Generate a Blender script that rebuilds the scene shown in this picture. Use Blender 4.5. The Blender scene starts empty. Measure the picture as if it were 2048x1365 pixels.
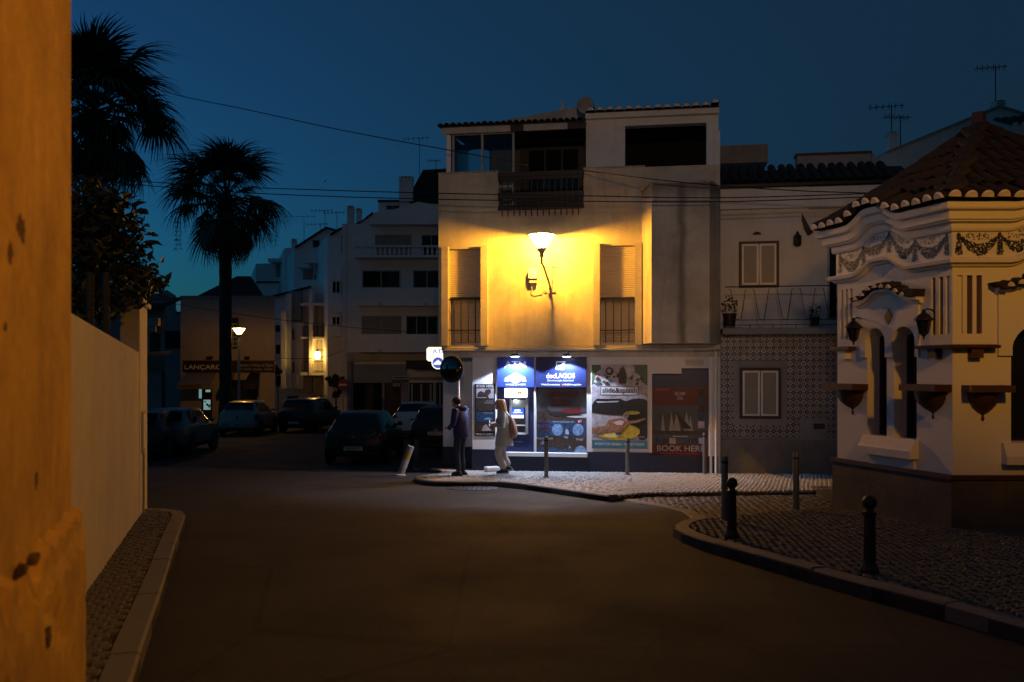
import bpy, bmesh, math, random
from mathutils import Vector, Matrix
R = math.radians
rnd = random.Random(7)
sc = bpy.context.scene
COL = sc.collection

# ---------------------------------------------------------------- camera, sky, exposure
FPX, HZ, CX, CH = 1800.0, 738.0, 1024.0, 1.6      # focal length in photo pixels, horizon row, centre column, eye height
cam = bpy.data.objects.new('camera', bpy.data.cameras.new('camera')); COL.objects.link(cam)
cam.location = (0, 0, CH); cam.rotation_euler = (R(90), 0, 0)
cam.data.sensor_width = 36; cam.data.lens = FPX / 2048 * 36
cam.data.shift_y = (HZ - 682.5) / 2048
cam.data.clip_start = 0.1; cam.data.clip_end = 1500
cam.data.dof.use_dof = True; cam.data.dof.focus_distance = 20.5; cam.data.dof.aperture_fstop = 2.0
sc.camera = cam

world = bpy.data.worlds.new('World'); sc.world = world; world.use_nodes = True
wn = world.node_tree; wbg = wn.nodes['Background']
sky = wn.nodes.new('ShaderNodeTexSky'); sky.sky_type = 'NISHITA'; sky.sun_disc = False
sky.sun_elevation = R(-4.4); sky.sun_rotation = R(-75)
sky.ozone_density = 3.0; sky.air_density = 1.0; sky.dust_density = 0.1
wm = wn.nodes.new('ShaderNodeMix'); wm.data_type = 'RGBA'; wm.blend_type = 'MULTIPLY'; wm.inputs[0].default_value = 1
wm.inputs[7].default_value = (0.10, 2.9, 2.9, 1)
wa = wn.nodes.new('ShaderNodeMix'); wa.data_type = 'RGBA'; wa.blend_type = 'ADD'; wa.inputs[0].default_value = 1
wa.inputs[7].default_value = (0.0065, 0.0145, 0.013, 1)
wn.links.new(sky.outputs[0], wm.inputs[6]); wn.links.new(wm.outputs[2], wa.inputs[6]); wn.links.new(wa.outputs[2], wbg.inputs[0])
wbg.inputs[1].default_value = 1.0

sc.view_settings.view_transform = 'Standard'; sc.view_settings.look = 'None'
sc.view_settings.exposure = 0.0; sc.view_settings.gamma = 1.0
try: sc.view_settings.use_curve_mapping = False
except Exception: pass
sc.render.engine = 'CYCLES'
sc.cycles.use_denoising = True
sc.cycles.max_bounces = 6; sc.cycles.diffuse_bounces = 3; sc.cycles.glossy_bounces = 3
sc.cycles.transparent_max_bounces = 8
sc.cycles.sample_clamp_indirect = 3.0
sc.cycles.caustics_reflective = False; sc.cycles.caustics_refractive = False

# ---------------------------------------------------------------- helpers
def gz(y):                                            # height of the street, which falls away from the camera
    return -0.042 * y if y < 25 else -1.05 - 0.012 * (y - 25)
def W(px, py, Y):                                     # photo pixel at a depth -> point in the place
    return Vector(((px - CX) / FPX * Y, Y, CH - (py - HZ) / FPX * Y))
def G(px, py, h=0.0):                                 # photo pixel on the near part of the street (h above it)
    Y = (CH - h) * FPX / (py - HZ - 0.042 * FPX)
    return Vector(((px - CX) / FPX * Y, Y, gz(Y) + h))

class Fr:                                             # an upright plane in the place: local x right, y into the wall, z up
    def __init__(s, x, y, rz=0.0, z=0.0):
        s.o = Vector((x, y, z)); s.rz = rz
        s.a = Vector((math.cos(rz), math.sin(rz), 0)); s.b = Vector((-math.sin(rz), math.cos(rz), 0))
    def at(s, px, py, yl=0.0):
        d = Vector(((px - CX) / FPX, 1, -(py - HZ) / FPX))
        c = Vector((0, 0, CH))
        t = (yl + (s.o - c).dot(s.b)) / d.dot(s.b)
        p = c + d * t - s.o
        return p.dot(s.a), p.z
    def x(s, px, yl=0.0): return s.at(px, HZ, yl)[0]
    def z(s, py, px=1150, yl=0.0): return s.at(px, py, yl)[1]
    def wp(s, x, y, z): return s.o + s.a * x + s.b * y + Vector((0, 0, z))

class MB:                                             # collects faces, links them as one mesh object
    def __init__(s): s.v = []; s.f = []
    def add(s, vs, fs):
        k = len(s.v); s.v += [tuple(v) for v in vs]; s.f += [tuple(i + k for i in f) for f in fs]; return s
    def box(s, x0, x1, y0, y1, z0, z1):
        if x0 > x1: x0, x1 = x1, x0
        if y0 > y1: y0, y1 = y1, y0
        if z0 > z1: z0, z1 = z1, z0
        return s.add([(x0,y0,z0),(x1,y0,z0),(x1,y1,z0),(x0,y1,z0),(x0,y0,z1),(x1,y0,z1),(x1,y1,z1),(x0,y1,z1)],
              [(0,3,2,1),(4,5,6,7),(0,1,5,4),(1,2,6,5),(2,3,7,6),(3,0,4,7)])
    def quad(s, a, b, c, d): return s.add([a, b, c, d], [(0, 1, 2, 3)])
    def prism(s, poly, y0, y1):                       # (x,z) outline, extruded along y
        n = len(poly)
        vs = [(x, y0, z) for x, z in poly] + [(x, y1, z) for x, z in poly]
        fs = [tuple(range(n)), tuple(range(2*n-1, n-1, -1))] + [(i, i+n, (i+1) % n + n, (i+1) % n) for i in range(n)]
        return s.add(vs, fs)
    def slab(s, poly, z0, z1):                        # (x,y) outline, extruded along z
        n = len(poly)
        vs = [(x, y, z0) for x, y in poly] + [(x, y, z1) for x, y in poly]
        fs = [tuple(range(n-1, -1, -1)), tuple(range(n, 2*n))] + [(i, (i+1) % n, (i+1) % n + n, i+n) for i in range(n)]
        return s.add(vs, fs)
    def tube(s, pts, r, n=8, cap=True):
        pts = [Vector(p) for p in pts]; rr = r if isinstance(r, (list, tuple)) else [r]*len(pts)
        vs = []; up = None
        for i, p in enumerate(pts):
            t = (pts[min(i+1, len(pts)-1)] - pts[max(i-1, 0)])
            t = t.normalized() if t.length > 1e-9 else Vector((0,0,1))
            if up is None:
                up = Vector((0,0,1)) if abs(t.z) < .9 else Vector((1,0,0))
            e = t.cross(up)
            if e.length < 1e-6: e = t.cross(Vector((0,1,0)))
            e.normalize(); g = e.cross(t).normalized(); up = g
            for k in range(n):
                a = 2*math.pi*k/n; vs.append(p + (e*math.cos(a) + g*math.sin(a))*rr[i])
        fs = [(i*n+k, i*n+(k+1) % n, (i+1)*n+(k+1) % n, (i+1)*n+k) for i in range(len(pts)-1) for k in range(n)]
        if cap: fs += [tuple(range(n-1, -1, -1)), tuple(range((len(pts)-1)*n, len(pts)*n))]
        return s.add(vs, fs)
    def lathe(s, prof, c=(0,0,0), n=16, ax='z', a0=0, a1=2*math.pi, sq=1.0):   # prof: (radius, height)
        vs = []; full = abs(a1 - a0 - 2*math.pi) < 1e-6; m = n if full else n + 1
        for r, h in prof:
            for k in range(m):
                a = a0 + (a1 - a0)*k/n; u, v = r*math.cos(a), r*math.sin(a)*sq
                vs.append({'z': (c[0]+u, c[1]+v, c[2]+h), 'y': (c[0]+u, c[1]+h, c[2]+v), 'x': (c[0]+h, c[1]+u, c[2]+v)}[ax])
        fs = []
        for i in range(len(prof)-1):
            for k in range(n):
                k2 = (k+1) % m if full else k+1
                fs.append((i*m+k, i*m+k2, (i+1)*m+k2, (i+1)*m+k))
        if full:
            if prof[0][0] > 1e-6: fs.append(tuple(range(m-1, -1, -1)))
            if prof[-1][0] > 1e-6: fs.append(tuple(range((len(prof)-1)*m, len(prof)*m)))
        return s.add(vs, fs)
    def ball(s, c, r, n=12, sx=1, sy=1, sz=1):
        prof = []
        vs = []; m = max(4, n//2+1)
        for i in range(m+1):
            t = math.pi*i/m
            for k in range(n):
                a = 2*math.pi*k/n
                vs.append((c[0]+r*sx*math.sin(t)*math.cos(a), c[1]+r*sy*math.sin(t)*math.sin(a), c[2]-r*sz*math.cos(t)))
        fs = [(i*n+k, i*n+(k+1) % n, (i+1)*n+(k+1) % n, (i+1)*n+k) for i in range(m) for k in range(n)]
        return s.add(vs, fs)
    def xf(s, M):
        s.v = [tuple(M @ Vector(v)) for v in s.v]; return s
    def mesh(s, name, mat=None, smooth=False, bevel=0):
        me = bpy.data.meshes.new(name); me.from_pydata(s.v, [], s.f); me.validate()
        bm = bmesh.new(); bm.from_mesh(me)
        bmesh.ops.remove_doubles(bm, verts=bm.verts, dist=1e-5)
        if bevel: bmesh.ops.bevel(bm, geom=bm.edges[:], offset=bevel, segments=1, affect='EDGES', clamp_overlap=True)
        bmesh.ops.recalc_face_normals(bm, faces=bm.faces)
        bm.to_mesh(me); bm.free()
        if mat: me.materials.append(mat)
        if smooth:
            for p in me.polygons: p.use_smooth = True
            try: me.set_sharp_from_angle(angle=R(40))
            except Exception: pass
        return me
    def build(s, name, mat, parent=None, smooth=False, bevel=0):
        return link(name, s.mesh(name, mat, smooth, bevel), parent)

def link(name, data, parent=None, loc=None, rot=None, scale=None):
    o = bpy.data.objects.new(name, data); COL.objects.link(o)
    if parent: o.parent = parent
    if loc is not None: o.location = loc
    if rot is not None: o.rotation_euler = rot
    if scale is not None: o.scale = scale
    return o
def tag(o, label=None, cat=None, group=None, kind=None):
    if label: o['label'] = label
    if cat: o['category'] = cat
    if group: o['group'] = group
    if kind: o['kind'] = kind
    return o
def thing(name, label, cat, loc=(0,0,0), rz=0.0, group=None):
    o = bpy.data.objects.new(name, None); COL.objects.link(o); o.empty_display_size = .2
    o.location = loc; o.rotation_euler = (0, 0, rz)
    return tag(o, label, cat, group)
def on(fr, name, label, cat, group=None): return thing(name, label, cat, fr.o, fr.rz, group)

def grid_wall(mb, x0, x1, z0, zt, opens, th, y0=0.0, seg=0):
    """Wall sheet x0..x1 from z0 to zt (number or function of x), front at y0, back at y0+th, with openings
    (xa,xb,zb,ztop,arch) cut out and their reveals built."""
    f = zt if callable(zt) else (lambda x: zt)
    def top(o, x):
        xa, xb, zb, zz, arch = o
        if not arch: return zz
        r = (xb-xa)/2; c = (xa+xb)/2
        return zz - arch + arch*math.sqrt(max(0, 1-((x-c)/r)**2))
    xs = {x0, x1}
    for o in opens:
        xs |= {o[0], o[1]}
        if o[4]:
            for k in range(1, 12): xs.add((o[0]+o[1])/2 - (o[1]-o[0])/2*math.cos(math.pi*k/12))
    if seg:
        for k in range(1, seg): xs.add(x0 + (x1-x0)*k/seg)
    xs = sorted(x for x in xs if x0 - 1e-6 <= x <= x1 + 1e-6)
    for xa, xb in zip(xs, xs[1:]):
        if xb - xa < 1e-6: continue
        xm = (xa+xb)/2
        cut = sorted([o for o in opens if o[0] < xm < o[1]], key=lambda o: o[2])
        la, lb = z0, z0
        for o in cut:
            if o[2] > la + 1e-6:
                for y in (y0, y0+th): mb.quad((xa,y,la),(xb,y,lb),(xb,y,o[2]),(xa,y,o[2]))
            la, lb = top(o, xa), top(o, xb)
            mb.quad((xa,y0,la),(xb,y0,lb),(xb,y0+th,lb),(xa,y0+th,la))
            if o[2] > z0 + 1e-6: mb.quad((xa,y0,o[2]),(xb,y0,o[2]),(xb,y0+th,o[2]),(xa,y0+th,o[2]))
        for y in (y0, y0+th): mb.quad((xa,y,la),(xb,y,lb),(xb,y,f(xb)),(xa,y,f(xa)))
        mb.quad((xa,y0,f(xa)),(xb,y0,f(xb)),(xb,y0+th,f(xb)),(xa,y0+th,f(xa)))
    for o in opens:
        for x in (o[0], o[1]):
            if x0 < x < x1: mb.quad((x,y0,o[2]),(x,y0+th,o[2]),(x,y0+th,top(o,x)),(x,y0,top(o,x)))
    for x in (x0, x1): mb.quad((x,y0,z0),(x,y0+th,z0),(x,y0+th,f(x)),(x,y0,f(x)))
    return mb

def text_mesh(txt, size, mat, bold=0.0, ext=0.002, shear=0.0, space=1.0, width=None, align='CENTER'):
    c = bpy.data.curves.new('lettering', 'FONT'); c.body = txt; c.size = size; c.align_x = align; c.align_y = 'CENTER'
    c.offset = bold*size; c.extrude = ext; c.shear = shear; c.space_character = space; c.resolution_u = 3
    o = bpy.data.objects.new('lettering', c); COL.objects.link(o)
    bpy.context.view_layer.update()
    me = bpy.data.meshes.new_from_object(o.evaluated_get(bpy.context.evaluated_depsgraph_get()))
    bpy.data.objects.remove(o); bpy.data.curves.remove(c)
    me.name = 'lettering'
    if len(me.vertices) and width:
        xs = [v.co.x for v in me.vertices]; k = width/(max(xs)-min(xs))
        for v in me.vertices: v.co.x *= k
    me.materials.clear(); me.materials.append(mat)
    return me
def letters(parent, txt, x, y, z, size, mat, name='lettering', **kw):
    """lettering standing on an upright face: x,z centre, y the face (letters stand proud towards -y)"""
    me = text_mesh(txt, size, mat, **kw)
    return link(name, me, parent, (x, y, z), (R(90), 0, 0))

# ---------------------------------------------------------------- materials
def newmat(name):
    m = bpy.data.materials.new(name); m.use_nodes = True
    nt = m.node_tree; return m, nt, nt.nodes['Principled BSDF']
def N(nt, t, **kw):
    n = nt.nodes.new(t)
    for k, v in kw.items():
        if k in n.inputs: n.inputs[k].default_value = v
        else: setattr(n, k, v)
    return n
def ramp(nt, src, stops):
    r = nt.nodes.new('ShaderNodeValToRGB'); e = r.color_ramp.elements
    while len(e) < len(stops): e.new(.5)
    for i, (p, c) in enumerate(stops): e[i].position = p; e[i].color = (c, c, c, 1) if not isinstance(c, tuple) else (*c[:3], 1)
    nt.links.new(src, r.inputs[0]); return r.outputs[0]
def mixc(nt, fac, a, b, mode='MIX'):
    n = nt.nodes.new('ShaderNodeMix'); n.data_type = 'RGBA'; n.blend_type = mode
    for s, v in ((n.inputs[0], fac), (n.inputs[6], a), (n.inputs[7], b)):
        if hasattr(v, 'links') or hasattr(v, 'is_linked'): nt.links.new(v, s)
        else: s.default_value = v if isinstance(v, (int, float)) else (*v[:3], 1)
    return n.outputs[2]
def coords(nt, kind='Object', scale=(1,1,1)):
    tc = nt.nodes.new('ShaderNodeTexCoord'); mp = nt.nodes.new('ShaderNodeMapping'); mp.inputs['Scale'].default_value = scale
    nt.links.new(tc.outputs[kind], mp.inputs[0]); return mp.outputs[0]
def noise(nt, vec, sc_, det=4, rough=.6, dist=0):
    n = nt.nodes.new('ShaderNodeTexNoise'); n.inputs['Scale'].default_value = sc_; n.inputs['Detail'].default_value = det
    n.inputs['Roughness'].default_value = rough; n.inputs['Distortion'].default_value = dist
    nt.links.new(vec, n.inputs['Vector']); return n.outputs[0]
def bump(nt, bs, h, st=.3, dist=.02):
    b = nt.nodes.new('ShaderNodeBump'); b.inputs['Strength'].default_value = st; b.inputs['Distance'].default_value = dist
    nt.links.new(h, b.inputs['Height']); nt.links.new(b.outputs[0], bs.inputs['Normal'])
def plain(name, col, rough=.6, metal=0.0, var=.12, scale=6.0, bmp=0.0):
    m, nt, bs = newmat(name); bs.inputs['Roughness'].default_value = rough; bs.inputs['Metallic'].default_value = metal
    v = coords(nt); n = noise(nt, v, scale)
    c = mixc(nt, ramp(nt, n, [(.3, 0.0), (.7, 1.0)]), tuple(x*(1-var) for x in col), tuple(min(1, x*(1+var)) for x in col))
    nt.links.new(c, bs.inputs['Base Color'])
    if bmp: bump(nt, bs, noise(nt, v, scale*6), bmp)
    return m
def plaster(name, col, dirt=(.12,.10,.08), amount=.35, streak=.4, bmp=.25, rough=.9, fine=60.0):
    """painted render: blotches, downward water streaks, fine grain"""
    m, nt, bs = newmat(name); bs.inputs['Roughness'].default_value = rough
    v = coords(nt); vs = coords(nt, 'Object', (4.5, 4.5, .5))
    a = ramp(nt, noise(nt, v, 1.1, 9, .72, .3), [(.38, 0.0), (.75, 1.0)])
    s = ramp(nt, noise(nt, vs, 1.0, 8, .72, .6), [(.52, 0.0), (.82, 1.0)])
    f = noise(nt, v, fine, 2)
    c1 = mixc(nt, .5, tuple(x*.93 for x in col), tuple(min(1, x*1.05) for x in col)); 
    c1 = mixc(nt, ramp(nt, f, [(.3, 0.0), (.7, 1.0)]), tuple(x*.9 for x in col), tuple(min(1, x*1.06) for x in col))
    ma = nt.nodes.new('ShaderNodeMath'); ma.operation = 'MULTIPLY'; ma.inputs[1].default_value = amount; nt.links.new(a, ma.inputs[0])
    c2 = mixc(nt, ma.outputs[0], c1, dirt)
    mb_ = nt.nodes.new('ShaderNodeMath'); mb_.operation = 'MULTIPLY'; mb_.inputs[1].default_value = streak; nt.links.new(s, mb_.inputs[0])
    c3 = mixc(nt, mb_.outputs[0], c2, dirt)
    nt.links.new(c3, bs.inputs['Base Color'])
    bump(nt, bs, noise(nt, v, fine*.6, 5, .7), bmp, .01)
    return m
def emit(name, col, st):
    m, nt, bs = newmat(name); bs.inputs['Base Color'].default_value = (*col, 1)
    bs.inputs['Emission Color'].default_value = (*col, 1); bs.inputs['Emission Strength'].default_value = st
    bs.inputs['Roughness'].default_value = .5; return m
def glass(name, col=(.01,.011,.013), rough=.06):
    m, nt, bs = newmat(name); bs.inputs['Base Color'].default_value = (*col, 1); bs.inputs['Roughness'].default_value = rough
    bs.inputs['Specular IOR Level'].default_value = .6
    v = coords(nt); bump(nt, bs, noise(nt, v, 1.5, 2), .03, .02); return m
def see_glass(name, tint=(.75,.8,.8)):
    m, nt, bs = newmat(name); out = nt.nodes['Material Output']
    t = nt.nodes.new('ShaderNodeBsdfTransparent'); t.inputs[0].default_value = (*tint, 1)
    g = nt.nodes.new('ShaderNodeBsdfGlossy'); g.inputs['Roughness'].default_value = .05
    fr = nt.nodes.new('ShaderNodeFresnel'); fr.inputs[0].default_value = 1.5
    mx = nt.nodes.new('ShaderNodeMixShader'); nt.links.new(fr.outputs[0], mx.inputs[0]); nt.links.new(t.outputs[0], mx.inputs[1]); nt.links.new(g.outputs[0], mx.inputs[2])
    nt.links.new(mx.outputs[0], out.inputs[0]); return m

M = {}
M['plaster_main'] = plaster('aged cream render', (.60,.54,.46), (.10,.085,.07), .45, .55)
M['plaster_white'] = plaster('white render', (.74,.72,.70), (.25,.22,.2), .3, .25)
M['plaster_shop'] = plaster('shop white paint', (.72,.70,.70), (.35,.32,.3), .15, .1, .12)
M['plaster_kiosk'] = plaster('kiosk white render', (.72,.68,.66), (.40,.34,.30), .15, .12, .35, fine=90)
M['plaster_ochre'] = plaster('old ochre render', (.60,.35,.075), (.17,.085,.025), .8, .5, .9, fine=18)
M['plaster_wall'] = plaster('rough white wall render', (.70,.63,.58), (.32,.27,.23), .35, .25, .6, fine=45)
M['plaster_cafe'] = plaster('dusky pink render', (.44,.37,.35), (.2,.17,.16), .3, .25)
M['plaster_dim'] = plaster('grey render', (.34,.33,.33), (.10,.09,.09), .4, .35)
M['concrete'] = plaster('weathered concrete', (.30,.27,.24), (.05,.045,.04), .6, .5)
M['render_stained'] = plaster('weather stained render', (.46,.42,.37), (.05,.04,.035), .75, .75)
M['white_paint'] = plain('white paint', (.75,.73,.71), .45, var=.05)
M['grey_paint'] = plain('grey paint', (.35,.34,.33), .5)
M['brown_paint'] = plain('dark brown paint', (.055,.019,.014), .55, var=.2)
M['dark_wood'] = plain('dark wood', (.018,.010,.008), .5, var=.25)
M['iron'] = plain('black iron', (.018,.016,.015), .45, .3, var=.3)
M['steel'] = plain('brushed steel', (.20,.19,.18), .45, .8, var=.1, scale=20)
M['blue_paint'] = plain('dark blue paint', (.006,.010,.036), .55, var=.15)
M['navy_panel'] = plain('navy panel', (.012,.02,.085), .35, var=.1)
M['sign_blue'] = plain('sign blue', (.028,.055,.30), .35, var=.05)
M['shutter'] = plain('cream shutter', (.56,.50,.40), .5, var=.06, scale=3)
M['glass'] = glass('dark window glass')
M['see_glass'] = see_glass('clear pane')
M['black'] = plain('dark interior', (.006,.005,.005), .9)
M['tile_roof'] = plain('old clay tile', (.019,.0115,.0095), .85, var=.45, scale=3, bmp=.3)
M['mortar'] = plain('white mortar', (.62,.56,.52), .9, var=.15, scale=12, bmp=.3)
M['white_print'] = plain('white print', (.6,.6,.62), .4, var=.02)
M['dim_print'] = plain('grey print', (.35,.35,.38), .5, var=.05)
M['red_print'] = plain('dark red print', (.10,.012,.014), .4, var=.05)
M['orange_print'] = plain('orange print', (.75,.25,.02), .4, var=.05)
M['black_print'] = plain('black print', (.014,.012,.013), .4, var=.6, scale=14)
M['yellow_print'] = plain('yellow print', (.42,.31,.03), .4, var=.35, scale=9)
M['skin_print'] = plain('skin tone print', (.26,.13,.085), .4, var=.55, scale=16)
M['teal_print'] = plain('teal print', (.05,.16,.22), .4, var=.15)
M['pale_print'] = plain('pale print', (.40,.36,.39), .4, var=.4, scale=7)
M['sea_print'] = plain('sea print', (.022,.05,.11), .35, var=.75, scale=16)
M['sky_print'] = plain('sky print', (.06,.062,.075), .4, var=.3, scale=3)
M['green_print'] = plain('green print', (.06,.10,.05), .4, var=.5, scale=20)
M['brown_print'] = plain('brown print', (.045,.028,.022), .4, var=.75, scale=18)
M['rubber'] = plain('tyre rubber', (.012,.012,.012), .8)
M['plastic'] = plain('black plastic', (.015,.015,.016), .5)
M['chrome'] = plain('chrome', (.6,.6,.6), .12, 1.0, var=.03)
SODIUM = (1.0, .42, .025)
COOL = (.62, .74, 1.0)
def point(name, loc, power, col, radius=.05, parent=None):
    l = bpy.data.lights.new(name, 'POINT'); l.energy = power; l.color = col; l.shadow_soft_size = radius
    o = link(name, l, parent, loc); return o
# ================================================================ ground, road, pavements
def asphalt():
    m, nt, bs = newmat('worn asphalt'); v = coords(nt)
    big = ramp(nt, noise(nt, v, .35, 5, .6, .5), [(.35, 0.0), (.7, 1.0)])
    fine = noise(nt, v, 42, 4, .8); grit = ramp(nt, noise(nt, v, 130, 2), [(.55, 0.0), (.75, 1.0)])
    c = mixc(nt, big, (.030,.027,.025), (.046,.041,.037)); c = mixc(nt, ramp(nt, fine, [(.35, 0.0), (.65, .9)]), c, (.014,.013,.012))
    c = mixc(nt, grit, c, (.08,.072,.064))
    wv = mixc(nt, .12, v, N(nt, 'ShaderNodeTexNoise', Scale=1.3, Detail=5.0).outputs[1]); vo = N(nt, 'ShaderNodeTexVoronoi', feature='DISTANCE_TO_EDGE', Scale=.32); nt.links.new(wv, vo.inputs['Vector'])
    c = mixc(nt, ramp(nt, vo.outputs[0], [(.002, .5), (.007, 0.0)]), c, (.008,.007,.007)); nt.links.new(c, bs.inputs['Base Color'])
    nt.links.new(ramp(nt, noise(nt, v, .8, 4), [(.35, .78), (.7, .92)]), bs.inputs['Roughness']); bs.inputs['Specular IOR Level'].default_value = .3
    mx = N(nt, 'ShaderNodeMath', operation='ADD'); nt.links.new(fine, mx.inputs[0]); nt.links.new(grit, mx.inputs[1])
    bump(nt, bs, mx.outputs[0], .55, .012); return m
def stone(name, a, b, rough=.6):
    m, nt, bs = newmat(name); oi = nt.nodes.new('ShaderNodeObjectInfo'); v = coords(nt)
    geo = nt.nodes.new('ShaderNodeNewGeometry')
    n = noise(nt, v, 30, 3); c = mixc(nt, geo.outputs['Random Per Island'], a, b)
    c = mixc(nt, oi.outputs['Random'], c, tuple(x*1.1 for x in b), 'MIX') if False else c
    c = mixc(nt, ramp(nt, n, [(.3, 0.0), (.8, .6)]), c, tuple(x*.5 for x in a)); nt.links.new(c, bs.inputs['Base Color'])
    bs.inputs['Roughness'].default_value = rough; bump(nt, bs, noise(nt, v, 80, 3), .3, .005); return m
M['asphalt'] = asphalt()
M['cobble'] = stone('pale limestone cobble', (.36,.34,.32), (.50,.47,.44), .6)
M['cobble_dark'] = stone('dark cobble', (.065,.057,.052), (.125,.112,.10), .7)
M['bedding'] = plain('dark jointing sand', (.05,.043,.038), .95, bmp=.4)
M['granite'] = stone('granite kerb', (.12,.11,.10), (.19,.175,.16), .7)

ys = [-30, -10, 0, 6, 12, 18, 25, 40, 80, 160, 420]; xs = [-260, -60, -20, -8, 0, 8, 20, 60, 260]
mb = MB()
for y0, y1 in zip(ys, ys[1:]):
    for x0, x1 in zip(xs, xs[1:]):
        mb.quad((x0,y0,gz(y0)),(x1,y0,gz(y0)),(x1,y1,gz(y1)),(x0,y1,gz(y1)))
tag(mb.build('ground', M['asphalt']), kind='structure')

def inside(p, poly):
    c = False; n = len(poly)
    for i in range(n):
        (x1, y1), (x2, y2) = poly[i], poly[i-1]
        if (y1 > p[1]) != (y2 > p[1]) and p[0] < (x2-x1)*(p[1]-y1)/(y2-y1)+x1: c = not c
    return c
def topix(p):
    return CX + p[0]/p[1]*FPX, HZ + (CH-p[2])/p[1]*FPX
def cobble_mesh(seed, s, mat):
    r = random.Random(seed); q = []
    for sx, sy in ((-1,-1),(1,-1),(1,1),(-1,1)): q.append((sx*s*.46*r.uniform(.82,1.02), sy*s*.46*r.uniform(.82,1.02)))
    b = MB(); k = .74
    b.add([(x,y,-.04) for x,y in q] + [(x,y,0) for x,y in q] + [(x*k,y*k,.010+r.uniform(-.002,.003)) for x,y in q],
          [(i,(i+1)%4,(i+1)%4+4,i+4) for i in range(4)] + [(i+4,(i+1)%4+4,(i+1)%4+8,i+8) for i in range(4)] + [(8,9,10,11)])
    return b
def near_edge(p, pts, w):
    for (ax, ay), (bx, by) in zip(pts, pts[1:]):
        dx, dy = bx-ax, by-ay; t = max(0, min(1, ((p[0]-ax)*dx+(p[1]-ay)*dy)/(dx*dx+dy*dy+1e-9)))
        if math.hypot(p[0]-ax-dx*t, p[1]-ay-dy*t) < w: return True
    return False
def pavement(name, poly, h, s, mat, seed, rot=0.0, limit=None, skip=None, near=240, bounds=None, edge=None):
    root = thing(name, None, None); tag(root, kind='structure')
    b = MB(); n = len(poly)
    b.add([(x,y,gz(y)+h-.03) for x,y in poly] + [(x,y,gz(y)-.1) for x,y in poly],
          [tuple(range(n))] + [(i,(i+1)%n,(i+1)%n+n,i+n) for i in range(n)])
    b.build('bedding', M['bedding'], root)
    r = random.Random(seed); protos = [cobble_mesh(seed*10+k, s, mat) for k in range(6)]
    meshes = [p.mesh('cobble', mat) for p in protos]
    x0 = min(p[0] for p in poly); x1 = max(p[0] for p in poly); y0 = min(p[1] for p in poly); y1 = max(p[1] for p in poly)
    if bounds: x0, x1, y0, y1 = max(x0,bounds[0]), min(x1,bounds[1]), max(y0,bounds[2]), min(y1,bounds[3])
    cx, cy = (x0+x1)/2, (y0+y1)/2; L = math.hypot(x1-x0, y1-y0)/2 + .3
    ca, sa = math.cos(rot), math.sin(rot); pts = []; k = int(L/s)
    for i in range(-k, k+1):
        for j in range(-k, k+1):
            u = (i + .5*(j % 2) + r.uniform(-.1,.1))*s; w = (j + .25*math.sin(i*.35) + r.uniform(-.08,.08))*s
            p = (cx + u*ca - w*sa, cy + u*sa + w*ca)
            if not (x0 <= p[0] <= x1 and y0 <= p[1] <= y1) or not inside(p, poly): continue
            if skip and skip(p): continue
            if edge and near_edge(p, edge[0], edge[1]): continue
            z = gz(p[1]) + h - .012 + r.uniform(-.005,.004)
            pts.append((p[0], p[1], z, rot + r.uniform(-.22,.22), r.uniform(-.05,.05), r.uniform(-.05,.05), r.randrange(6)))
    def vis(p):
        if p[1] < 1: return False
        a, c = topix(p); return -5 < a < 2053 and 900 < c < 1370
    order = sorted([p for p in pts if vis(p)], key=lambda p: p[1])[:near]
    chosen = set(id(p) for p in order)
    for p in order:
        link('cobble', meshes[p[6]], root, (p[0],p[1],p[2]), (p[4],p[5],p[3]))
    rest = MB()
    for p in pts:
        if id(p) in chosen: continue
        Mx = Matrix.Translation(p[:3]) @ Matrix.Rotation(p[3], 4, 'Z') @ Matrix.Rotation(p[4], 4, 'X') @ Matrix.Rotation(p[5], 4, 'Y')
        pr = protos[p[6]]; rest.add([Mx @ Vector(v) for v in pr.v], pr.f)
    if rest.v:
        me = bpy.data.meshes.new('cobbles'); me.from_pydata(rest.v, [], rest.f); me.materials.append(mat)
        tag(link('cobbles', me, root), kind='stuff')
    return root
def kerb(root, pts, w, h, ln=.85, drop=.0, seed=1):
    """stones along a polyline whose outer (street) edge is pts; width w to the left of travel"""
    r = random.Random(seed); P = [Vector((p[0], p[1], 0)) for p in pts]
    dense = []; 
    for a, b in zip(P, P[1:]):
        k = max(1, int((b-a).length/.05))
        for i in range(k): dense.append(a.lerp(b, i/k))
    dense.append(P[-1])
    acc = 0; start = 0
    for i in range(1, len(dense)):
        acc += (dense[i]-dense[i-1]).length
        if acc >= ln*r.uniform(.85,1.1) or i == len(dense)-1:
            seg = [dense[start], dense[(start+i)//2], dense[i]]
            d0 = (seg[2]-seg[0]).normalized(); nn = Vector((-d0.y, d0.x, 0)); e = d0*.003
            out = [seg[0]+e, seg[1], seg[2]-e]; inn = [p + nn*w for p in out]; dz = r.uniform(-.006,.006)
            b = MB(); c = .018
            rows = []
            for o, n_ in zip(out, inn):
                t = gz(o.y)+h+dz
                rows.append([(o.x,o.y,gz(o.y)-.08),(o.x,o.y,t-c),((o+nn*c).x,(o+nn*c).y,t),(n_.x,n_.y,t),(n_.x,n_.y,gz(o.y)-.08)])
            vs = [v for row in rows for v in row]
            fs = [(j*5+k, (j+1)*5+k, (j+1)*5+k+1, j*5+k+1) for j in range(2) for k in range(4)] + [(0,1,2,3,4),(14,13,12,11,10)]
            b.add(vs, fs).build('kerb_stone', M['granite'], root)
            acc = 0; start = i

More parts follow.
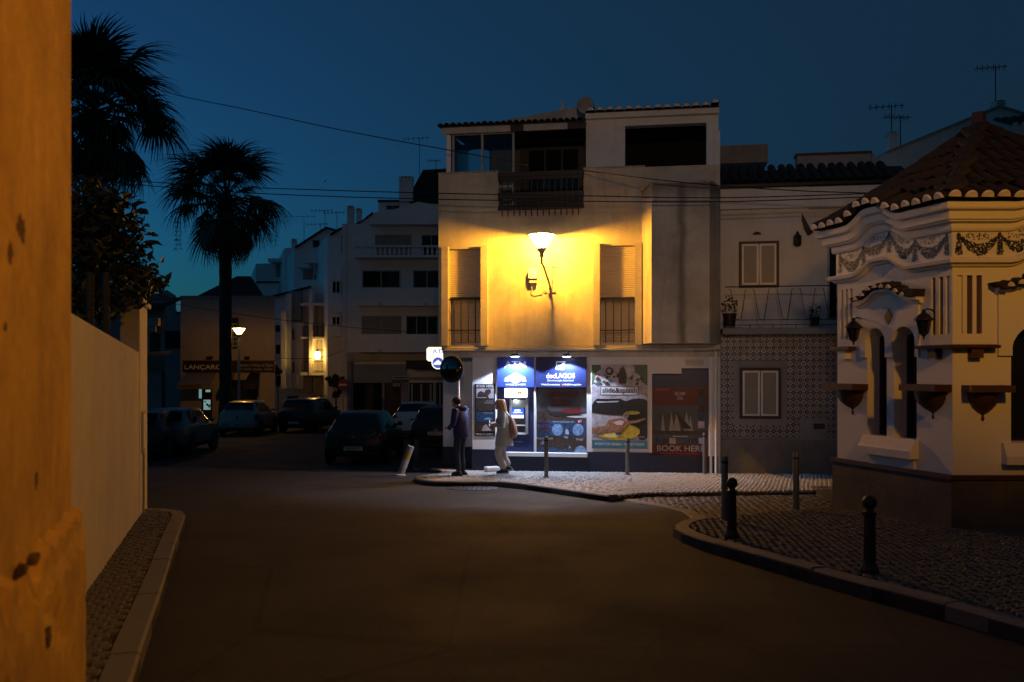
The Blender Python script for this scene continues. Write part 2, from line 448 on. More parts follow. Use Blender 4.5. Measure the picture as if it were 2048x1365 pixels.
# pavement round the kiosk
KH = .13
ko = [G(a, b, KH)[:2] for a, b in ((1385,1036),(1358,1043),(1346,1053),(1362,1063),(1400,1077),(1500,1104),(1600,1131),(1700,1158),(1900,1209),(2048,1250))]
ko += [(4.35,3.3),(5.6,-.6),(6.6,-4)]
kin = [(14,-4),(14,17),(5.6,17)] + [G(a, b, KH)[:2] for a, b in ((1705,1010),(1450,1032))]
kp = pavement('kiosk_pavement', ko + kin, KH, .092, M['cobble_dark'], 3, R(-35), skip=lambda p: (p[0] > 5.5 and p[1] > 11.1), bounds=(0, 8.2, 3.4, 14.5), near=280, edge=(ko, .2))
kerb(kp, ko, .16, KH+.004, .8, seed=4)
# pavement along the shop
ao = [G(a, b, .1)[:2] for a, b in ((905,943),(829,952),(832,957),(845,961),(870,963),(930,964),(985,963),(1040,968),(1110,977),(1217,992))]
ain = [G(a, b, .1)[:2] for a, b in ((1290,985),(1700,978))] + [(10.5,16.9),(10.5,22),(-2.2,22.4)]
ap = pavement('shop_pavement', ao + ain, .1, .09, M['cobble'], 5, R(8), bounds=(-3, 9, 14, 22), near=240, edge=(ao, .24))
kerb(ap, ao, .2, .104, .9, seed=8)
# cobbled side street that opens between the two pavements
so = [G(a, b, .02)[:2] for a, b in ((1226,995),(1290,1008),(1362,1020),(1386,1038))]
sp = pavement('side_street', so + [G(a, b, .02)[:2] for a, b in ((1450,1034),(1705,1012))] + [(9.5,15.2),(9.5,16.5)] + [G(a, b, .02)[:2] for a, b in ((1700,979),(1290,987))],
              .02, .13, M['cobble_dark'], 9, R(20), bounds=(1, 8.5, 12, 17.5), near=200, edge=(so, .22))
kerb(sp, so, .18, .02, .9, seed=2)
# narrow pavement along the left wall
lo = [(.45,-3.4),(-.62,0)] + [G(a, b, .12)[:2] for a, b in ((262,1365),(290,1275),(325,1175),(352,1085),(366,1045),(371,1030),(362,1019))] + [(-5.35,13.15)]
lp = pavement('wall_pavement', lo + [(-5.5,13.3),(-3.5,7.3),(-1.9,2.4),(0,-3.4)], .12, .1, M['cobble_dark'], 12, R(18), near=240, edge=(lo, .21))
kerb(lp, lo, .17, .125, .95, seed=6)

# manhole covers
def manhole(c, r, label):
    t = thing('manhole_cover', label, 'manhole cover', (c[0], c[1], gz(c[1])+.001)); t.rotation_euler = (math.atan(-.042), 0, 0)
    MB().lathe([(r*1.12,0),(r*1.12,.006),(r*1.0,.006),(r*.99,.003)], n=28).build('frame_ring', M['iron'], t)
    b = MB().lathe([(.0,.008),(r*.97,.008),(r*.97,.002)], n=28)
    for i in range(-4, 5):
        for j in range(-4, 5):
            if math.hypot(i, j) < 4.2: b.box(i*r*.21-.03*r, i*r*.21+.03*r, j*r*.21-.07*r, j*r*.21+.07*r, .007, .012)
    b.build('lid', M['iron'], t)
manhole(G(945,977), .45, 'round iron manhole cover in the road before the shop kerb')

# ================================================================ walls on the left
SD = math.atan(.33)                                    # the street runs this far left of the view
OF = Fr(-2.13, 4.5, R(90)+SD)                          # face of the ochre wall: local x along the street (away), y into the wall
ow = on(OF, 'ochre_wall', 'blurred old ochre wall with chipped plinth at the left edge of the photo', 'wall')
zb = gz(4.5)
b = MB(); b.box(-9, -.02, .065, .6, zb-.1, 6.2); b.build('wall', M['plaster_ochre'], ow)
b = MB(); nx, nz = 60, 16; r = random.Random(3); top = .87
vs = []
for i in range(nx+1):
    x = -3.6 + 3.6*i/nx
    tz = top + .02*math.sin(i*1.7) + r.uniform(-.012,.012) - (.10 if 30 < i < 45 and i % 5 < 3 else 0)
    for j in range(nz+1):
        z = zb-.1 + (tz-zb+.1)*j/nz
        y = r.uniform(-.003,.003) + (.02 if j >= nz-1 else 0) + (.016 if (i+j*2) % 17 < 4 and j > 9 and i < 50 else 0)
        vs.append((x, y, z))
fs = [(i*(nz+1)+j, (i+1)*(nz+1)+j, (i+1)*(nz+1)+j+1, i*(nz+1)+j+1) for i in range(nx) for j in range(nz)]
b.add(vs, fs)
for i in range(nx): b.quad(vs[i*(nz+1)+nz], vs[(i+1)*(nz+1)+nz], (vs[(i+1)*(nz+1)+nz][0], .1, vs[(i+1)*(nz+1)+nz][2]+.05), (vs[i*(nz+1)+nz][0], .1, vs[i*(nz+1)+nz][2]+.05))
e = vs[nx*(nz+1):]; 
for j in range(nz): b.quad(e[j], e[j+1], (0, .5, e[j+1][2]), (0, .5, e[j][2]))
b.build('plinth', M['plaster_ochre'], ow)
hole_mat = plain('dark hole in render', (.10,.05,.015), .95)
for px, py, w, h, off in ((42,455,.10,.075,.065),(20,508,.05,.05,.065),(73,958,.045,.05,.065),(96,1275,.06,.06,0),(10,655,.03,.02,.065),(70,1118,.09,.025,0)):
    x, z = OF.at(px, py, off); rr = random.Random(px)
    pts = [(x + w*.8*math.cos(a)*rr.uniform(.45,1.2), z + h*.85*math.sin(a)*rr.uniform(.45,1.2)) for a in [k*math.pi/9 for k in range(18)]]
    MB().prism(pts, off-.0025 if off else off-.006, off+.02).build('hole', hole_mat, ow)

WF = Fr(-3.43, 7.28, R(90)+SD)                         # street face of the white garden wall
gw = on(WF, 'garden_wall', 'rough white garden wall along the left pavement with a tall end pillar', 'wall')
xe = WF.x(293); xp = WF.x(278)
def wz(x): return gz(7.28 + x*.95)
b = MB(); K = 14
for i in range(K):
    xa, xb = -5 + (xp+5)*i/K, -5 + (xp+5)*(i+1)/K
    ta, tb = 2.13 + wz(xa)*.75 + .07, 2.13 + wz(xb)*.75 + .07
    b.add([(xa,0,wz(xa)-.1),(xb,0,wz(xb)-.1),(xb,0,tb),(xa,0,ta),(xa,.2,wz(xa)-.1),(xb,.2,wz(xb)-.1),(xb,.2,tb),(xa,.2,ta)], [(0,1,2,3),(3,2,6,7),(5,4,7,6),(0,3,7,4),(1,5,6,2)])
b.build('wall', M['plaster_wall'], gw)
zt = WF.z(612, 285)
MB().box(xp, xe, -.01, .24, wz(xe)-.1, zt).build('pillar', M['plaster_wall'], gw, bevel=.01)
MB().box(xp-.05, xe+.06, -.06, .29, zt, zt+.07).build('pillar_cap', M['plaster_wall'], gw, bevel=.01)
z1 = WF.z(822, 283); z0 = WF.z(905, 283)
mbx = MB().box(xp+.25, xp+.75, -.03, .02, z0, z1).build('meter_box', M['grey_paint'], gw, bevel=.008)
MB().box(xp+.3, xp+.7, -.037, -.028, z0+.05, z1-.05).build('door', M['white_paint'], mbx)
MB().tube([(xp+.5, -.02, z0), (xp+.5, -.02, wz(xe)+.1)], .02).build('conduit', M['grey_paint'], gw)
for px, y0, y1, lab in ((180,545,664,'thin dark post standing on the garden wall, nearer one'),(212,545,688,'thin dark post standing on the garden wall, nearer the pillar')):
    x, z = WF.at(px, y1, .1); x2, z2 = WF.at(px, y0, .1)
    p = WF.wp(x, .1, z); t = thing('fence_post', lab, 'post', p)
    MB().tube([(0,0,-.1),(0,0,z2-z)], .035, 8).build('post', M['iron'], t); MB().box(-.06,.06,-.06,.06,-.01,.015).build('foot_plate', M['iron'], t)

# house behind the garden wall
HF = Fr(-9.2, 18, 0); gh = on(HF, 'garden_house', 'pale low house behind the garden wall with a dark railed terrace', 'house')
x0, x1 = HF.x(40), HF.x(246); zt = HF.z(607)
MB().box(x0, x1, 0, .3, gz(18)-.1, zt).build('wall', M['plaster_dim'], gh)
MB().box(x0-.1, x1+.1, -.08, .6, zt, zt+.12).build('terrace_edge', M['dark_wood'], gh)
b = MB(); x = x0
rl = MB().box(x0, x1, .0, .04, zt+.55, zt+.6).build('railing', M['iron'], gh)
bar = MB().box(-.012,.012,-.012,.012,0,.45).mesh('baluster', M['iron'])
x = x0 + 1.0
while x < x1: link('baluster', bar, rl, (x, .02, zt+.12)); x += .15
x0, x1 = HF.x(255), HF.x(279); z0, z1 = HF.z(612), HF.z(561)
MB().box(x0, x1, -.2, .3, gz(18)-.1, z1-.1).build('stair_tower', M['dark_wood'], gh)
MB().add([(x0-.05,-.25,z1+.02),(x1+.03,-.25,z1-.12),(x1+.03,.32,z1-.12),(x0-.05,.32,z1+.02),(x0-.05,-.25,z1+.07),(x1+.03,-.25,z1-.07),(x1+.03,.32,z1-.07),(x0-.05,.32,z1+.07)],
         [(0,3,2,1),(4,5,6,7),(0,1,5,4),(1,2,6,5),(2,3,7,6),(3,0,4,7)]).build('roof_edge', plain('orange trim', (.5,.3,.12), .5), gh)
# ================================================================ the corner building with the shop
MF = Fr((1158-CX)/FPX*20.5, 20.5, R(-9.2))
X = MF.x
def Z(py, px=1150, y=0.0): return MF.z(py, px, y)
def rect(x0, x1, y0, y1, yl=0.0):                       # photo rectangle -> local x0,x1,z0,z1 on the plane y=yl
    xm = (x0+x1)/2; return X(x0, yl), X(x1, yl), Z(y1, xm, yl), Z(y0, xm, yl)
GB = gz(20.8) - .05
mbld = on(MF, 'corner_building', 'two storey cream corner building with splayed bay and shop on the ground floor', 'building')
ZP = Z(347, 935); ZF = Z(418, 1082); ZS = Z(691, 1150)  # parapet top, terrace floor, underside of the first floor
zw = Z(498, 930); 
LW = (X(898), X(963)); RW = (X(1200), X(1270))
b = MB()
grid_wall(b, X(877), X(997), ZS, ZP, [(LW[0], LW[1], ZS, zw, 0)], .4)
grid_wall(b, X(997), X(1167), ZS, ZF, [], .4)
grid_wall(b, X(1167), X(1440), ZS, ZP, [(RW[0], RW[1], ZS, zw, 0)], .4)
M['front_wall'] = plaster('rain streaked cream render', (.60,.53,.42), (.10,.085,.07), .5, .4)
b.build('wall', M['front_wall'], mbld)
# splayed bay
def bay_mat():
    m = plaster('bay render with one dark water streak', (.58,.53,.46), (.10,.085,.07), .55, .6); nt = m.node_tree; bs = nt.nodes['Principled BSDF']
    old = bs.inputs['Base Color'].links[0].from_socket
    tc = nt.nodes.new('ShaderNodeTexCoord'); sp_ = nt.nodes.new('ShaderNodeSeparateXYZ'); nt.links.new(tc.outputs['Object'], sp_.inputs[0])
    xs_ = X(1364, -.8); nz_ = noise(nt, coords(nt, 'Object', (1,1,.8)), 2.2, 3)
    a = N(nt, 'ShaderNodeMath', operation='SUBTRACT'); a.inputs[1].default_value = xs_; nt.links.new(sp_.outputs[0], a.inputs[0])
    a2 = N(nt, 'ShaderNodeMath', operation='MULTIPLY_ADD'); a2.inputs[1].default_value = .16; a2.inputs[2].default_value = -.08; nt.links.new(nz_, a2.inputs[0])
    a3 = N(nt, 'ShaderNodeMath', operation='ADD'); nt.links.new(a.outputs[0], a3.inputs[0]); nt.links.new(a2.outputs[0], a3.inputs[1])
    a4 = N(nt, 'ShaderNodeMath', operation='ABSOLUTE'); nt.links.new(a3.outputs[0], a4.inputs[0])
    f1 = ramp(nt, a4.outputs[0], [(.02, .62), (.14, 0.0)])
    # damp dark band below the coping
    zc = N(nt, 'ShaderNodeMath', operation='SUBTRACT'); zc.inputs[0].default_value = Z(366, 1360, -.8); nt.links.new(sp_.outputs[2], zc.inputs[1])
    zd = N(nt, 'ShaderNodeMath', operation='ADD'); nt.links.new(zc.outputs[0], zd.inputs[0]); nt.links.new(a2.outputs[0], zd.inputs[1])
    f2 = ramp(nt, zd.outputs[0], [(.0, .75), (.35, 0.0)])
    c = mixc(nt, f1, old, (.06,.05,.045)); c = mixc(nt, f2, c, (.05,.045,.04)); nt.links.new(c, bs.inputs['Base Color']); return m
BY = -.8
pl = [(X(1283), .02), (X(1303, BY), BY), (X(1419, BY), BY), (X(1441), .02)]
zb0, zb1 = Z(686, 1360, BY), Z(367, 1360, BY)
b = MB().slab(pl, zb0, zb1); bay = b.build('bay', bay_mat(), mbld)
cp = [(pl[0][0]-.03, .0), (pl[1][0]-.03, BY-.035), (pl[2][0]+.03, BY-.035), (pl[3][0]+.0, .0)]
MB().slab(cp, zb1, zb1+.05).build('coping', M['render_stained'], bay)
# parapet copings, slab edge, ground floor beam
MB().box(X(876), X(997.5), -.025, .42, ZP, ZP+.035).build('coping', M['render_stained'], mbld)
MB().box(X(1166.5), X(1290), -.025, .42, ZP, ZP+.035).build('coping', M['render_stained'], mbld)
MB().box(X(884), X(1441), -.05, .45, ZS-.11, ZS).build('floor_slab', M['plaster_main'], mbld)
YG = .3
zb2 = Z(714.5, 1150, YG)
MB().box(X(887, YG), X(1441, YG), YG-.03, YG+.3, zb2, ZS-.11).build('beam', M['plaster_main'], mbld)
MB().box(X(877), X(1440), .4, 5, ZF-.14, ZF).build('terrace_floor', M['concrete'], mbld)
# body behind, so the building has depth
MB().box(X(877), X(877)+.3, .4, 8, ZS-.1, ZP).build('side_wall', M['plaster_main'], mbld)
MB().box(X(877), X(1440), 7.7, 8, GB, ZF).build('rear_wall', M['plaster_main'], mbld)
# windows of the first floor
def shop_window(px0, px1, lw, side):
    x0, x1 = lw; zm = Z(594.5, (px0+px1)/2); 
    w = MB(); w.box(x0, x0+.035, .33, .39, ZS, zw); w.box(x1-.035, x1, .33, .39, ZS, zw); w.box(x0+.035, x1-.035, .33, .39, zw-.05, zw); w.box(x0+.035, x1-.035, .33, .39, ZS, ZS+.08)
    win = w.build('window', M['white_paint'], mbld)
    s = MB(); z = zm; p = .043; i = 0
    while z < zw - .005:
        t = min(z+p*.9, zw); g = .012 if z > zw-.33 else .004
        s.add([(x0,.115,z),(x1,.115,z),(x1,.103,z+p*.45),(x0,.103,z+p*.45),(x1,.115+g*.3,t),(x0,.115+g*.3,t),(x1,.135,t),(x0,.135,t),(x1,.135,z),(x0,.135,z)],
              [(0,1,2,3),(3,2,4,5),(5,4,6,7),(0,9,8,1)]); z += p
    s.box(x0, x1, .135, .15, zm, zw)
    sh = s.build('roller_shutter', M['shutter'], win)
    MB().box(x0+.01, x1-.01, .09, .125, zm-.05, zm-.001).build('gap_shade_strip', M['iron'], win)  # dark strip standing for the shade in the gap below the upper shutter
    s = MB(); z = ZS+.1
    while z < zm - .02:
        s.add([(x0+.035,.30,z),(x1-.035,.30,z),(x1-.035,.293,z+.025),(x0+.035,.293,z+.025),(x1-.035,.30,z+.042),(x0+.035,.30,z+.042)], [(0,1,2,3),(3,2,4,5)]); z += .045
    s.box(x0+.035, x1-.035, .305, .328, ZS+.09, zm)
    s.build('lower_shutter', M['shutter'], win)
    for a in ((px0-13, px0), (px1, px1+13.5)):
        MB().box(X(a[0]), X(a[1]), -.11, .05, ZS-.0, zw+.05).build('jamb_fin', M['front_wall'], win)
    rl = MB(); zr = Z(661, (px0+px1)/2, -.05); rl.box(x0-.01, x1+.01, -.06, -.04, zr-.012, zr+.012); rl.box(x0-.01, x1+.01, -.06, -.03, zm-.075, zm-.05)
    rail = rl.build('railing', M['iron'], win)
    bar = MB().tube([(0,0,0),(0,0,zm-.06-Z(686,(px0+px1)/2,-.05))], .013, 6).mesh('bar', M['iron'])
    for k in range(4): link('bar', bar, rail, (x0 + (x1-x0)*(.17+.22*k), -.05, Z(686,(px0+px1)/2,-.05)))
shop_window(898, 963, LW, 1); shop_window(1200, 1270, RW, -1)
# terrace railing of dark boards and bars
xa, xb = X(996, -.1), X(1168, -.1)
tr = MB().box(xa, xb, -.13, -.08, Z(352,1082,-.1), Z(343,1082,-.1)).build('terrace_railing', M['dark_wood'], mbld)
for y0, y1 in ((352.5,359),(384,396),(410,419)):
    MB().box(xa, xb, -.12, -.085, Z(y1,1082,-.1), Z(y0,1082,-.1)).build('rail_board', M['dark_wood'], tr)
zl = Z(432,1082,-.14); bar = MB().box(-.012,.012,-.012,.012,0,Z(352,1082,-.14)-zl).mesh('bar', M['iron'])
for k in range(14): link('bar', bar, tr, (X(1004.5+k*11.75, -.145), -.145, zl))
# glazed veranda on the left of the terrace
ZV = Z(262, 960, .05)
for x0, x1, n in ((893,902,'veranda_post'),(905,909,'frame_post'),(962.5,967,'frame_post'),(1025,1029,'frame_post')):
    MB().box(X(x0,.1), X(x1,.1), .08, .15, ZP if x1 < 1000 else ZF, ZV).build(n, M['grey_paint'] if n == 'frame_post' else M['white_paint'], mbld)
MB().box(X(905,.1), X(1029,.1), .085, .145, ZV-.08, ZV-.03).build('frame_rail', M['grey_paint'], mbld)
for x0, x1 in ((909.4,962),(967.4,1024.6)): MB().box(X(x0,.1), X(x1,.1), .105, .112, ZP+.04, ZV-.085).build('pane', M['see_glass'], mbld)
MB().box(X(997.4,.1), X(1028,.1), .085, .14, Z(376,1012,.1), Z(371,1012,.1)).build('frame_rail', M['grey_paint'], mbld)
peel = plaster('peeling white paint', (.55,.52,.49), (.07,.05,.04), .55, .2)
zf0, zf1 = Z(264, 1000, -.05), Z(252, 1000, -.05)
for x0, x1, m, d in ((884,1021,peel,0),(1021.3,1047,M['dark_wood'],.02),(1047.3,1135,peel,0),(1135.3,1171,M['dark_wood'],.015)):
    MB().box(X(x0,-.05), X(x1,-.05), -.07+d, .0+d, zf0, zf1).build('fascia_board', m, mbld)
MB().add([(X(882),-.1,zf1+.02),(X(1171),-.1,zf1+.02),(X(1171),3,zf1+.35),(X(882),3,zf1+.35),(X(882),-.1,zf1),(X(1171),-.1,zf1),(X(1171),3,zf1+.33),(X(882),3,zf1+.33)],
         [(0,1,2,3),(7,6,5,4),(0,4,5,1),(1,5,6,2),(2,6,7,3),(3,7,4,0)]).build('veranda_ceiling', M['dark_wood'], mbld)
def barrel(r0, r1, L, n=8, th=.014):                    # a clay barrel tile, open side down, running along +y
    b = MB(); vs = []
    for y, r in ((0, r0), (L, r1)):
        for k in range(n+1):
            a = math.pi*k/n; vs.append((-r*math.cos(a), y, r*math.sin(a)))
        for k in range(n+1):
            a = math.pi*k/n; vs.append((-(r-th)*math.cos(a), y, (r-th)*math.sin(a)))
    m = n+1; fs = []
    for k in range(n):
        fs += [(k, k+1, 2*m+k+1, 2*m+k), (m+k+1, m+k, 3*m+k, 3*m+k+1), (k+1, k, m+k, m+k+1), (2*m+k, 2*m+k+1, 3*m+k+1, 3*m+k)]
    return b.add(vs, fs)
def plug(r, n=8, d=.05):                                # the white mortar that stops a tile's end
    b = MB(); vs = [(-r*math.cos(math.pi*k/n), 0, r*math.sin(math.pi*k/n)) for k in range(n+1)] + [(-r*.8*math.cos(math.pi*k/n), -.022, r*.82*math.sin(math.pi*k/n)*.98) for k in range(n+1)]
    b.add(vs, [(k, k+1, n+2+k, n+1+k) for k in range(n)] + [tuple(range(n+1, 2*n+2))]); return b
vt = barrel(.068, .055, 1.6).mesh('roof_tile', M['tile_roof'], True)
sl = math.atan(.1)
for k in range(23): link('roof_tile', vt, mbld, (X(884+k*12.55), -.17+rnd.uniform(-.02,.02), zf1+.015+rnd.uniform(0,.012)), (sl, 0, rnd.uniform(-.02,.02)))
# dark rooms behind the veranda
zc = zf1+.25
b = MB(); xs0, xs1 = X(929, 2.5), X(979, 2.5); z0s, z1s = Z(352, 950, 2.5), Z(297, 950, 2.5)
grid_wall(b, X(893,2.5), X(1175,2.5), ZF, zc, [(xs0, xs1, z0s, z1s, .12)], .12, 2.5)
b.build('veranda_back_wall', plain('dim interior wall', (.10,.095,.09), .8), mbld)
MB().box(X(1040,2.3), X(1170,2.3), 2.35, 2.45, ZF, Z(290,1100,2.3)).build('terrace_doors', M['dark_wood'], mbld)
for x0, x1 in ((1058,1088),(1092,1122),(1126,1156)): MB().box(X(x0,2.3), X(x1,2.3), 2.32, 2.345, ZF+.9, Z(300,1100,2.3)).build('door_pane', M['glass'], mbld)
cur = MB(); k = 26; x0, x1 = X(980,2.3), X(1030,2.3)
for i in range(k):
    xa_, xb_ = x0+(x1-x0)*i/k, x0+(x1-x0)*(i+1)/k; ya, yb = 2.36+.03*math.sin(i*1.1), 2.36+.03*math.sin((i+1)*1.1)
    cur.add([(xa_,ya,ZF),(xb_,yb,ZF),(xb_,yb,zc-.1),(xa_,ya,zc-.1),(xa_,ya+.01,ZF),(xb_,yb+.01,ZF),(xb_,yb+.01,zc-.1),(xa_,ya+.01,zc-.1)], [(0,1,2,3),(7,6,5,4)])
cur.build('curtain', M['grey_paint'], mbld, True)
MB().box(X(893,.2), X(893,.2)+.06, .16, 2.5, ZF, zf1).build('veranda_side', M['see_glass'], mbld)
# white upper room on the right, with a big dark opening
YU = .35; zu0, zu1 = ZF, Z(236, 1300, YU)
b = MB(); grid_wall(b, X(1172,YU), X(1437,YU), zu0, zu1, [(X(1250,YU), X(1413,YU), Z(335,1330,YU), Z(249,1330,YU), 0)], .25, YU)
b.box(X(1172,YU), X(1172,YU)+.2, YU+.25, 4, zu0, zu1); b.box(X(1437,YU)-.2, X(1437,YU), YU+.25, 4, zu0, zu1); b.box(X(1172,YU)+.2, X(1437,YU)-.2, 3.8, 4, zu0, zu1)
b.build('upper_room', M['plaster_white'], mbld)
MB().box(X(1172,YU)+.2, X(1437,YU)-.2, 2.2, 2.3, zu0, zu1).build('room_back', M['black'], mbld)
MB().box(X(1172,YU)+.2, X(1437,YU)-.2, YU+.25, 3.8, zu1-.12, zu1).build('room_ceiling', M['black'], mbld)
MB().box(X(1427,.3), X(1440,.3), .26, .349, ZP-.1, Z(263,1430,.3)).build('corner_pilaster', M['plaster_white'], mbld)
zr = Z(222, 1300, .2)
MB().box(X(1171,.2), X(1438,.2), .18, 4.05, zu1, zr).build('eaves_moulding', M['plaster_white'], mbld)
rt = barrel(.088, .07, 3.2).mesh('roof_tile', M['tile_roof'], True); rp = plug(.082).mesh('tile_plug', M['mortar'])
MB().box(X(1171,.2), X(1438,.2), .2, 4, zr, zr+.05).build('roof_deck', M['tile_roof'], mbld)
for k in range(14):
    o = link('roof_tile', rt, mbld, (X(1181+k*19.2, .1), .06, zr+.02+(.06 if k == 13 else rnd.uniform(0,.012))), (R(5), 0, rnd.uniform(-.02,.02)))
    link('tile_plug', rp, o, (0, -.004, 0))
# weathered gable and round ridge end behind
MB().prism([MF.at(978,246,1.0), MF.at(1100,224,1.0), MF.at(1166,212,1.0), MF.at(1178,212,1.0), MF.at(1178,250,1.0)], 1.0, 1.2).build('gable_wall', M['render_stained'], mbld)
cx_, cz_ = MF.at(1171, 212, .35)
MB().lathe([(.0,-.0),(.19,0),(.20,.03),(.20,.6),(.0,.6)], (cx_, .3, cz_), 20, 'y').build('ridge_end', M['render_stained'], mbld, True)
fx, fz = MF.at(1125, 220, 1.1)
MB().lathe([(.09,-.05),(.09,.02),(.04,.05),(.035,.12),(.055,.15),(.03,.2),(0,.22)], (fx, 1.1, fz), 10).build('finial', M['mortar'], mbld, True)
# conduits on the wall under the lamp
for px, y0, y1 in ((1073,598,694),(1095,583,694)):
    MB().tube([(X(px,-.01), -.014, Z(y0,px,-.01)), (X(px,-.01), -.014, Z(y1,px,-.01))], .012, 6).build('conduit', M['shutter'], mbld)
MB().tube([(X(900,-.07), -.075, ZS-.05), (X(1000,-.07), -.078, ZS-.075), (X(1095,-.07), -.075, ZS-.045), (X(1190,-.07), -.075, ZS-.09), (X(1280,-.07), -.075, ZS-.05)], .012, 5).build('cable', M['grey_paint'], mbld)

# ---------------------------------------------------------------- ground floor
b = MB()
R1 = (X(992,YG), X(1173.5,YG), Z(911,1082,YG), zb2, 0)
R2 = (X(1304,YG), X(1418,YG), Z(914,1360,YG), Z(737,1360,YG), 0)
R3 = (X(1304,YG), X(1362,YG), Z(748,1330,YG), Z(737,1330,YG), 0)
grid_wall(b, X(945,YG), X(1441,YG), GB, zb2, [R1, R2], .3, YG)
b.box(X(945,YG), X(945,YG)+.25, YG+.3, 4, GB, zb2)
b.build('shop_wall', M['plaster_shop'], mbld)
MB().box(R2[0], X(1363,YG), YG-.012, YG+.1, Z(748,1330,YG), Z(736,1330,YG)).build('lintel_panel', M['plaster_shop'], mbld)
MB().box(X(886,.9), X(944,.9), .9, 1.1, GB, ZS-.11).build('recessed_pier', M['plaster_shop'], mbld)
zd = Z(899, 960, YG); zd2 = Z(905, 1240, YG)
MB().box(X(945,YG)-.012, R1[0]-.0, YG-.015, YG+.25, GB, zd).build('dado', M['blue_paint'], mbld)
MB().box(X(886,.9)-.01, X(944,.9), .885, .95, GB, zd).build('dado', M['blue_paint'], mbld)
MB().box(R1[0]+.001, R1[1], YG-.012, YG+.1, GB, Z(911,1082,YG)-.03).build('dado', M['blue_paint'], mbld)
MB().box(R1[1]+.001, R2[0], YG-.015, YG+.1, GB, zd2).build('dado', M['blue_paint'], mbld)
MB().box(R2[0]+.001, X(1436,YG), YG-.013, YG+.1, GB, zd2-.06).build('dado', M['blue_paint'], mbld)
MB().box(R1[0]-.0, R1[1]+.02, YG-.06, YG+.1, Z(911,1082,YG)-.028, Z(905.5,1082,YG)).build('window_ledge', M['white_paint'], mbld, bevel=.006)
MB().box(R1[0], R1[1], YG+.2, YG+.24, R1[2], zb2).build('shop_panel', M['navy_panel'], mbld)
MB().box(X(1068,YG), X(1071.5,YG), YG-.02, YG+.19, R1[2]+.05, zb2).build('mullion', M['white_paint'], mbld)
MB().box(R2[0], R2[1], YG+.14, YG+.2, GB, R2[3]).build('door_panel', M['navy_panel'], mbld)
v0, v1, v2, v3 = rect(1366,1412,718,734,YG); vn = MB().box(v0,v1,YG-.012,YG+.02,v2,v3).build('vent', M['plaster_shop'], mbld)
for k in range(5): MB().box(v0+.05,v1-.05,YG-.02,YG-.01,v2+.03+k*.028,v2+.045+k*.028).build('vent_slat', M['grey_paint'], vn)
MB().box(X(1419,YG), X(1424,YG), YG-.03, YG+.05, GB, zb2).build('door_post', M['white_paint'], mbld)
MB().tube([(X(1432,YG), YG-.04, GB), (X(1432,YG), YG-.04, ZS-.12)], .03, 8).build('downpipe', M['white_paint'], mbld)

# ================================================================ signs, posters and the cash machine on the shop
def on_mf(name, label, cat, px, py, y, group=None):
    x, z = MF.at(px, py, y); o = thing(name, label, cat, MF.wp(x, y, z), MF.rz, group); o['fx'] = x; o['fy'] = y; o['fz'] = z; return o
class Sub:                                              # work in a thing's own coordinates while naming photo pixels
    def __init__(s, o): s.o = o; s.x, s.y, s.z = o['fx'], o['fy'], o['fz']; [o.__delitem__(k) for k in ('fx','fy','fz')]
    def p(s, px, py, d=0.0): x, z = MF.at(px, py, s.y + d); return x - s.x, z - s.z
    def rect(s, x0, x1, y0, y1, d0, d1, name, mat, parent=None, bevel=0):
        a = s.p(x0, (y0+y1)/2, d0)[0]; c = s.p(x1, (y0+y1)/2, d0)[0]; xm = (x0+x1)/2
        return MB().box(a, c, d0, d1, s.p(xm, y1, d0)[1], s.p(xm, y0, d0)[1]).build(name, mat, parent or s.o, bevel=bevel)
    def poly(s, pts, d, name, mat, parent=None, th=.002):
        return MB().prism([s.p(a, c, d) for a, c in pts], d, d+th).build(name, mat, parent or s.o)
    def disc(s, px, py, rx, ry, d, name, mat, parent=None, n=22, a0=0, a1=2*math.pi):
        return s.poly([(px+rx*math.cos(a0+(a1-a0)*k/n), py-ry*math.sin(a0+(a1-a0)*k/n)) for k in range(n if a1-a0 > 6.2 else n+1)], d, name, mat, parent)
    def text(s, txt, px, py, hpx, d, mat, wpx=None, parent=None, **kw):
        x, z = s.p(px, py, d); k = 20.6/FPX
        return letters(parent or s.o, txt, x, d, z, hpx*k/.7, mat, width=wpx*k if wpx else None, **kw)

s = Sub(on_mf('atm_sign', 'blue shop sign lettered ATM with a white diamond, lit from above', 'sign', 1031, 745, YG-.06))
s.rect(994.5,1067.5,715.5,774.5,0,.055,'panel',M['sign_blue'])
s.text('ATM', 1031, 730, 13, -.003, M['white_print'], wpx=44, bold=.008)
s.poly([(1009,757),(1031,745),(1052.5,757),(1031,768.5)], -.003, 'diamond', M['white_print'])
s.text('Euronet', 1031, 757, 6.5, -.006, M['sign_blue'], wpx=28, bold=.0)
for a in ((1009,1017),(1045,1052.5)): s.rect(a[0],a[1],760,763.5,-.004,-.001,'bar',M['white_print'])
s.text('WORLDWIDE', 1031, 770, 4, -.003, M['white_print'], wpx=42, bold=.01)
s = Sub(on_mf('document_shop_sign', 'navy shop sign with a ticked box and docLAGOS lettering', 'sign', 1121.5, 745, YG-.055))
s.rect(1071.5,1172.5,715.5,775,0,.05,'panel',M['navy_panel'])
bx = s.rect(1112,1129,723,740,-.004,-.001,'tick_box',M['white_print'], bevel=.0)
s.rect(1114.5,1126.5,725.5,737.5,-.007,-.0045,'box_inner',M['navy_panel'],bx)
s.poly([(1115.5,731),(1117.5,729),(1120,732.5),(1129.5,722),(1131.5,724.5),(1120.5,737)], -.010, 'tick', M['white_print'])
s.text('docLAGOS', 1121, 752.5, 10, -.003, M['white_print'], wpx=58, bold=.002)
s.text('Documentação Automóvel', 1121, 761.5, 4.2, -.003, M['dim_print'], wpx=53, bold=.008)
